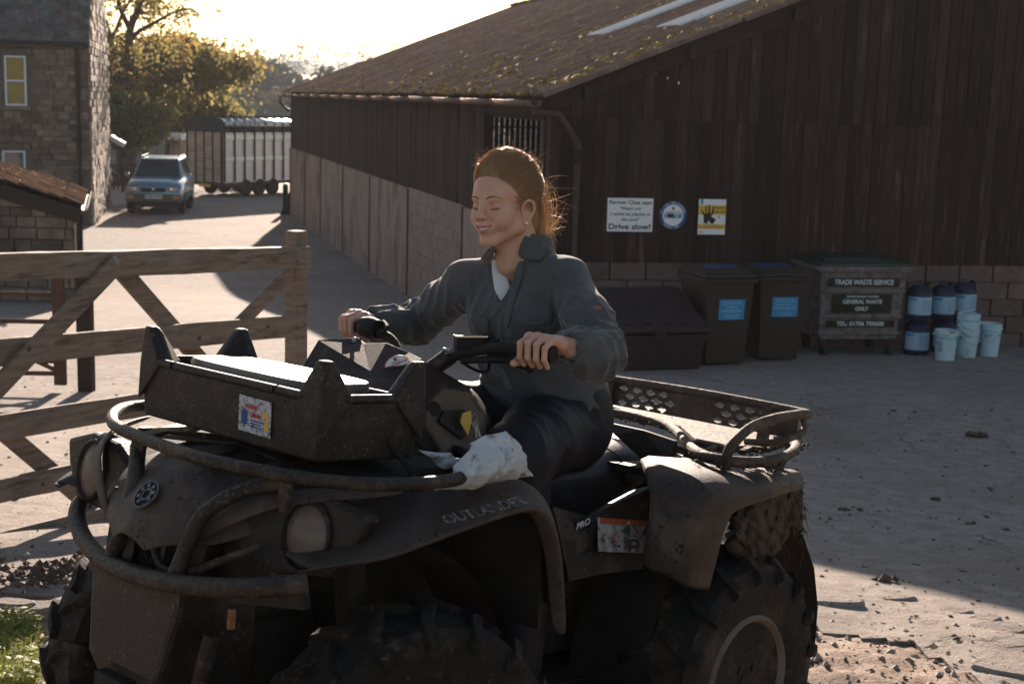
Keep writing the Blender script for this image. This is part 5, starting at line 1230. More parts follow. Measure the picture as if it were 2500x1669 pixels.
# ---- nose
def nose():
    prof = [(.985, .055, .735, .76), (.965, .105, .765, .79), (.93, .20, .795, .845), (.87, .27, .835, .895), (.78, .31, .865, .922), (.66, .34, .89, .935), (.50, .36, .905, .945), (.32, .37, .92, .955)]
    rows = []
    for (u, w, ze, zc) in prof:
        r_ = []
        for t in (-1, -.86, -.5, -.42, -.2, 0, .2, .42, .5, .86, 1):
            a = abs(t); z = zc - (zc - ze) * a ** 1.6
            if .41 < a < .51 and u < .94: z -= .010
            if a > .95: z -= .035 if u < .94 else .008
            r_.append((u + .015 * (1 - a), w * t, z))
        rows.append(r_)
    panel('bonnet', rows, M_pl2, 2)
    # emblem: ring with cog teeth on the bonnet slope
    c = Vector((.945, .012, .832)); nrm = Vector((.80, 0, .60)); xx = Vector((0, 1, 0)); M_ = frame_m(c + nrm * .006, xx, nrm.cross(xx)) @ Matrix.Diagonal((.72, .72, 1, 1))
    b = MB(); b.lathe([(0, 0), (.040, 0), (.044, .004), (.040, .007), (.036, .004), (0, .003)], 32, M_); em = b.build('emblem', M_pl, quad, smooth=40)
    M_em = mat('dull_chrome', (.20, .20, .21), (.05, .04, .035), scale=60, rough=.4, metal=.7, bump=.1)
    b = MB(); b.lathe([(.041, .003), (.045, .003), (.045, .008), (.041, .008)], 32, M_, closed=True); b.build('ring', M_em, em, smooth=40)
    for k in range(7):
        a = 2 * math.pi * k / 8 - .4; b = MB(); b.box(M_ @ Vector((.029 * math.cos(a), .029 * math.sin(a), .006)), (.012, .011, .005), M_.to_3x3() @ Matrix.Rotation(a, 3, 'Z')); b.build('tooth', M_em, em)
    b = MB(); b.lathe([(.014, .003), (.021, .003), (.021, .007), (.014, .007)], 24, M_, closed=True); b.build('cog', M_em, em)
    # grille: dark frame with diamond-mesh, open to the light behind
    b = MB()
    for i in range(-2, 9):
        for s in (-1, 1):
            y0 = -.16 + i * .04; a, e = Vector((.90, y0, .80)), Vector((.92, y0 + s * .12, .66))
            def clip(p, q):
                out = []
                for t in np.linspace(0, 1, 13):
                    v = p.lerp(q, t)
                    if -.15 < v.y < .15: out.append(v)
                return out
            cp = clip(a, e)
            if len(cp) > 1: b.beam(cp[0], cp[-1], .005, .010)
    b.build('grille', M_rub, quad)
    for y in (-.155, .155, -.075, .06):
        b = MB(); b.beam((.905, y, .82), (.93, y * .9, .65), .022, .03); b.build('grille_bar', M_pl, quad)
    b = MB(); b.beam((.94, -.17, .655), (.94, .17, .655), .05, .03); b.build('grille_bar', M_pl, quad)
    for s in (-1, 1):
        b = MB(); b.add([(.86, s * .15, .84), (.83, s * .34, .86), (.80, s * .36, .66), (.86, s * .17, .64)], [(0, 1, 2, 3)]); b.build('front_panel', M_pl, quad, solid=.02) if s > 0 else None
        # headlight housing and lens
        c = Vector((.812, .372, .815)) if s > 0 else Vector((.835, -.375, .815)); nrm = Vector((.93, .34 if s > 0 else .02, .10)).normalized(); xx = Vector((-nrm.y, nrm.x, 0)).normalized(); M_ = frame_m(c, xx, nrm.cross(xx))
        b = MB(); poly = [(-.16, -.055), (-.06, -.085), (.06, -.075), (.11, .0), (.13, .055), (.03, .085), (-.07, .075), (-.17, .02)]
        poly = [(x * s, y) for x, y in poly]
        b.prism(poly, .06, M_ @ Matrix.Translation((0, 0, -.05))); hs = b.build('headlight', M_pl, quad, bevel=.012)
        b = MB(); b.lathe([(.060, -.002), (.061, .010), (.054, .016), (.036, .020), (.015, .022), (0, .0225)], 28, M_ @ Matrix.Diagonal((.80, 1.05, 1, 1))); b.build('lens', M_lens2, hs, smooth=60)
        b = MB(); b.lathe([(.064, -.002), (.069, .018), (.064, .022), (.060, .014)], 28, M_ @ Matrix.Diagonal((.80, 1.05, 1, 1))); b.build('bezel', M_pl, hs, smooth=60)
        # cheek trim sweeping from grille to fender above the lamp
        rows = [[Vector((.95, s * .13, .775)), Vector((.955, s * .14, .75))], [Vector((.93, s * .22, .85)), Vector((.93, s * .235, .805))], [Vector((.86, s * .33, .905)), Vector((.885, s * .335, .875))], [Vector((.74, s * .42, .925)), Vector((.77, s * .445, .90))], [Vector((.62, s * .46, .935)), Vector((.66, s * .49, .91))]]
        panel('cheek', rows, M_pl2, 2, .012)
nose()

# ---- fenders
def fenders():
    crest = [(742, 1385, .42), (800, 1345, .43), (870, 1308, .44), (948, 1268, .45), (1085, 1203, .46), (1194, 1172, .465), (1268, 1165, .465), (1312, 1186, .47), (1332, 1240, .48), (1345, 1330, .48), (1350, 1480, .47)]
    low = [(738, 1396, .46), (806, 1385, .49), (880, 1376, .52), (960, 1366, .545), (1060, 1325, .56), (1175, 1284, .565), (1300, 1239, .57), (1338, 1258, .565), (1358, 1310, .56), (1374, 1380, .55), (1382, 1560, .53)]
    rows = []
    for i, (c, l) in enumerate(zip(crest, low)):
        C, Lw = lp(c[0], c[1], 1, c[2]), lp(l[0], l[1], 1, l[2])
        inn = C + Vector((-.02, -.17, .012)) if i < 7 else C + Vector((.03, -.15, .0))
        mid = C.lerp(Lw, .45) + Vector((0, .012, .010)); m2 = C.lerp(Lw, .82) + Vector((0, .010, .004))
        rows.append([inn, C.lerp(inn, .35) + Vector((0, 0, .004)), C, mid, m2, Lw, Lw + Vector((0, -.03, -.012)) if i < 7 else Lw + Vector((.03, -.02, 0))])
    panel('front_fender', rows, M_pl2, 2, .006); panel('front_fender', mirror_rows(rows), M_pl2, 2, .006)
    # deck between the fenders under the rack
    b = MB(); b.grid([[(.72, -.32, .905), (.72, 0, .935), (.72, .32, .905)], [(.42, -.38, .925), (.42, 0, .95), (.42, .38, .925)], [(.2, -.34, .90), (.2, 0, .95), (.2, .34, .90)]]); b.build('front_deck', M_pl, quad, solid=.01, smooth=60)
    # raised lettering
    A, B = lp(1080, 1279, 1, .556), lp(1276, 1228, 1, .556); up = lp(1178, 1215, 1, .50) - lp(1178, 1268, 1, .55)
    M_ = frame_m((A + B) / 2, B - A, up); w = (B - A).length
    o = text_mesh('lettering', 'OUTLANDER', .036, mat('worn_silver', (.19, .185, .185), (.06, .05, .045), scale=70, rough=.5, bump=.1, contrast=.08), quad, wb=False, bold=.012, sx=1.)
    xs = [v.co.x for v in o.data.vertices]; o.data.transform(M_ @ Matrix.Translation((0, 0, .009)) @ Matrix.Diagonal((w / (max(xs) - min(xs)), 1, 1, 1)))
    # rear fender: arch around the wheel, faceted
    cr = [(1575, 1400, .46), (1588, 1310, .47), (1615, 1215, .48), (1660, 1132, .47), (1735, 1148, .46), (1840, 1142, .45), (1925, 1143, .44), (1955, 1150, .42)]
    ou = [(1672, 1440, .55), (1690, 1350, .56), (1708, 1262, .575), (1738, 1195, .585), (1800, 1198, .585), (1868, 1180, .58), (1935, 1166, .57), (1962, 1170, .545)]
    lo = [(1742, 1445, .54), (1762, 1360, .56), (1778, 1300, .575), (1795, 1252, .585), (1830, 1240, .585), (1885, 1222, .58), (1940, 1200, .57), (1966, 1196, .545)]
    rows = []
    for c, o_, l in zip(cr, ou, lo):
        C, O_, L_ = lp(*c[:2], 1, c[2]), lp(*o_[:2], 1, o_[2]), lp(*l[:2], 1, l[2])
        rows.append([C + Vector((.0, -.02 if c[1] > 1180 else -.16, .01)), C, C.lerp(O_, .55) + Vector((0, .0, .012)), O_, O_.lerp(L_, .5) + Vector((0, .004, 0)), L_, L_ + Vector((0, -.04, -.004))])
    panel('rear_fender', rows, M_pl2, 1, .008, smooth=45); panel('rear_fender', mirror_rows(rows), M_pl2, 1, .008, smooth=45)
    # upright blade ahead of the rear fender that catches the sun
    bl = [[lp(1598, 1232, 1, .44), lp(1652, 1128, 1, .43)], [lp(1640, 1222, 1, .45), lp(1672, 1150, 1, .44)], [lp(1690, 1215, 1, .48), lp(1692, 1165, 1, .47)]]
    panel('fender_blade', bl, M_pl2, 2, .01)
    # side panels below the seat
    q = ln([(1335, 1240, .33), (1420, 1262, .31), (1545, 1195, .29), (1602, 1180, .30), (1590, 1260, .34), (1560, 1390, .36), (1470, 1400, .36), (1375, 1420, .37)], 1)
    b = MB(); b.add(q, [tuple(range(len(q)))]); b.build('side_panel', M_pl, quad, solid=.02)
    q = ln([(1345, 1255, .345), (1400, 1283, .335), (1452, 1262, .325), (1432, 1360, .35), (1378, 1392, .365)], 1); b = MB(); b.add(q, [tuple(range(len(q)))]); b.build('side_panel', M_pl2, quad, solid=.012)
    q = ln([(1392, 1283, .35), (1445, 1262, .345), (1440, 1285, .348), (1418, 1297, .352)], 1); b = MB(); b.add(q, [(0, 1, 2, 3)]); pb = b.build('name_patch', M_rub, quad, solid=.003)
    A, B = lp(1406, 1287, 1, .356), lp(1440, 1271, 1, .356); o = text_mesh('lettering', 'PRO', .022, mat('silver_print', (.45, .46, .48), rough=.4, bump=0), pb, wb=False, bold=.02, shear=.25)
    xs = [v.co.x for v in o.data.vertices]; M_ = frame_m((A + B) / 2, B - A, lp(1420, 1250, 1, .356) - lp(1420, 1290, 1, .356)); o.data.transform(M_ @ Matrix.Diagonal(((B - A).length / (max(xs) - min(xs)), 1, 1, 1)))
    # side panel on the tank, with a pocket for the key
    q = ln([(1040, 1040, .24), (1045, 985, .22), (1085, 945, .20), (1150, 955, .19), (1182, 1010, .19), (1195, 1085, .20), (1180, 1110, .23), (1090, 1118, .26)], 1)
    b = MB(); b.add(q, [tuple(range(len(q)))]); b.build('tank_panel', mat('brown_dusty_plastic', (.06, .045, .036), (.10, .078, .062), scale=7, rough=.65, bump=.15), quad, solid=.02, bevel=.006)
    q = ln([(1068, 1030, .235), (1080, 1002, .225), (1130, 1000, .215), (1150, 1040, .22), (1125, 1072, .23)], 1); b = MB(); b.add(q, [tuple(range(len(q)))]); b.build('key_pocket', M_rub, quad, solid=.006)
    c = lp(1057, 997, 1, .225); b = MB(); b.lathe([(.012, -.002), (.017, 0), (.017, .006), (.012, .006)], 16, frame_m(c, (-.9, .4, 0), (0, 0, 1))); b.build('switch', M_rub, quad)
    q = [[lp(1075, 935, 1, -.02), lp(1110, 932, 1, .10), lp(1080, 945, 1, .20)], [lp(1130, 925, 1, -.02), lp(1165, 940, 1, .10), lp(1150, 955, 1, .20)], [lp(1185, 1000, 1, -.02), lp(1200, 1010, 1, .10), lp(1185, 1015, 1, .20)], [lp(1225, 1090, 1, 0), lp(1230, 1095, 1, .10), lp(1200, 1092, 1, .20)]]
    panel('tank_cover', q, M_pl, 2, .01)
fenders()

# ---- stickers on the quad
def stickers():
    q = ln([(1470, 1262, .37), (1608, 1272, .352), (1578, 1354, .375), (1463, 1343, .39)], 1)
    x, y = q[1] - q[0], q[0] - q[3]; M_ = frame_m(sum(q, Vector()) / 4, x, y); w, h = x.length, y.length
    r = MB().box((0, 0, 0), (w, h, .002)).build('warning_label', mat('dirty_label', (.30, .33, .38), (.20, .17, .16), scale=30, rough=.5, bump=0, dirt=(.05, .03, .022), dscale=22, damt=.42), quad); r.matrix_basis = M_
    Mo = mat('orange_band', (.32, .06, .02), (.22, .05, .02), scale=30, rough=.5, bump=0)
    decal('band', r, [(-.47 * w, .32 * h), (.47 * w, .32 * h), (.46 * w, .5 * h), (-.46 * w, .5 * h)], Mo, .0022)
    decal('triangle', r, [(-.02 * w, .36 * h), (.05 * w, .36 * h), (.015 * w, .47 * h)], M_yel, .003)
    lett(r, '+6', -.08 * w, .13 * h, .16 * h, M_ink, .01, z=.002); lett(r, '+6', -.16 * w, -.32 * h, .16 * h, M_ink, .01, z=.002)
    def ring(x, y, rad, m, t=.006): 
        b = MB(); b.lathe([(rad - t * .5, .0012), (rad, .0012), (rad, .0022), (rad - t * .5, .0022)], 20, Matrix.Translation((x, y, 0)), closed=True); b.build('symbol', m, r)
    ring(-.2 * w, -.06 * h, .012, Mo); ring(.14 * w, .12 * h, .012, Mo)
    decal('symbol', r, [(.005 * w + .012 * math.cos(a), .17 * h + .012 * math.sin(a)) for a in np.linspace(0, 6, 16)], mat('green_dot', (.02, .06, .05), rough=.5, bump=0), .0024)
    for cx, cy in ((.10, -.16), (.09, -.36), (.34, .13)):
        for dx in (-.06, .07): ring((cx + dx) * w, (cy - .03) * h, .0075, M_ink, .007)
        decal('symbol', r, [((cx - .08) * w, cy * h), ((cx + .1) * w, cy * h), ((cx + .06) * w, (cy + .07) * h), ((cx - .04) * w, (cy + .08) * h)], M_ink, .002)
    decal('symbol', r, [(.0 * w, -.45 * h), (.006 * w, -.45 * h), (.035 * w, .06 * h), (.029 * w, .06 * h)], M_ink, .0018); decal('symbol', r, [(.02 * w, .0 * h), (.45 * w, -.02 * h), (.45 * w, -.03 * h), (.02 * w, -.012 * h)], M_ink, .0018)
stickers()

# ---- pod, handlebars
def bars():
    # pod: faceted cowl in front of the bars
    T = {k: lp(*v) for k, v in dict(a=(741, 890, 1, -.20), b=(777, 829, 1, -.20), c=(874, 823, 1, -.10), d=(886, 838, 1, -.06), e=(943, 836, 1, .02), f=(1000, 860, 1, .10), g=(1030, 876, 1, .16), h=(1078, 955, 1, .20), i=(1050, 1060, 1, .24), j=(905, 985, 1, .22), k=(700, 905, 1, -.22), l=(905, 905, 1, .10)).items()}
    back = {k: T[k] + Vector((-.16, -.03, -.075)) for k in 'bcdefg'}
    b = MB(); ks = list(T); P = [T[k] for k in ks] + [back[k] for k in 'bcdefg'] + [T['a'] + Vector((.02, -.02, -.22)), T['j'] + Vector((-.02, 0, -.16)), T['i'] + Vector((-.05, 0, -.12)), T['b'] + Vector((-.2, 0, -.25)), T['h'] + Vector((-.15, -.05, 0))]
    I = {k: n for n, k in enumerate(ks + ['B' + k for k in 'bcdefg'] + ['a2', 'j2', 'i2', 'b2', 'h2'])}
    F = ['a b c d l', 'd e l', 'e f g l', 'l g h j', 'a l j', 'a j j2 a2', 'j h i', 'j i i2 j2', 'b Bb Bc c', 'c Bc Bd d', 'd Bd Be e', 'e Be Bf f', 'f Bf Bg g', 'g Bg h2 h', 'a b Bb b2 a2', 'h h2 i']
    b.add(P, [tuple(I[x] for x in f.split()) for f in F]); b.build('cowl', mat('cowl_plastic', (.020, .016, .016), (.032, .025, .025), scale=6, rough=.72, bump=.1, bscale=160, spec=.15, dirt=(.07, .052, .045), dscale=7, damt=.3), quad, bevel=.006, seg=2, solid=.006)
    # plate with rivets on the cowl front
    A, B, C, D = lp(862, 828, 1, -.105), lp(884, 836, 1, -.08), lp(806, 893, 1, -.10), lp(790, 905, 1, -.14)
    off = Vector((.008, .012, .003)); b = MB(); b.add([p + off for p in (lp(838, 830, 1, -.13), lp(880, 828, 1, -.09), lp(826, 888, 1, -.10), lp(795, 903, 1, -.13))], [(0, 1, 2, 3)]); pl = b.build('cowl_strap', M_pl2, quad, solid=.004)
    for px, py in ((862, 832), (802, 893)): b = MB(); b.lathe([(0, .005), (.006, .003), (.008, 0)], 10, frame_m(lp(px, py, 1, -.105) + off * 1.6, (0, 1, 0), (-.4, 0, .9))); b.build('rivet', M_tag, pl)
    # oval dealer sticker
    c = lp(969, 891, 1, .125); n_ = (_co - c).normalized(); xx = (lp(1000, 878, 1, .14) - lp(938, 905, 1, .10)).normalized(); M_ = frame_m(c + n_ * .012, xx, Vector((0, 0, 1)))
    st = MB().lathe([(0, 0), (.0295, 0), (.0295, .001), (0, .001)], 32, Matrix.Diagonal((1, .74, 1, 1))).build('oval_sticker', M_white, quad); st.matrix_basis = M_
    Mred = mat('red_print', (.5, .03, .03), rough=.5, bump=0)
    b = MB(); b.lathe([(.0280, .001), (.0295, .001), (.0295, .0014), (.0280, .0014)], 32, Matrix.Diagonal((1, .74, 1, 1)), closed=True); b.build('rim', Mred, st)
    lett(st, 'GUY MACHINERY LTD', 0, .0025, .0068, Mred, .02, w=.050, z=.0016); lett(st, 'www.guymachinery.co.uk', 0, -.0055, .004, M_ink, .01, w=.046, z=.0016); lett(st, '01282 648801', 0, -.0125, .005, Mred, .01, w=.03, z=.0016); lett(st, 'SUPPLIED BY', 0, .0085, .003, M_ink, .01, w=.02, z=.0016)
    for k in range(5): decal('crest', st, [(.002 + .004 * math.cos(k * 1.26 + a), .0145 + .004 * math.sin(k * 1.26 + a)) for a in (0, .5, 1.0)] + [(.002, .0145)], M_ink, .0016)
    # bar
    gl0, gl1 = lp(1225, 848, 1, .27), lp(1352, 866, 1, .405)
    gr0, gr1 = lp(925, 812, 1, -.24), lp(853, 792, 1, -.40)
    cen = Vector((.20, .0, 1.06))
    path = smooth_path([gr1, gr0, lp(965, 840, 1, -.16), cen + Vector((0, -.05, 0)), cen + Vector((0, .05, 0)), lp(1085, 880, 1, .14), gl0, gl1], 5)
    b = MB(); b.tube(path, .012, 10); hb = b.build('handlebar', M_dark, quad, smooth=60)
    b = MB(); b.tube([lp(990, 940, 1, .09), lp(1040, 905, 1, .12), lp(1090, 868, 1, .15)], .016, 10); b.build('riser', M_pl, hb, smooth=60)
    for nm, a, e in (('grip', gl0, gl1), ('grip', gr0, gr1)):
        b = MB(); n = 14; pts = [a.lerp(e, t / n) for t in range(n + 1)]; b.tube(pts, [.0172 if k % 2 else .0160 for k in range(n)] + [.021], 12); b.build(nm, M_rub, hb, smooth=50)
    # master cylinder with reservoir, switch block, levers
    c0, c1, c2 = lp(1110, 850, 1, .16), lp(1184, 850, 1, .20), lp(1110, 815, 1, .16)
    xx = (c1 - c0); yy = Vector((0, 0, 1)); M_ = frame_m((c0 + c1) / 2 + Vector((0, 0, .008)), xx, yy)
    b = MB(); b.box((0, 0, 0), (xx.length, .036, .040)); o = b.build('brake_reservoir', M_dark, hb, bevel=.003); o.matrix_basis = M_
    b = MB(); b.box((0, 0, 0), (xx.length + .004, .005, .043)); o = b.build('reservoir_cap', mat('bright_cap', (.35, .33, .32), rough=.18, metal=.9, bump=0), hb, bevel=.001); o.matrix_basis = M_ @ Matrix.Translation((0, .021, 0))
    b = MB(); b.tube([lp(1195, 862, 1, .225), lp(1242, 862, 1, .265)], .024, 12); b.tube([lp(1200, 830, 1, .22), lp(1205, 850, 1, .225)], .02, 10); b.build('switch_block', M_rub, hb, smooth=50)
    b = MB(); b.lathe([(0, -.008), (.018, -.008), (.021, 0), (.018, .008), (0, .008)], 20, frame_m(lp(1192, 828, 1, .20), (0, 1, 0), (0, 0, 1))); b.build('thumb_dial', M_rub, hb, smooth=50)
    b = MB(); b.tube(smooth_path([lp(1125, 880, 1, .20), lp(1180, 878, 1, .23), lp(1225, 876, 1, .27), lp(1262, 890, 1, .31), lp(1290, 900, 1, .335)], 4), [.008] * 12 + [.007, .006, .0055, .005, .006], 8); lv = b.build('brake_lever', M_dark, hb, smooth=60)
    b = MB(); b.lathe([(0, -.010), (.007, -.007), (.010, 0), (.007, .007), (0, .010)], 12, Matrix.Translation(lp(1294, 900, 1, .34))); b.build('lever_ball', M_rub, lv, smooth=60)
    b = MB(); b.tube(smooth_path([lp(1130, 885, 1, .18), lp(1165, 905, 1, .19), lp(1190, 905, 1, .2), lp(1195, 880, 1, .21)], 5), .004, 6); b.build('cable', M_rub, hb, smooth=60)
    b = MB(); b.tube(smooth_path([lp(1110, 880, 1, .15), lp(1060, 915, 1, .13), lp(1010, 950, 1, .10)], 5), .006, 6); b.build('cable', M_rub, hb, smooth=60)
    b = MB(); b.lathe([(0, -.012), (.006, -.012), (.006, .012), (0, .012)], 8, frame_m(lp(1092, 855, 1, .15), (0, 0, 1), (1, 0, 0))); b.build('bleed_screw', M_tag, hb)
    # throttle block with guard on the far side
    c = lp(905, 800, 1, -.27); b = MB(); b.lathe([(0, -.03), (.026, -.03), (.030, 0), (.024, .03), (0, .03)], 12, frame_m(c, (0, 0, 1), (1, 0, 0))); b.build('throttle_block', M_rub, hb, smooth=50)
    b = MB(); b.tube(smooth_path([lp(925, 818, 1, -.2), lp(945, 800, 1, -.2), lp(935, 785, 1, -.25)], 4), .006, 8); b.build('throttle_lever', M_dark, hb, smooth=60)
bars()

# ---- racks, bumper
def racks():
    z = .938
    pts = ln([(470, 1010), (400, 990), (340, 990), (296, 998), (274, 1016), (284, 1040), (345, 1068), (480, 1115), (640, 1150), (780, 1172), (900, 1182), (1020, 1180), (1110, 1170), (1152, 1152), (1158, 1130), (1130, 1106), (1080, 1094), (1010, 1085)], 2, z)
    b = MB(); b.tube(smooth_path(pts, 4), .0138, 10); fr = b.build('front_rack', M_tub, quad, smooth=60)
    for a, c in (((352, 1064), (560, 1010)), ((500, 1112), (700, 1060)), ((640, 1146), (830, 1090)), ((345, 1045), (990, 1120)), ((420, 1010), (1040, 1095))):
        b = MB(); p, q = lp(*a, 2, z - .012), lp(*c, 2, z - .012); b.beam(p, q, .035, .008); b.build('rack_bar', M_tub, fr)
    # bumper
    bp = ln([(212, 1222, .80), (196, 1228, .84), (188, 1262, .88), (205, 1315, .92), (255, 1368, .95), (335, 1402, .975), (430, 1424, .985), (560, 1434, .985), (660, 1432, .97), (748, 1424, .93)], 0)
    b = MB(); b.tube(smooth_path(bp, 4), .0200, 12); bm_ = b.build('front_bumper', M_tub, quad, smooth=60)
    b = MB(); b.tube(smooth_path(ln([(338, 1085, .86), (332, 1150, .90), (318, 1230, .93), (292, 1310, .945), (272, 1362, .945)], 0), 4), .0175, 10); b.build('bumper_hoop', M_tub, bm_, smooth=60)
    b = MB(); b.tube(smooth_path(ln([(690, 1175, .86), (600, 1195, .90), (540, 1222, .935), (492, 1262, .955), (462, 1320, .965), (432, 1392, .965), (420, 1420, .965)], 0), 4), .0165, 10); b.build('bumper_hoop', M_tub, bm_, smooth=60)
    b = MB(); b.tube(smooth_path(ln([(355, 1262, .93), (372, 1320, .93), (400, 1385, .94), (470, 1392, .945), (560, 1360, .93), (640, 1330, .91)], 0), 4), .009, 8); b.build('bumper_brace', M_tub, bm_, smooth=60)
    for px, py in ((345, 1085), (700, 1175)):
        q = lp(px, py, 0, .87); b = MB(); b.prism([(-.02, .02), (.03, .02), (.012, -.06), (-.002, -.06)], .012, frame_m(q, (0, 1, 0), (0, 0, 1))); b.build('bracket', M_tub, fr, bevel=.003)
    # rear rack
    zr = .915
    low = ln([(1478, 1005), (1560, 1020), (1640, 1045), (1690, 1095), (1740, 1118), (1830, 1128), (1900, 1120), (1940, 1098), (1935, 1080), (1890, 1075)], 2, zr)
    b = MB(); b.tube(smooth_path(low, 5), .0145, 10); rr = b.build('rear_rack', M_rack, quad, smooth=60)
    U0, U1 = lp(1470, 922, 2, 1.035), lp(1952, 1006, 2, 1.035)
    b = MB(); b.tube(smooth_path([lp(1468, 918, 2, 1.035), U0, U0.lerp(U1, .5) + Vector((-.01, 0, .004)), U1, U1 + Vector((.04, .02, -.002)), lp(1890, 1022, 2, 1.03), lp(1830, 1045, 2, 1.005), lp(1785, 1090, 2, .96), lp(1770, 1130, 2, .91)], 6), .0135, 10); b.build('rack_rail', M_rack, rr, smooth=60)
    b = MB(); b.tube(smooth_path([U1, lp(1962, 1030, 2, 1.01), lp(1958, 1055, 2, .985), lp(1900, 1078, 2, .96), lp(1820, 1078, 2, .945)], 5), .0095, 8); b.build('rack_loop', M_rack, rr, smooth=60)
    for t in (.06, .86): b = MB(); p = U0.lerp(U1, t); b.beam(p, p + Vector((.02, 0, -.11)), .03, .018); b.build('rack_stay', M_rack, rr)
    # mesh panel with diamond holes
    b = MB(); ux = (U1 - U0); wdt = ux.length; ux.normalize(); dn = Vector((.03, 0, -1)).normalized(); hh = .075
    def P(x, y): return U0 + ux * x + dn * y
    holes = []
    for g0 in (.10, .60):
        for j in range(3):
            for i in range(4): holes.append((g0 * wdt + .022 + i * .052 + (.026 if j == 1 else 0), .018 + j * .022))
    xs = sorted({0, wdt})
    # plate built of strips around the holes
    M_p = M_rack; nxx, nyy = 150, 20
    def hole(x, y): return any(abs(x - hx) / .020 + abs(y - hy) / .0098 < 1 for hx, hy in holes)
    vs_, fs_, V = [], [], {}
    for i in range(nxx):
        for j in range(nyy):
            x, y = (i + .5) / nxx * wdt, .008 + (j + .5) / nyy * (hh - .008)
            if hole(x, y): continue
            idx = []
            for di, dj in ((0, 0), (1, 0), (1, 1), (0, 1)):
                k = (i + di, j + dj)
                if k not in V: V[k] = len(vs_); vs_.append(P(k[0] / nxx * wdt, .008 + k[1] / nyy * (hh - .008)))
                idx.append(V[k])
            fs_.append(tuple(idx))
    b.add(vs_, fs_); b.build('mesh_panel', M_rack, rr, solid=.004)
    # deck
    dk = ln([(1478, 1000), (1560, 1003), (1640, 1015), (1740, 1040), (1870, 1068), (1935, 1085), (1880, 1105), (1760, 1105), (1700, 1090), (1660, 1055), (1560, 1030)], 2, .90)
    b = MB(); b.add(dk, [tuple(range(len(dk)))]); b.build('rack_deck', M_rack, rr, solid=.02, bevel=.004)
    for a, c in (((1600, 1025), (1900, 1085)), ((1560, 1010), (1890, 1072)), ((1690, 1080), (1880, 1098)), ((1730, 1100), (1800, 1060)), ((1810, 1104), (1870, 1075))):
        b = MB(); b.beam(lp(*a, 2, .912), lp(*c, 2, .912), .018, .014); b.build('rack_bar', M_rack, rr, bevel=.003)
    for px, py in ((1770, 1128), (1905, 1120), (1690, 1100)): b = MB(); q = lp(px, py, 2, .905); b.beam(q, q + Vector((.0, -.02, -.06)), .03, .025); b.build('rack_foot', M_rack, rr)
    # body under rear rack
    b = MB(); b.grid([[(-.40, -.34, .86), (-.40, .34, .86)], [(-.95, -.34, .85), (-.95, .34, .85)], [(-1.0, -.34, .66), (-1.0, .34, .66)]]); b.build('tail', M_pl, quad, solid=.02)
    b = MB(); q = [lp(1478, 1030, 1, .05), lp(1570, 1050, 1, .18), lp(1645, 1075, 1, .26), lp(1640, 1140, 1, .27), lp(1600, 1150, 1, .22), lp(1500, 1060, 1, .10)]; b.add(q, [tuple(range(6))]); b.build('seat_surround', M_pl, quad, solid=.03)
    # seat
    rows = []
    for (u, w, z0, zc) in ((.16, .09, .86, .90), (.05, .12, .84, .885), (-.1, .145, .82, .872), (-.28, .165, .815, .872), (-.42, .170, .825, .888), (-.52, .165, .84, .905), (-.585, .14, .85, .90), (-.60, .10, .84, .86)):
        rows.append([(u, -w * .95, z0 - .09), (u, -w, z0 - .02), (u, -w * .92, z0 + .028), (u, -w * .6, zc - .004), (u, 0, zc), (u, w * .6, zc - .004), (u, w * .92, z0 + .028), (u, w, z0 - .02), (u, w * .95, z0 - .09)])
    b = MB(); b.grid(rows); n = len(rows[0]); b.f += [tuple(range(n)), tuple(range((len(rows) - 1) * n, len(rows) * n))[::-1]]; b.mi += [0, 0]; st = b.build('seat', M_seat, quad, smooth=180, sub=2)
    b = MB(); b.tube(smooth_path([(-.44, -.155, .862), (-.43, -.1, .890), (-.42, 0, .8955), (-.43, .1, .890), (-.44, .155, .862), (-.445, .168, .80)], 4), .0025, 6); b.build('piping', M_rub, st, smooth=60)
racks()
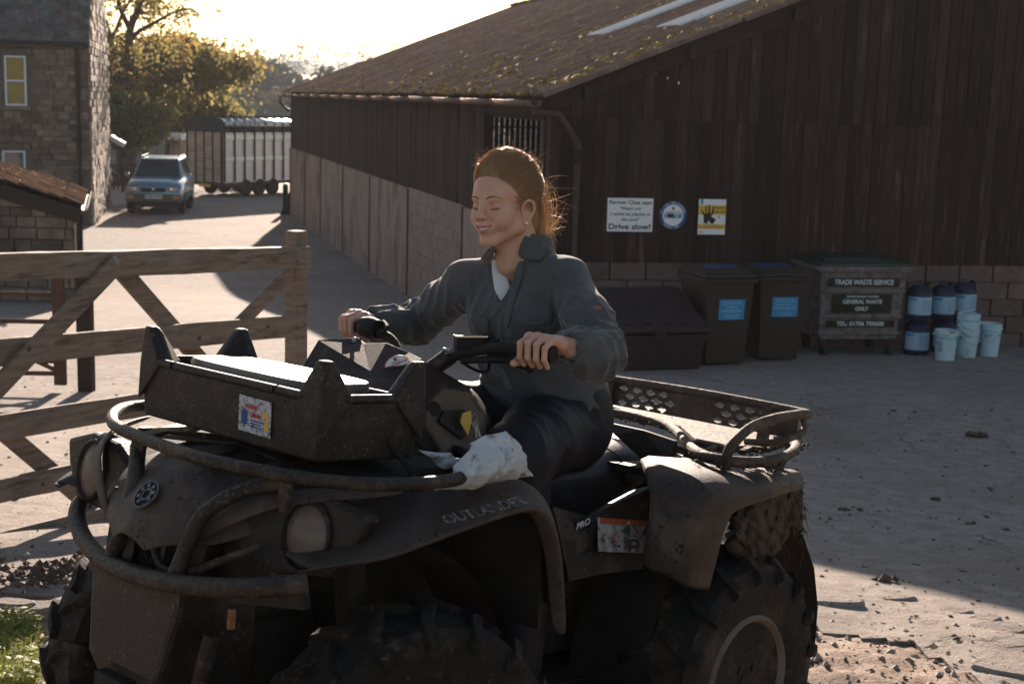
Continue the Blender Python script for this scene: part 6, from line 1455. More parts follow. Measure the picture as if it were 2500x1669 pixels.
def mud_flap():
    # ragged, mud-caked flap under the rear fender
    c = lp(1880, 1255, 1, .50); rows = []
    for j in range(15):
        t = j / 14; r_ = []
        for i in range(26):
            s_ = i / 25; px = 1795 + 165 * s_; top = 1240 - 75 * s_; bot = 1318 + 60 * math.sin(math.pi * min(1, s_ * 1.2)) - 20 * s_ + 22 * nz((s_ * 14, 0, 3)) + 16 * nz((s_ * 40, 0, 7))
            p = lp(px, top + (bot - top) * t, 1, .505 + .03 * math.sin(3 * s_ + 2 * t) + .018 * nz((s_ * 9, t * 7, 0)) + .01 * nz((s_ * 25, t * 20, 0))); r_.append(p)
        rows.append(r_)
    b = MB(); b.grid(rows); o = b.build('mud_flap', M_mud, quad, smooth=180, solid=.03)
    b = MB()
    for k in range(45):
        s_ = random.random(); px = 1800 + 165 * s_; py = random.uniform(1180, 1370) if s_ > .3 else random.uniform(1240, 1345)
        p = lp(px, py, 1, .53); d = Vector((random.gauss(0, .012), .01, -random.uniform(.01, .045))); b.tube([p, p + d * .5 + Vector((random.gauss(0, .004), 0, 0)), p + d], [.0016, .0011, .0005], 4)
    for k in range(40):
        px, py = random.uniform(1925, 1965), random.uniform(1165, 1300); p = lp(px, py, 1, .50); d = Vector((-random.uniform(.0, .03), .005, random.gauss(-.012, .012))); b.tube([p, p + d], [.002, .0007], 4)
    b.build('straw', M_mud, quad)['kind'] = 'stuff'
    it = []
    for k in range(260):
        px, py = random.choice([(1700, 1110), (1760, 1120), (1830, 1128), (1900, 1120), (1935, 1095), (1620, 1030), (1560, 1020), (1850, 1100), (1940, 1085), (1880, 1140)]); r = random.uniform(.002, .007)
        p = QM @ (lp(px + random.gauss(0, 14), py + random.gauss(0, 8), 2, .905 + random.uniform(0, .01))); it.append((p, (r * 1.5, r, r)))
    o = lumps('mud_clots', it, M_mud, parent=quad, seed=21)
mud_flap()

# ---- things carried on the quad
def storage_box():
    zb = .952
    FL, FR = lp(337, 1010, 2, zb), lp(772, 1134, 2, zb); xx = (FR - FL).normalized(); yy = Vector((-xx.y, xx.x, 0)); W_ = (FR - FL).length; D = .27
    yy = yy if yy.x < 0 else -yy                       # backwards
    M_ = frame_m(FL.lerp(FR, .5) + yy * D / 2, xx, yy)
    if M_.to_3x3().col[2].z < 0: pass
    W2, D2 = W_ / 2, D / 2
    r = root('storage_box', mtx=QM @ M_, label='muddy dark plastic storage box with four corner horns on the front rack', cat='box')
    M_bx = mat('muddy_box', (.014, .0105, .009), (.024, .018, .015), scale=5, rough=.55, bump=.25, bscale=140, dirt=(.050, .036, .027), dscale=24, damt=.36, spk=((.085, .060, .045), 120, .91))
    M_ld = mat('box_lid', (.075, .062, .056), (.11, .092, .082), scale=5, rough=.36, bump=.10, bscale=160, spec=.5, dirt=(.14, .10, .08), dscale=16, damt=.25)
    h = .128
    b = MB(); ring = [(-W2, -D2), (W2, -D2), (W2, D2), (-W2, D2)]
    o_ = 1.0; t = .014
    q = [(x * .965, y * .94, 0) for x, y in ring] + [(x, y, h) for x, y in ring] + [(x - t * (1 if x > 0 else -1), y - t * (1 if y > 0 else -1), h) for x, y in ring] + [(x * .93, y * .9, .012) for x, y in ring]
    b.add(q, [(3, 2, 1, 0)] + [(i, (i + 1) % 4, 4 + (i + 1) % 4, 4 + i) for i in range(4)] + [(4 + i, 4 + (i + 1) % 4, 8 + (i + 1) % 4, 8 + i) for i in range(4)] + [(8 + i, 8 + (i + 1) % 4, 12 + (i + 1) % 4, 12 + i) for i in range(4)] + [(12, 13, 14, 15)])
    b.build('tub', M_bx, r, bevel=.008, seg=3)
    # rounded rim roll, split along the front
    for x0, x1 in ((-W2 + .06, -W2 + .13), (-W2 + .14, W2 - .16), (W2 - .15, W2 - .06)):
        b = MB(); b.tube([(x0, -D2 + .004, h), (x1, -D2 + .004, h)], .010, 10); b.build('rim_roll', M_bx, r, smooth=60)
    b = MB(); b.tube([(W2 - .004, -D2 + .06, h), (W2 - .004, D2 - .06, h)], .010, 10); b.tube([(-W2 + .004, -D2 + .06, h), (-W2 + .004, D2 - .06, h)], .010, 10); b.build('rim_roll', M_bx, r, smooth=60)
    for sx in (-1, 1):
        for sy in (-1, 1):
            X, Y = sx * W2, sy * D2; b = MB(); a, c_ = .088, .070; zt = h + .078; tw = .026
            # corner horn: folded trapezium on both faces
            P = [(X + sx * .004, Y + sy * .004, h - .10), (X + sx * .004 - sx * a, Y + sy * .004, h - .004), (X + sx * .004, Y + sy * .004 - sy * a, h - .004), (X, Y, zt), (X - sx * tw, Y, zt), (X, Y - sy * tw, zt), (X - sx * tw, Y - sy * tw, zt), (X - sx * a, Y - sy * .03, h - .004), (X - sx * .03, Y - sy * a, h - .004), (X - sx * .03, Y - sy * .03, h - .03), (X + sx * .004, Y + sy * .004, h - .004)]
            b.add(P, [(10, 1, 4, 3), (2, 10, 3, 5), (3, 4, 6, 5), (1, 7, 6, 4), (8, 2, 5, 6), (7, 8, 6), (0, 1, 10), (0, 10, 2), (1, 0, 2, 8, 7)]); b.build('corner_horn', M_bx, r, bevel=.007, seg=3)
    # lid with rounded ends, slightly domed
    n = 40; out = []
    for k in range(n):
        a = 2 * math.pi * k / n; c, s_ = math.cos(a), math.sin(a); out.append(((W2 - .085) * math.copysign(abs(c) ** .5, c) , (D2 - .035) * math.copysign(abs(s_) ** .55, s_) - .0))
    b = MB()
    rows = [[(x, y, h - .01) for x, y in out], [(x, y, h + .012) for x, y in out], [(x * .985, y * .975, h + .020) for x, y in out], [(x * .8, y * .8, h + .022) for x, y in out], [(x * .4, y * .4, h + .022) for x, y in out]]
    b.grid(rows, closed_u=True); b.f.append(tuple(range(4 * n, 5 * n))); b.mi.append(0); b.build('lid', M_ld, r, smooth=50)
    # dealer label on the front, splashed
    x0 = W2 - .22; lb = MB().box((0, 0, 0), (.115, .075, .0016)).build('label', mat('splashed_label', (.52, .55, .60), (.44, .46, .50), scale=30, rough=.5, bump=0, dirt=(.10, .05, .035), dscale=95, damt=.43), r)
    lean = math.atan((D2 * .06) / h); lb.matrix_basis = Matrix.Translation((x0, -D2 * .97 - .004, h * .5)) @ Matrix.Rotation(R(90) + lean, 4, 'X') @ Matrix.Rotation(R(-1), 4, 'Z')
    Mr, Mb = mat('red_print', (.5, .03, .03)), M_blue
    lett(lb, 'Quads', .002, .002, .015, Mr, .02, w=.04, z=.0014)
    for k in range(9): decal('print', lb, [(-.034 + k * .0052, .013), (-.0305 + k * .0052, .013), (-.0305 + k * .0052, .021 + .002 * (k % 3)), (-.034 + k * .0052, .021)], Mr, .0014)
    for y, w in ((-.012, .05), (-.018, .04), (-.024, .045)): decal('print', lb, [(-.015, y), (-.015 + w, y), (-.015 + w, y + .003), (-.015, y + .003)], Mb, .0014)
    decal('print', lb, [(.036, -.024), (.050, -.024), (.050, -.004), (.036, -.004)], M_yel, .0016); decal('print', lb, [(.030, .002), (.052, .002), (.052, .012), (.030, .012)], M_yel, .0016)
    decal('print', lb, [(-.046, -.022), (-.026, -.022), (-.024, .006), (-.036, .012), (-.048, .002)], M_blue, .0014)
    return r
storage_box()
def straps():
    for i, (a, c, lab) in enumerate((((905, 1012), (1012, 1165), 'thin black rubber strap across the end of the box, nearer its horn'), ((955, 1012), (1090, 1150), 'black rubber strap stretched from the box to the rack tube'))):
        A, B = QM @ lp(*a, 1, .335 - .03 * i), QM @ lp(*c, 1, .385 - .02 * i); b = MB()
        r = root('rubber_strap', B, label=lab, cat='strap', group='rubber straps holding the box')
        b.beam(A, B, .012, .010); b.build('band', M_rub, r, wb=True, bevel=.002)
        b = MB(); b.tube([B + Vector((0, 0, .01)), B + Vector((0, -.01, -.03))], .012, 8); b.build('hook', M_rub, r, wb=True, smooth=60)
        if i == 0: b = MB(); b.beam(QM @ lp(905, 1012, 1, .335), QM @ lp(955, 1012, 1, .305), .012, .010); b.build('loop', M_rub, r, wb=True)
straps()
def sack():
    M_s = mat('dirty_sack', (.66, .72, .75), (.56, .61, .64), scale=9, rough=.5, bump=.25, bscale=50, dirt=(.20, .10, .065), dscale=24, damt=.36, transl=.25)
    r = root('plastic_sack', QM @ lp(1150, 1160, 2, .93), label='crumpled dirty white plastic sack tucked under the front rack', cat='sack')
    def crumple(outline, v, nm, seed, bulge=.03):
        # crumpled sheet filled inside an outline, with thickness and folds
        P = [lp(x, y, 1, v) for x, y in outline]; c = sum(P, Vector()) / len(P); n = 12; rows = []
        K = len(P); ring = []
        for i in range(K):
            for k in range(5): ring.append(P[i].lerp(P[(i + 1) % K], k / 5))
        for j in range(n + 1):
            t = j / n; row = []
            for i, q in enumerate(ring):
                p = c.lerp(q, t); w = bulge * (1 - t ** 2)
                d = abs(nz(p * 18 + Vector((seed, 0, 0)))) * .040 + abs(nz(p * 42, 1, seed)) * .022
                row.append(p + Vector((.4, 1, .1)).normalized() * (w + d - .012))
            rows.append(row)
        b = MB(); b.grid(rows, closed_u=True); back = [[p + Vector((-.4, -1, 0)) * (.035 * (1 - (j / n) ** 2) + .003) for p in row] for j, row in enumerate(rows)]
        b.grid(back, closed_u=True); b.build(nm, M_s, r, smooth=48, wb=False).matrix_parent_inverse = full_matrix(r).inverted() @ QM
    crumple([(1112, 1138), (1150, 1085), (1178, 1066), (1240, 1052), (1262, 1078), (1288, 1112), (1294, 1160), (1245, 1170), (1200, 1178), (1150, 1195), (1098, 1188)], .50, 'sack', 3., .04)
    crumple([(1034, 1174), (1100, 1158), (1165, 1146), (1205, 1160), (1150, 1192), (1060, 1196)], .485, 'fold', 7., .02)
    crumple([(1020, 1098), (1060, 1103), (1100, 1105), (1114, 1120), (1134, 1140), (1080, 1144)], .40, 'corner', 9., .015)
sack()
def keys_():
    r = root('key_ring', QM @ lp(1165, 1015, 1, .235), label='two keys with a yellow tag hanging from the tank pocket', cat='keys')
    mi = full_matrix(r).inverted() @ QM
    def fin(o): o.matrix_parent_inverse = mi; return o
    q = ln([(1128, 1008), (1148, 1002), (1150, 1030), (1140, 1062), (1122, 1030)], 1, .245); b = MB(); b.add(q, [tuple(range(5))]); fin(b.build('tag', mat('yellow_tag', (.50, .34, .08), rough=.5, bump=0), r, solid=.003))
    b = MB(); c = lp(1158, 1022, 1, .248); b.tube([c + Vector((.010 * math.cos(t), 0, .012 * math.sin(t))) for t in np.linspace(0, 5.9, 14)], .0012, 6); fin(b.build('ring', M_tag, r))
    for px, py, ex, ey in ((1162, 1035, 1172, 1066), (1160, 1035, 1163, 1068)):
        a, e = lp(px, py, 1, .25), lp(ex, ey, 1, .252); b = MB(); b.beam(a, e, .002, .006, up=(1, 0, 0)); b.lathe([(0, -.0012), (.009, -.0012), (.009, .0012), (0, .0012)], 14, frame_m(a, (1, 0, 0), (0, 0, 1))); fin(b.build('key', M_tag, r))
keys_()

# ================================================================ RIDER  (in the quad's local frame)
class Sculpt:
    # distance field on a grid, shaped by adding and cutting rounded forms, then skinned as one continuous surface
    def __init__(s, lo, hi, h):
        s.lo, s.h = np.array(lo, float), h; n = np.ceil((np.array(hi) - s.lo) / h).astype(int) + 1
        s.ax = [(s.lo[i] + h * np.arange(n[i])).astype(np.float32) for i in range(3)]; s.F = np.full(n, 1., np.float32)
    def _s(s, lo, hi): return tuple(slice(max(0, int((lo[i] - s.lo[i]) / s.h)), max(0, min(s.F.shape[i], int((hi[i] - s.lo[i]) / s.h) + 2))) for i in range(3))
    def _put(s, fn, lo, hi, k, cut):
        sl = s._s(np.array(lo) - abs(k) * 2.2 - 4 * s.h, np.array(hi) + abs(k) * 2.2 + 4 * s.h)
        if any(q.stop <= q.start for q in sl): return
        X, Y, Z = s.ax[0][sl[0]][:, None, None], s.ax[1][sl[1]][None, :, None], s.ax[2][sl[2]][None, None, :]
        d = fn(X, Y, Z); a = s.F[sl]
        if cut: a, d = -a, d
        if k > 0: h = np.clip(.5 + .5 * (a - d) / k, 0, 1); r = a * (1 - h) + d * h - k * h * (1 - h)
        else: r = np.minimum(a, d)
        s.F[sl] = -r if cut else r
    def cap(s, a, b, ra, rb=None, k=.01, cut=False):
        a, b = np.array(a, float), np.array(b, float); rb = ra if rb is None else rb; ab = b - a; L2 = max(1e-9, ab @ ab); m = max(ra, rb)
        def fn(X, Y, Z):
            t = np.clip(((X - a[0]) * ab[0] + (Y - a[1]) * ab[1] + (Z - a[2]) * ab[2]) / L2, 0, 1)
            return np.sqrt((X - a[0] - ab[0] * t) ** 2 + (Y - a[1] - ab[1] * t) ** 2 + (Z - a[2] - ab[2] * t) ** 2) - (ra + (rb - ra) * t)
        s._put(fn, np.minimum(a, b) - m, np.maximum(a, b) + m, k, cut); return s
    def chain(s, pts, rs, k=.01, cut=False):
        for i in range(len(pts) - 1): s.cap(pts[i], pts[i + 1], rs[i], rs[i + 1], k, cut)
        return s
    def ell(s, c, r, rot=None, k=.01, cut=False):
        c, r = np.array(c, float), np.array(r, float); m = np.array(rot, float) if rot is not None else np.eye(3)
        def fn(X, Y, Z):
            x, y, z = X - c[0], Y - c[1], Z - c[2]
            q = [(m[0][i] * x + m[1][i] * y + m[2][i] * z) for i in range(3)]
            k0 = np.sqrt(sum((q[i] / r[i]) ** 2 for i in range(3))); k1 = np.sqrt(sum((q[i] / r[i] ** 2) ** 2 for i in range(3))) + 1e-9
            return k0 * (k0 - 1) / k1
        s._put(fn, c - r.max(), c + r.max(), k, cut); return s
    def warp(s, fn, band=.05):
        # fn(X, Y, Z) added to the field near the surface
        X, Y, Z = s.ax[0][:, None, None], s.ax[1][None, :, None], s.ax[2][None, None, :]; s.F += np.where(np.abs(s.F) < band, fn(X, Y, Z), 0).astype(np.float32); return s
    def mesh(s):
        F = s.F; S = F < 0; n = F.shape
        c = [S[i:n[0] - 1 + i, j:n[1] - 1 + j, k:n[2] - 1 + k] for i in (0, 1) for j in (0, 1) for k in (0, 1)]
        cnt = sum(q.astype(np.int8) for q in c); act = (cnt > 0) & (cnt < 8); I = np.argwhere(act); idx = -np.ones(act.shape, np.int32); idx[act] = np.arange(len(I))
        off = np.array([(i, j, k) for i in (0, 1) for j in (0, 1) for k in (0, 1)]); V = np.stack([F[I[:, 0] + o[0], I[:, 1] + o[1], I[:, 2] + o[2]] for o in off], 1)
        acc = np.zeros((len(I), 3)); num = np.zeros(len(I))
        for a in range(8):
            for b in range(a + 1, 8):
                if np.abs(off[a] - off[b]).sum() != 1: continue
                va, vb = V[:, a], V[:, b]; m = (va < 0) != (vb < 0); t = np.where(m, va / np.where(m, va - vb, 1), 0)
                acc += np.where(m[:, None], off[a] + (off[b] - off[a]) * t[:, None], 0); num += m
        P = s.lo + s.h * (I + acc / num[:, None]); fs = []
        for ax in range(3):
            A = S.take(range(n[ax] - 1), ax); B = S.take(range(1, n[ax]), ax); E = np.argwhere(A != B); u, v = [(1, 2), (2, 0), (0, 1)][ax]
            E = E[(E[:, u] > 0) & (E[:, v] > 0) & (E[:, u] < n[u] - 1) & (E[:, v] < n[v] - 1)]; flip = A[tuple(E.T)]
            def g(du, dv): e = E.copy(); e[:, u] -= du; e[:, v] -= dv; return idx[tuple(e.T)]
            q = np.stack([g(1, 1), g(0, 1), g(0, 0), g(1, 0)], 1); q[~flip] = q[~flip][:, ::-1]; fs.append(q)
        return P, np.concatenate(fs)
def project(s, P, off=0., it=7):
    # move points onto the sculpted surface (plus an offset along its normal)
    P = np.array(P, float); F = s.F; n = np.array(F.shape); off = np.asarray(off, float)
    def samp(Q):
        u = np.clip((Q - s.lo) / s.h, 0, n - 1.001); i = u.astype(int); f = u - i; o = 0
        for a in (0, 1):
            for b in (0, 1):
                for c in (0, 1): o = o + F[i[:, 0] + a, i[:, 1] + b, i[:, 2] + c] * (f[:, 0] if a else 1 - f[:, 0]) * (f[:, 1] if b else 1 - f[:, 1]) * (f[:, 2] if c else 1 - f[:, 2])
        return o
    for _ in range(it):
        d = samp(P); g = np.stack([samp(P + s.h * np.eye(3)[k]) - samp(P - s.h * np.eye(3)[k]) for k in range(3)], 1); L = np.linalg.norm(g, axis=1) + 1e-6; P = P - (g / L[:, None]) * np.clip(d - off, -.02, .02)[:, None]
    return P
def hit(ss, px, py, off=.0):
    # first sculpted surface met along a line of sight
    d = (QI.to_3x3() @ ray(px, py)).normalized(); best = None
    for s in ss:
        t = np.arange(2.3, 4.6, s.h * .5); Q = np.array(_co)[None] + t[:, None] * np.array(d)[None]; u = (Q - s.lo) / s.h; n = np.array(s.F.shape); ok = ((u >= 0) & (u < n - 1)).all(1); i = np.clip(u, 0, n - 2).round().astype(int)
        v = np.where(ok, s.F[i[:, 0], i[:, 1], i[:, 2]], 1.); k = np.argmax(v < 0)
        if v[k] < 0 and (best is None or t[k] < best): best = t[k]
    return None if best is None else _co + d * (best - off)
def relax(P, Fc, n=2, w=.5):
    for _ in range(n):
        acc = np.zeros_like(P); cnt = np.zeros(len(P))
        for i in range(4):
            a, b = Fc[:, i], Fc[:, (i + 1) % 4]; np.add.at(acc, a, P[b]); np.add.at(cnt, a, 1)
        P = P * (1 - w) + w * acc / np.maximum(cnt, 1)[:, None]
    return P
def np_mesh(name, P, Fc, mats, mi=None):
    me = bpy.data.meshes.new(name); me.vertices.add(len(P)); me.vertices.foreach_set('co', np.asarray(P, np.float32).ravel()); nf = len(Fc)
    me.loops.add(4 * nf); me.loops.foreach_set('vertex_index', Fc.ravel().astype(np.int32)); me.polygons.add(nf)
    me.polygons.foreach_set('loop_start', np.arange(0, 4 * nf, 4, dtype=np.int32)); me.polygons.foreach_set('use_smooth', np.ones(nf, bool))
    for m in mats: me.materials.append(m)
    if mi is not None: me.polygons.foreach_set('material_index', np.asarray(mi, np.int32))
    me.update(); me.validate(); return me

M_skin = mat('skin', (.55, .30, .215), (.61, .35, .26), scale=30, rough=.48, bump=.06, bscale=260, spec=.35, subsurf=.12, dirt=(.50, .26, .18), dscale=150, damt=.22)
M_lip = mat('lips', (.44, .165, .135), rough=.4, bump=0, spec=.4)
M_teeth = mat('teeth', (.66, .60, .53), rough=.25, bump=0)
M_hair = mat('hair', (.46, .265, .15), (.58, .36, .21), scale=60, rough=.40, bump=.0, spec=.5, transl=.35)
M_hair2 = mat('fair_hair', (.76, .53, .32), (.62, .40, .23), scale=60, rough=.38, bump=0, spec=.5, transl=.45)
M_brow = mat('eyebrow', (.19, .11, .066), rough=.7, bump=0)
M_coat = mat('overall_cloth', (.070, .075, .080), (.094, .100, .104), scale=14, rough=.85, bump=.22, bscale=420, sheen=.25, spec=.2, wrinkle=(10, .55))
M_trou = mat('dark_trousers', (.011, .010, .013), (.018, .016, .020), scale=10, rough=.6, bump=.15, bscale=200, spec=.2, wrinkle=(9, .5))
M_tee = mat('white_tee', (.62, .66, .70), rough=.85, bump=.1)

# head frame
yaw = R(37); fw = Vector((-math.sin(yaw), -math.cos(yaw), 0)); pt = R(3)
fx = (fw * math.cos(pt) - UP * math.sin(pt)).normalized(); fz0 = (UP * math.cos(pt) + fw * math.sin(pt)).normalized(); fy = fz0.cross(fx)
fz = (fz0 * math.cos(R(3)) + fy * math.sin(R(-3))).normalized(); fy = fz.cross(fx)
RL = QI.to_3x3()
HR = Matrix((RL @ fx, RL @ fy, RL @ fz)).transposed(); HO = lp(1230, 508, 1, .02)
HM = HR.to_4x4(); HM.translation = HO; HS = .92
hr = np.array(HR)
def hp_(x, y, z): return np.array(HM @ Vector((x * HS, y * HS, z * HS)))
NECK = lp(1270, 628, 1, .02); SHL, SHR = lp(1380, 688, 1, .165), lp(1140, 690, 1, -.155)
ELL, WRL = lp(1462, 852, 1, .365), lp(1402, 850, 1, .385)
ELR, WRR = lp(1022, 788, 1, -.40), lp(918, 792, 1, -.375)
HIP = Vector((-.275, 0, .955))
GL0, GL1 = lp(1225, 848, 1, .27), lp(1352, 866, 1, .405)
GR0, GR1 = lp(925, 812, 1, -.24), lp(853, 792, 1, -.40)

def sculpt_head():
    c = HO; s = Sculpt(np.array(c) - (.18, .17, .215), np.array(c) + (.17, .17, .17), .0023)
    E = lambda x, y, z, r, k=.012, cut=False: s.ell(hp_(x, y, z), np.array(r) * HS, hr, k, cut)
    C = lambda a, b, ra, rb, k=.01, cut=False: s.cap(hp_(*a), hp_(*b), ra * HS, rb * HS, k, cut)
    E(-.014, 0, .045, (.094, .0735, .083)); E(.034, 0, .046, (.055, .0615, .056), .02)
    E(.040, 0, -.022, (.050, .0575, .066), .02)
    for q in (-1, 1):
        C((-.004, q * .058, -.020), (.010, q * .054, -.048), .017, .016, .02); C((.010, q * .053, -.048), (.070, q * .014, -.082), .016, .015, .018)
        E(.057, q * .038, -.016, (.026, .024, .026), .02); E(.062, q * .034, -.030, (.022, .020, .018), .014)      # cheeks, lifted by the smile
        C((.082, q * .010, .034), (.069, q * .044, .033), .0085, .0075, .012)                                  # brow
        E(.0905, q * .0335, .012, (.0125, .0170, .0105), .008, True)                                             # socket
        E(.0685, q * .0340, .0105, (.0135, .0155, .0120), .004)                                                  # lidded eye
        for a, b in (((.0800, q * .0225, .0045), (.0832, q * .0300, .0038)), ((.0832, q * .0300, .0038), (.0822, q * .0375, .0040)), ((.0822, q * .0375, .0040), (.0775, q * .0440, .0055))): C(a, b, .0026, .0024, .0012, True)   # narrowed eye opening
        C((.0795, q * .018, .0155), (.0700, q * .0455, .0165), .0012, .0010, .002, True)                        # lid crease
    E(.078, 0, -.084, (.018, .020, .015), .014)                                                                  # chin
    C((.088, 0, .028), (.1055, 0, -.010), .0075, .0105, .010); E(.104, 0, -.0135, (.0105, .0100, .0088), .008)      # nose
    for q in (-1, 1): E(.094, q * .0125, -.0170, (.0088, .0066, .0066), .005); E(.098, q * .0065, -.0235, (.0048, .0034, .0030), .002, True)
    E(.083, 0, -.044, (.017, .029, .020), .014)                                                                  # muzzle
    zm = lambda y: -.0470 + .0115 * (y / .028) ** 2
    xm = lambda y: .1000 - .0215 * (y / .028) ** 2
    yy_ = [-.028, -.021, -.014, -.007, 0, .007, .014, .021, .028]
    up_ = [(xm(y) - .0005, y, zm(y) + .0052 * (1 - (y / .029) ** 2) + (.0006 if abs(y) == .007 else 0)) for y in yy_]; lo_ = [(xm(y) - .0020, y, zm(y) - .0072 * (1 - (y / .029) ** 2)) for y in yy_]; mo = [(xm(y) + .0022, y, zm(y)) for y in yy_]
    for a, b in zip(up_, up_[1:]): C(a, b, .0036, .0036, .003)
    for a, b in zip(lo_, lo_[1:]): C(a, b, .0044, .0044, .003)
    for a, b in zip(mo[1:], mo[2:-1]): C(a, b, .0031, .0031, .0015, True)
    for q in (-1, 1): C((.094, q * .017, -.018), (.0755, q * .034, -.040), .0022, .0018, .006, True)                # smile fold
    for q in (-1, 1):                                                                                               # ears
        Er = lambda x, z, y=0.: (-.002 + x, q * (.0735 + y), -.010 + z)
        ring = [(.010, -.026, 0), (.012, -.006, .0), (.014, .012, .0), (.010, .026, .004), (-.004, .032, .009), (-.018, .024, .013), (-.021, .006, .013), (-.013, -.012, .010), (-.002, -.026, .006), (.008, -.030, .003)]
        E(-.006, q * .074, -.006, (.014, .0055, .026), .006)
        for a, b in zip(ring, ring[1:]): C(Er(a[0], a[1], a[2]), Er(b[0], b[1], b[2]), .0042, .0042, .003)
        E(.006, q * .082, -.008, (.008, .0075, .013), .004, True); C(Er(-.006, .016, .006), Er(-.012, -.006, .008), .0032, .0030, .003); E(.007, q * .077, -.036, (.0062, .0048, .0078), .004)
    # neck and upper chest
    nb = np.array(NECK); s.cap(hp_(-.028, 0, -.035), nb + (0.0, 0, .0), .054, .056, .02); s.cap(hp_(.0, 0, -.05), nb + (.05, .005, -.02), .034, .03, .02)
    s.cap(hp_(-.03, .05, -.04), nb + (.035, .025, -.015), .013, .014, .014); s.cap(nb + (-.05, -.07, -.06), nb + (-.05, .07, -.06), .044, None, .03); s.cap(nb + (.0, 0, -.02), nb + (-.035, 0, -.10), .050, .044, .02)
    P, Fc = s.mesh(); P = relax(P, Fc, 1, .35)
    # material zones in head coordinates
    cen = P[Fc].mean(1); Hc = (cen - np.array(HO)) @ hr / HS; mi = np.zeros(len(Fc), int)
    y, z = Hc[:, 1], Hc[:, 2]; front = (Hc[:, 0] > .070) & (np.abs(y) < .0265); zc = -.0470 + .0115 * (y / .028) ** 2; w = np.clip(1 - (y / .0285) ** 2, 0, 1)
    mi[front & (z < zc + .0006 + .0076 * w) & (z > zc - .0008 - .0108 * w)] = 1
    deep = np.clip(1 - (y / .0235) ** 2, 0, 1); mi[front & (np.abs(y) < .0215) & (z < zc + .0030 * deep) & (z > zc - .0026 * deep)] = 2
    HEAD.append(s); return P, Fc, mi
HEAD = []
def hand(s, g0, g1, wrist, elbow, side):
    g0, g1 = np.array(g0), np.array(g1); ax = g1 - g0; ax /= np.linalg.norm(ax); wr, el = np.array(wrist), np.array(elbow)
    up = np.array([0, 0, 1.]); f = np.cross(up, ax); f = f if f[0] > 0 else -f; f /= np.linalg.norm(f)
    L = [.030, .052, .073, .092]; rad = [.0081, .0085, .0083, .0074]; base = g1 - ax * .100
    K = []
    for i in range(4):
        c = base + ax * L[i]; ext = (0, .004, .002, -.004)[i]
        m = c + up * (.033 + ext * .4) - f * (.004 - .002 * i); p = c + up * (.018 + ext) + f * (.034 + ext); d = c - up * .012 + f * (.031 + ext * .5); t = c - up * .030 + f * .010
        s.chain([m, p, d, t], [rad[i] * 1.06, rad[i] * .98, rad[i] * .90, rad[i] * .82], .003); K.append(m)
    for i in range(4): s.cap(K[i], wr + ax * (.016 - .011 * i), .0105, .019, .010)
    s.cap(K[0] * .5 + wr * .5, K[3] * .5 + wr * .5, .014, .013, .012)
    # thumb: leaves the inner side of the palm near its base and closes below the bar
    tb = wr * .62 + K[0] * .38 - up * .016 - ax * .006; c = base + ax * .012
    s.chain([tb, c - up * .006 - f * .022 - ax * .004, c - up * .026 + f * .002 - ax * .002, c - up * .030 + f * .026], [.0155, .0115, .0100, .0085], .006)
    s.cap(wr, wr * .3 + el * .7, .0265, .033, .02)
def sculpt_body():
    hp, hf, hm = sculpt_head(); parts = [(hp, hf, hm)]
    for (g0, g1, w, e, sd_) in ((GL0, GL1, WRL, ELL, 1), (GR0, GR1, WRR, ELR, -1)):
        pts = np.array([g0, g1, w, Vector(w).lerp(Vector(e), .5)]); s = Sculpt(pts.min(0) - .07, pts.max(0) + .07, .0022); hand(s, g0, g1, w, e, sd_)
        P, Fc = s.mesh(); parts.append((relax(P, Fc, 1, .3), Fc, np.zeros(len(Fc), int)))
    s = Sculpt((-.48, -.52, .30), (.32, .54, 1.42), .011)
    n = np.array(NECK); s.cap(n + (-.06, -.07, -.13), n + (-.06, .07, -.13), .078, None, .05); s.cap(np.array(HIP) + (0, -.06, .02), np.array(HIP) + (0, .06, .02), .105, None, .05); s.cap(np.array(HIP), n + (-.06, 0, -.13), .09, .08, .05)
    for sh, el, wr in ((SHL, ELL, WRL), (SHR, ELR, WRR)): s.chain([sh, el, wr], [.042, .036, .027], .02)
    for q in (-1, 1): s.chain([(-.26, q * .09, .93), (.09, q * .235, .89), (.05, q * .275, .42), (.17, q * .285, .37)], [.070, .050, .034, .022], .02)
    P, Fc = s.mesh(); parts.append((P, Fc, np.zeros(len(Fc), int)))
    off = 0; V, Q, MI = [], [], []
    for P, Fc, m in parts: V.append(P); Q.append(Fc + off); MI.append(m); off += len(P)
    return np_mesh('body', np.concatenate(V), np.concatenate(Q), [M_skin, M_lip, M_teeth], np.concatenate(MI))
body = link('person', sculpt_body()); body.matrix_world = QM
prop(body, 'smiling woman in grey-blue overalls with tied-back fair hair riding the quad bike', 'person')
def child(name, me): o = link(name, me, body); return o

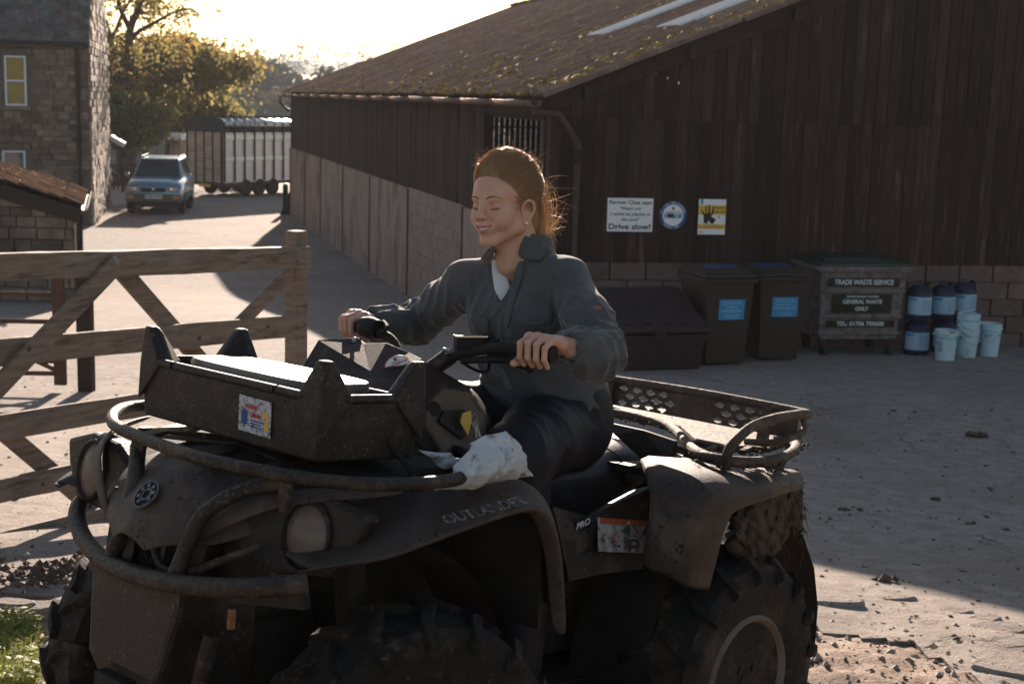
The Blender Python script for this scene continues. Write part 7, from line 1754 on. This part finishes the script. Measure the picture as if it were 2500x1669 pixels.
def wave(X, Y, Z, seed, f, n=5, d=None, spread=.5):
    g = np.random.default_rng(seed); out = 0
    for i in range(n):
        k = g.normal(size=3); k = k if d is None else np.array(d) + spread * k; k = k / np.linalg.norm(k) * f * g.uniform(.7, 1.4); ph = g.random() * 6.28
        out = out + np.sin(X * k[0] + Y * k[1] + Z * k[2] + ph)
    return out / n
def crease(w): return 1.15 - np.sqrt(np.abs(w) + .004) * 2.1     # sharp ridges, soft valleys
COAT = []; VL = []
def sculpt_coat():
    s = Sculpt((-.46, -.52, .955), (.14, .53, 1.46), .0046); n = np.array(NECK); h = np.array(HIP)
    s.cap(n + (-.055, -.085, -.115), n + (-.055, .08, -.115), .100, None, .05)              # chest
    s.cap(n + (-.005, -.055, -.155), n + (-.005, .065, -.155), .082, None, .05)              # front of chest
    s.cap(n + (-.045, -.085, -.055), n + (-.045, .09, -.055), .055, None, .05)                # yoke
    s.cap(h + (.03, -.05, .13), h + (.03, .06, .13), .112, .112, .06); s.cap(h + (-.0, -.06, .04), h + (-.0, .07, .04), .128, None, .05)
    s.cap(h + (.06, -.03, .20), n + (-.05, 0, -.12), .105, .10, .05)
    for sh, el, wr, q in ((SHL, ELL, WRL, 1), (SHR, ELR, WRR, -1)):
        sh, el, wr = np.array(sh), np.array(el), np.array(wr)
        s.cap(n + (-.03, q * .05, -.035), sh, .048, .054, .04)
        if q > 0: s.chain([sh, sh * .45 + el * .55 + (0, .012, .0), el + (-.01, .0, -.01), el * .5 + wr * .5 + (0, .01, -.018), wr * .92 + el * .08], [.056, .056, .057, .053, .043], .03)
        else: s.chain([sh, sh * .5 + el * .5, el, el * .4 + wr * .6 + (0, 0, -.004), wr * 1.0 + el * .0], [.058, .056, .053, .048, .041], .03)
        cu = wr * .97 + el * .03; s.cap(cu, wr * .84 + el * .16, .047, .050, .008)                    # turned cuff
        s.cap(wr * 1.25 - el * .25, wr * .9 + el * .1, .030, .033, .004, True)                          # cuff opening
    # neck opening and V down the front
    s.cap(n + (-.028, 0, -.035), n + (-.026, 0, .028), .080, .071, .02)                          # collar stand
    VL.extend((py, (Vector(hit([s], px, py) or lp(px, py, 1, .045)) - _co).length) for px, py in ((1236, 640), (1228, 700), (1224, 760)))
    va, vm, vb = (np.array(hit([s], *q) or lp(*q, 1, .045)) for q in ((1236, 640), (1228, 700), (1224, 760)))
    s.cap(n + (-.02, 0, .08), n + (-.012, 0, -.01), .060, .060, .008, True); s.cap(va, vm, .036, .019, .004, True); s.cap(vm, vb, .019, .003, .004, True)
    # folds: ring creases on the sleeves, long pulls on the body
    def folds(X, Y, Z):
        out = 0.0018 * wave(X, Y, Z, 1, 60) + 0.0040 * crease(wave(X, Y, Z, 2, 38, 4, (0, .3, 1.), .9))
        for sh, el, wr, sd_ in ((SHL, ELL, WRL, 3), (SHR, ELR, WRR, 4)):
            e = np.array(el); d = np.sqrt((X - e[0]) ** 2 + (Y - e[1]) ** 2 + (Z - e[2]) ** 2); m = np.clip(1.15 - d / .15, 0, 1)
            ax = np.array(wr) - np.array(sh); ax = ax / np.linalg.norm(ax); out = out + m * .0105 * crease(wave(X, Y, Z, sd_, 72, 3, ax, .45))
            wv = np.array(wr); d2 = np.sqrt((X - wv[0]) ** 2 + (Y - wv[1]) ** 2 + (Z - wv[2]) ** 2); out = out + np.clip(1 - d2 / .16, 0, 1) * .0062 * crease(wave(X, Y, Z, sd_ + 4, 95, 3, ax, .4))
        hm = np.clip((1.12 - Z) / .1, 0, 1); out = out + hm * .0080 * crease(wave(X, Y, Z, 9, 60, 3, (0, .2, 1.), .5))
        vert = np.clip((Z - 1.10) / .08, 0, 1) * np.clip((1.34 - Z) / .06, 0, 1); out = out + vert * .0046 * crease(wave(X, Y, Z, 12, 75, 3, (.3, 1., .1), .35))
        return -out
    s.warp(folds); COAT.append(s); P, Fc = s.mesh(); P = relax(P, Fc, 1, .12); return np_mesh('overall_top', P, Fc, [M_coat])
coat = child('overall_top', sculpt_coat())
def sculpt_trousers():
    s = Sculpt((-.50, -.50, .36), (.30, .52, 1.06), .0056); h = np.array(HIP)
    s.cap(h + (-.005, -.07, .0), h + (-.005, .075, .0), .132, None, .05); s.cap(h + (.0, -.06, .07), h + (.0, .07, .07), .118, None, .04)
    for q in (-1, 1):
        a, k, f = np.array((-.25, q * .095, .945)), np.array((.09, q * .24, .905)), np.array((.055, q * .272, .42))
        s.chain([a, a * .5 + k * .5 + (0, 0, .012), k, k * .5 + f * .5 + (-.02, 0, 0), f], [.105, .098, .086, .074, .066], .03)
    def folds(X, Y, Z):
        hipm = np.clip(1 - np.sqrt((X + .12) ** 2 + (Y - .15) ** 2 + (Z - .98) ** 2) / .20, 0, 1); kn = np.clip(1 - np.sqrt((X - .08) ** 2 + (np.abs(Y) - .24) ** 2 + (Z - .9) ** 2) / .2, 0, 1)
        return -(.0020 * wave(X, Y, Z, 21, 50) + hipm * .0105 * crease(wave(X, Y, Z, 22, 62, 3, (1., .6, .2), .4)) + kn * .0085 * crease(wave(X, Y, Z, 23, 66, 3, (.8, .3, .6), .5)))
    s.warp(folds); P, Fc = s.mesh(); return np_mesh('trousers', relax(P, Fc, 1, .3), Fc, [M_trou])
child('trousers', sculpt_trousers())
def sculpt_tee():
    s = Sculpt(np.array(NECK) - (.17, .18, .30), np.array(NECK) + (.14, .18, .03), .004); n = np.array(NECK)
    s.cap(n + (-.055, -.085, -.115), n + (-.06, .06, -.115), .086, None, .05); s.cap(n + (-.008, -.04, -.155), n + (-.006, .045, -.150), .0765, None, .05); s.cap(n + (-.035, -.07, -.055), n + (-.035, .07, -.055), .046, None, .05)
    a, b_ = (np.array(hit(COAT + HEAD, *q) or lp(*q, 1, .045)) for q in ((1244, 618), (1256, 672))); s.cap(a, b_, .046, .024, .006, True); s.cap(hp_(-.02, 0, -.03), n, .064, .066, .008, True)
    P, Fc = s.mesh(); return np_mesh('tee_shirt', P, Fc, [M_tee])
child('tee_shirt', sculpt_tee())
def dress():
    # collar flaps, placket, pockets, seams
    def flap(nm, pts, m=M_coat, th=.004, sub=2):
        b = MB(); b.grid(pts); o = b.build(nm, m, body, smooth=180, solid=th); md = o.modifiers.new('sub', 'SUBSURF'); md.levels = md.render_levels = sub; return o
    def G(rows, off): return [[(hit(COAT + HEAD, p[0], p[1], p[2] if len(p) > 2 else off) or lp(p[0], p[1], 1, .06)) for p in r_] for r_ in rows]
    flap('collar', G([[(1284, 564, .003), (1304, 567, .003), (1330, 580, .004)], [(1274, 594, .008), (1300, 602, .010), (1334, 608, .008)], [(1258, 628, .008), (1292, 638, .009), (1336, 636, .006)]], .008), sub=1)
    flap('collar', G([[(1213, 600, .004), (1204, 601, .005), (1194, 605, .006)], [(1205, 616, .008), (1194, 618, .010), (1182, 620, .008)], [(1200, 634, .010), (1184, 636, .012), (1168, 632, .008)]], .008))
    flap('lapel', G([[(1268, 630), (1284, 640)], [(1258, 662), (1276, 680)], [(1246, 705), (1262, 722)], [(1236, 745), (1250, 760)], [(1230, 800), (1244, 805)]], .005))
    flap('lapel', G([[(1198, 638), (1182, 642)], [(1196, 662), (1180, 672)], [(1206, 700), (1194, 712)], [(1219, 748), (1208, 756)]], .005))
    flap('placket', G([[(1226, 765), (1244, 765)], [(1226, 800), (1245, 800)], [(1228, 850), (1247, 850)], [(1232, 900), (1250, 900)]], .004))
    flap('pocket', G([[(1260, 776), (1305, 770), (1350, 768)], [(1266, 815), (1305, 815), (1346, 810)], [(1276, 846), (1306, 850), (1340, 842)]], .003))
    flap('pocket_flap', G([[(1258, 766), (1304, 760), (1352, 757)], [(1258, 780), (1304, 776), (1352, 774)], [(1266, 790), (1304, 800), (1346, 788)]], .007))
    flap('pocket_flap', G([[(1156, 772), (1175, 773), (1194, 775)], [(1157, 790), (1175, 793), (1194, 794)], [(1158, 806), (1176, 812), (1194, 812)]], .005))
    flap('sleeve_patch', G([[(1446, 745), (1457, 744), (1468, 747)], [(1447, 755), (1458, 755), (1469, 757)]], .003), mat('patch', (.5, .13, .04), (.05, .07, .2), scale=70, rough=.6, bump=0), .001)
    def tee_pt(px, py, off=.008): d = (QI.to_3x3() @ ray(px, py)).normalized(); return _co + d * (float(np.interp(py, [v[0] for v in VL], [v[1] for v in VL])) + off)
    flap('tee_front', [[tee_pt(x, y) for x in np.linspace(x0, x1, 4)] for y, x0, x1 in ((632, 1200, 1208), (650, 1200, 1218), (672, 1202, 1236), (692, 1204, 1246), (712, 1208, 1246), (735, 1212, 1240), (758, 1216, 1234))], M_tee, .003, 1)
    # stitched seams
    for path in ([(1345, 612), (1352, 650), (1358, 700), (1366, 760), (1385, 800)], [(1165, 640), (1152, 680), (1150, 730), (1152, 790)], [(1330, 600), (1345, 640), (1350, 690)], [(1265, 770), (1262, 900)]):
        q = [hit(COAT, x, y, .001) for x, y in path]
        if all(q): b = MB(); b.tube(smooth_path(q, 4), .0013, 5); b.build('seam', M_coat, body, smooth=60)
    # scrunched hem caught by the sun in front
    b = MB()
    for k in range(9):
        a = lp(1186 + 6 * k, 905 + 3 * (k % 3) + 2 * k, 1, .06 + .010 * k); b.tube(smooth_path([a + Vector((0, -.02, .018)), a + Vector((.008, 0, .002)), a + Vector((0, .012, -.022))], 3), .010, 8)
    b.build('hem_folds', M_coat, body, smooth=60)
    # necklace, ear stud
    b = MB(); b.tube(smooth_path([hit(COAT + HEAD, *q, .008) or lp(*q, 1, .05) for q in ((1208, 645), (1208, 690), (1211, 728), (1222, 712), (1238, 690))], 5), .0008, 5); b.build('necklace', M_tag, body)
    b = MB(); q = Vector(hp_(.009, .083, -.039)); b.lathe([(0, -.0042), (.003, -.003), (.0042, 0), (.003, .003), (0, .0042)], 12, Matrix.Translation(q)); b.build('ear_stud', mat('pearl', (.8, .8, .82), rough=.15, bump=0, coat=.5), body, smooth=60)
    # brows and lashes, laid on the sculpted face
    for q in (-1, 1):
        pts = [(.0900, q * .0125, .0335), (.0880, q * .024, .0385), (.0810, q * .036, .0385), (.0705, q * .0490, .0335)]
        pp = project(HEAD[0], [hp_(*p) for p in smooth_path(pts, 4)], .0002); b = MB(); b.tube([Vector(p) for p in pp], [.0014, .0018, .0020, .0021, .0021, .0021, .0020, .0019, .0017, .0014, .0011, .0008, .0004], 6); b.build('eyebrow', M_brow, body, smooth=60)
        pts = [(.0850, q * .0195, .0068), (.0880, q * .0270, .0070), (.0860, q * .0370, .0068), (.0770, q * .0475, .0072)]
        pp = project(HEAD[0], [hp_(*p) for p in smooth_path(pts, 4)], .0006); b = MB(); b.tube([Vector(p) for p in pp], [.0006] + [.0013] * 11 + [.0007], 6); b.build('eyelashes', M_brow, body, smooth=60)
    for q in (-1, 1):
        c = Vector((.0690, q * .0338, .0070)); b = MB(); gz_ = Vector((.80, -q * .05 + .05, -.42)).normalized(); Mq = frame_m(Vector(hp_(*c)), HR @ gz_.orthogonal(), HR @ gz_.cross(gz_.orthogonal()))
        for (p0, p1, mi) in ((0, 32, 1), (32, 180, 0)): b.lathe([(.0112 * math.sin(R(t)) + 1e-6, .0112 * math.cos(R(t))) for t in np.linspace(p0, p1, 6)], 16, Mq, mi=mi)
        b.build('eye', [mat('eye_white', (.55, .50, .47), rough=.2, bump=0), mat('iris', (.03, .028, .03), rough=.1, bump=0)], body, smooth=180)
    # trousers badge
    c = lp(1415, 1053, 1, .175); n_ = (_co - c).normalized(); M_ = frame_m(c + n_ * .02, (Vector((-.5, .6, -.6))), Vector((0, 0, 1))); 
    b = MB(); b.lathe([(.010, 0), (.013, 0), (.013, .001), (.010, .001)], 20, frame_m(c + n_ * .024, Vector((-.68, .73, .0)), Vector((0, 0, 1))) @ Matrix.Diagonal((.55, 1.1, 1, 1)), closed=True); b.build('badge', M_wtext, body)
dress()
def hair():
    s = Sculpt(np.array(HO) - (.20, .19, .19), np.array(HO) + (.16, .19, .18), .0032)
    E = lambda x, y, z, r, k=.012, cut=False: s.ell(hp_(x, y, z), np.array(r) * HS, hr, k, cut); C = lambda a, b, ra, rb, k=.012, cut=False: s.cap(hp_(*a), hp_(*b), ra, rb, k, cut)
    E(-.024, 0, .054, (.0945, .0800, .0935)); E(-.004, 0, .078, (.067, .066, .071), .02)
    C((-.070, 0, .03), (-.085, 0, -.045), .048, .040, .02); C((-.085, .012, -.045), (-.100, .012, -.10), .034, .024, .02); C((-.035, .056, .0), (-.075, .025, -.05), .022, .026, .015); C((-.035, -.056, .0), (-.075, -.025, -.05), .022, .026, .015)
    # keep face, ears and neck clear
    E(.098, 0, -.004, (.070, .092, .098), .008, True); E(.11, 0, -.02, (.115, .10, .085), .008, True)
    for q in (-1, 1): E(.010, q * .084, -.014, (.027, .026, .036), .006, True); E(.048, q * .070, .004, (.038, .030, .038), .006, True)
    def strand(X, Y, Z): return -.0004 * wave(X, Y, Z, 31, 260, 3, np.array(HR @ Vector((.15, .9, .5))), .35)
    s.warp(strand, .02); P, Fc = s.mesh(); cap_ = child('hair', np_mesh('hair', P, Fc, [M_hair]))
    # combed strands laid over the cap, then loose ones
    g = random.Random(5); b = MB(); knot = Vector((-.108, 0, .040)); ST = []
    def put(pts, r0, mi=0, world=False): b.tube([Vector(p) if world else Vector(hp_(*p)) for p in pts], [r0 * (1 - .75 * i / (len(pts) - 1)) for i in range(len(pts))], 3, cap=False, mi=mi)
    raw, offs, meta = [], [], []
    for k in range(4200):
        a = g.uniform(-1, 1); y0 = .080 * math.sin(a * 1.5); st = Vector((.080 - .085 * abs(a) ** 1.8, y0, .108 - .095 * abs(a) ** 1.5)); st += Vector((g.uniform(-.12, .004), g.gauss(0, .008), g.gauss(0, .008))) if g.random() < .65 else Vector((0, 0, 0))
        e = knot + Vector((g.gauss(0, .010), g.gauss(0, .022), g.gauss(0, .024))); o1 = g.uniform(-.0004, .0030); lift = g.random() < .30
        for i in range(9):
            t = i / 8; m = st.lerp(e, t) + Vector((0, .012 * a * math.sin(math.pi * t), .055 * math.sin(math.pi * t) * (1 - abs(a) * .7))); raw.append(hp_(*m)); offs.append(o1 + .0012 * math.sin(t * 8 + k) + ((.003 + .011 * (k % 7) / 7) * math.sin(math.pi * t) if lift else 0))
        meta.append((g.uniform(.0004, .00085), 1 if g.random() < .5 else 0))
    pr = project(s, raw, np.array(offs)).reshape(-1, 9, 3)
    for pts, (r0, mi) in zip(pr, meta): put(pts, r0, mi, True)
    hl = [(.0, .070, .028), (.022, .067, .052), (.044, .056, .076), (.060, .034, .094), (.068, .0, .101), (.060, -.034, .094), (.044, -.056, .076)]; hl = smooth_path(hl, 12); raw, rof, meta = [], [], []
    for k in range(900):      # fine hair along the hairline
        q = hl[g.randrange(len(hl))] + Vector((g.gauss(.004, .004), g.gauss(0, .003), g.gauss(0, .003))); e = q + (knot - q) * g.uniform(.25, .6) + Vector((0, 0, .03))
        for i in range(7): t = i / 6; raw.append(hp_(*(q.lerp(e, t)))); rof.append(t)
        meta.append((g.uniform(.0005, .0009), 1 if g.random() < .4 else 0))
    pa, pb = project(HEAD[0], raw, .0006), project(s, raw, .0014); tt = np.clip(np.array(rof)[:, None] * 3, 0, 1); pr = (pa * (1 - tt) + pb * tt).reshape(-1, 7, 3)
    for pts, (r0, mi) in zip(pr, meta): put(pts, r0, mi, True)
    for k in range(1300):      # tail hanging behind the neck
        st = knot + Vector((g.gauss(.005, .014), g.gauss(0, .032), g.gauss(-.01, .03))); wv = g.uniform(0, 6); pts = []; L_ = g.uniform(.10, .185); dx, dy = g.gauss(.004, .020), g.gauss(.005, .018)
        for i in range(9):
            t = i / 8; pts.append(st + Vector((.012 * t + dx * t + .006 * math.sin(t * 7 + wv), dy * t + .006 * math.cos(t * 6 + wv), -L_ * t)))
        put(pts, g.uniform(.0004, .0008), 1 if g.random() < .6 else 0)
    for k in range(620):      # flyaways
        zone = g.random()
        if zone < .5: a = g.uniform(-1.2, 1.2); st = Vector((g.uniform(-.10, .06), .06 * math.sin(a), .140 - .02 * abs(a)))
        else: st = knot + Vector((g.uniform(-.02, .01), g.gauss(0, .03), g.uniform(-.12, .04)))
        d = (st - Vector((-.0, 0, .02))).normalized() * .8 + Vector((-.6, g.gauss(0, .5), g.gauss(.1, .4))); d.normalize(); L_ = g.uniform(.012, .045) * (1.4 if zone > .5 else .7); cu = Vector((g.gauss(0, 1), g.gauss(0, 1), g.gauss(-.5, 1))) * .7
        put([st + d * L_ * t + cu * L_ * t * t for t in (0, .2, .4, .6, .8, 1.)], g.uniform(.00035, .0007), 1)
    for k in range(70):       # loose ends flicked out low behind
        st = Vector((-.105, .01, -.085)) + Vector((g.gauss(0, .008), g.gauss(0, .012), g.gauss(0, .010))); L_ = g.uniform(.04, .12); d = Vector((-.75, .35 + g.gauss(0, .2), g.gauss(.02, .12)))
        put([st + d * L_ * t + Vector((0, 0, (g.random() * .5 + .2) * L_ * t * t)) for t in (0, .2, .4, .6, .8, 1.)], g.uniform(.0004, .0008), 1)
    for k in range(16):       # fine wisps from temple past the ear
        st = Vector((.030, .066, .030)) + Vector((g.gauss(0, .008), 0, g.gauss(0, .010))); e = Vector((-.060, .078, -.010 + g.gauss(0, .012)))
        put([st.lerp(e, i / 7) + Vector((0, .016 * math.sin(math.pi * i / 7), -.012 * math.sin(math.pi * i / 7))) for i in range(8)], .0006, 1)
    me = b.mesh('hair_strands', [M_hair, M_hair2], smooth=180, fix=False); o = link('hair_strands', me, cap_); o['kind'] = 'stuff'
hair()
def boots():
    for q in (-1, 1):
        s = Sculpt((-.06, q * .28 - .12, .26), (.32, q * .28 + .12, .54), .007); s.cap((.05, q * .272, .47), (.06, q * .275, .40), .064, .058, .02); s.cap((.06, q * .277, .375), (.22, q * .287, .36), .050, .044, .02)
        P, Fc = s.mesh(); child('boot', np_mesh('boot', P, Fc, [M_rub]))
boots()
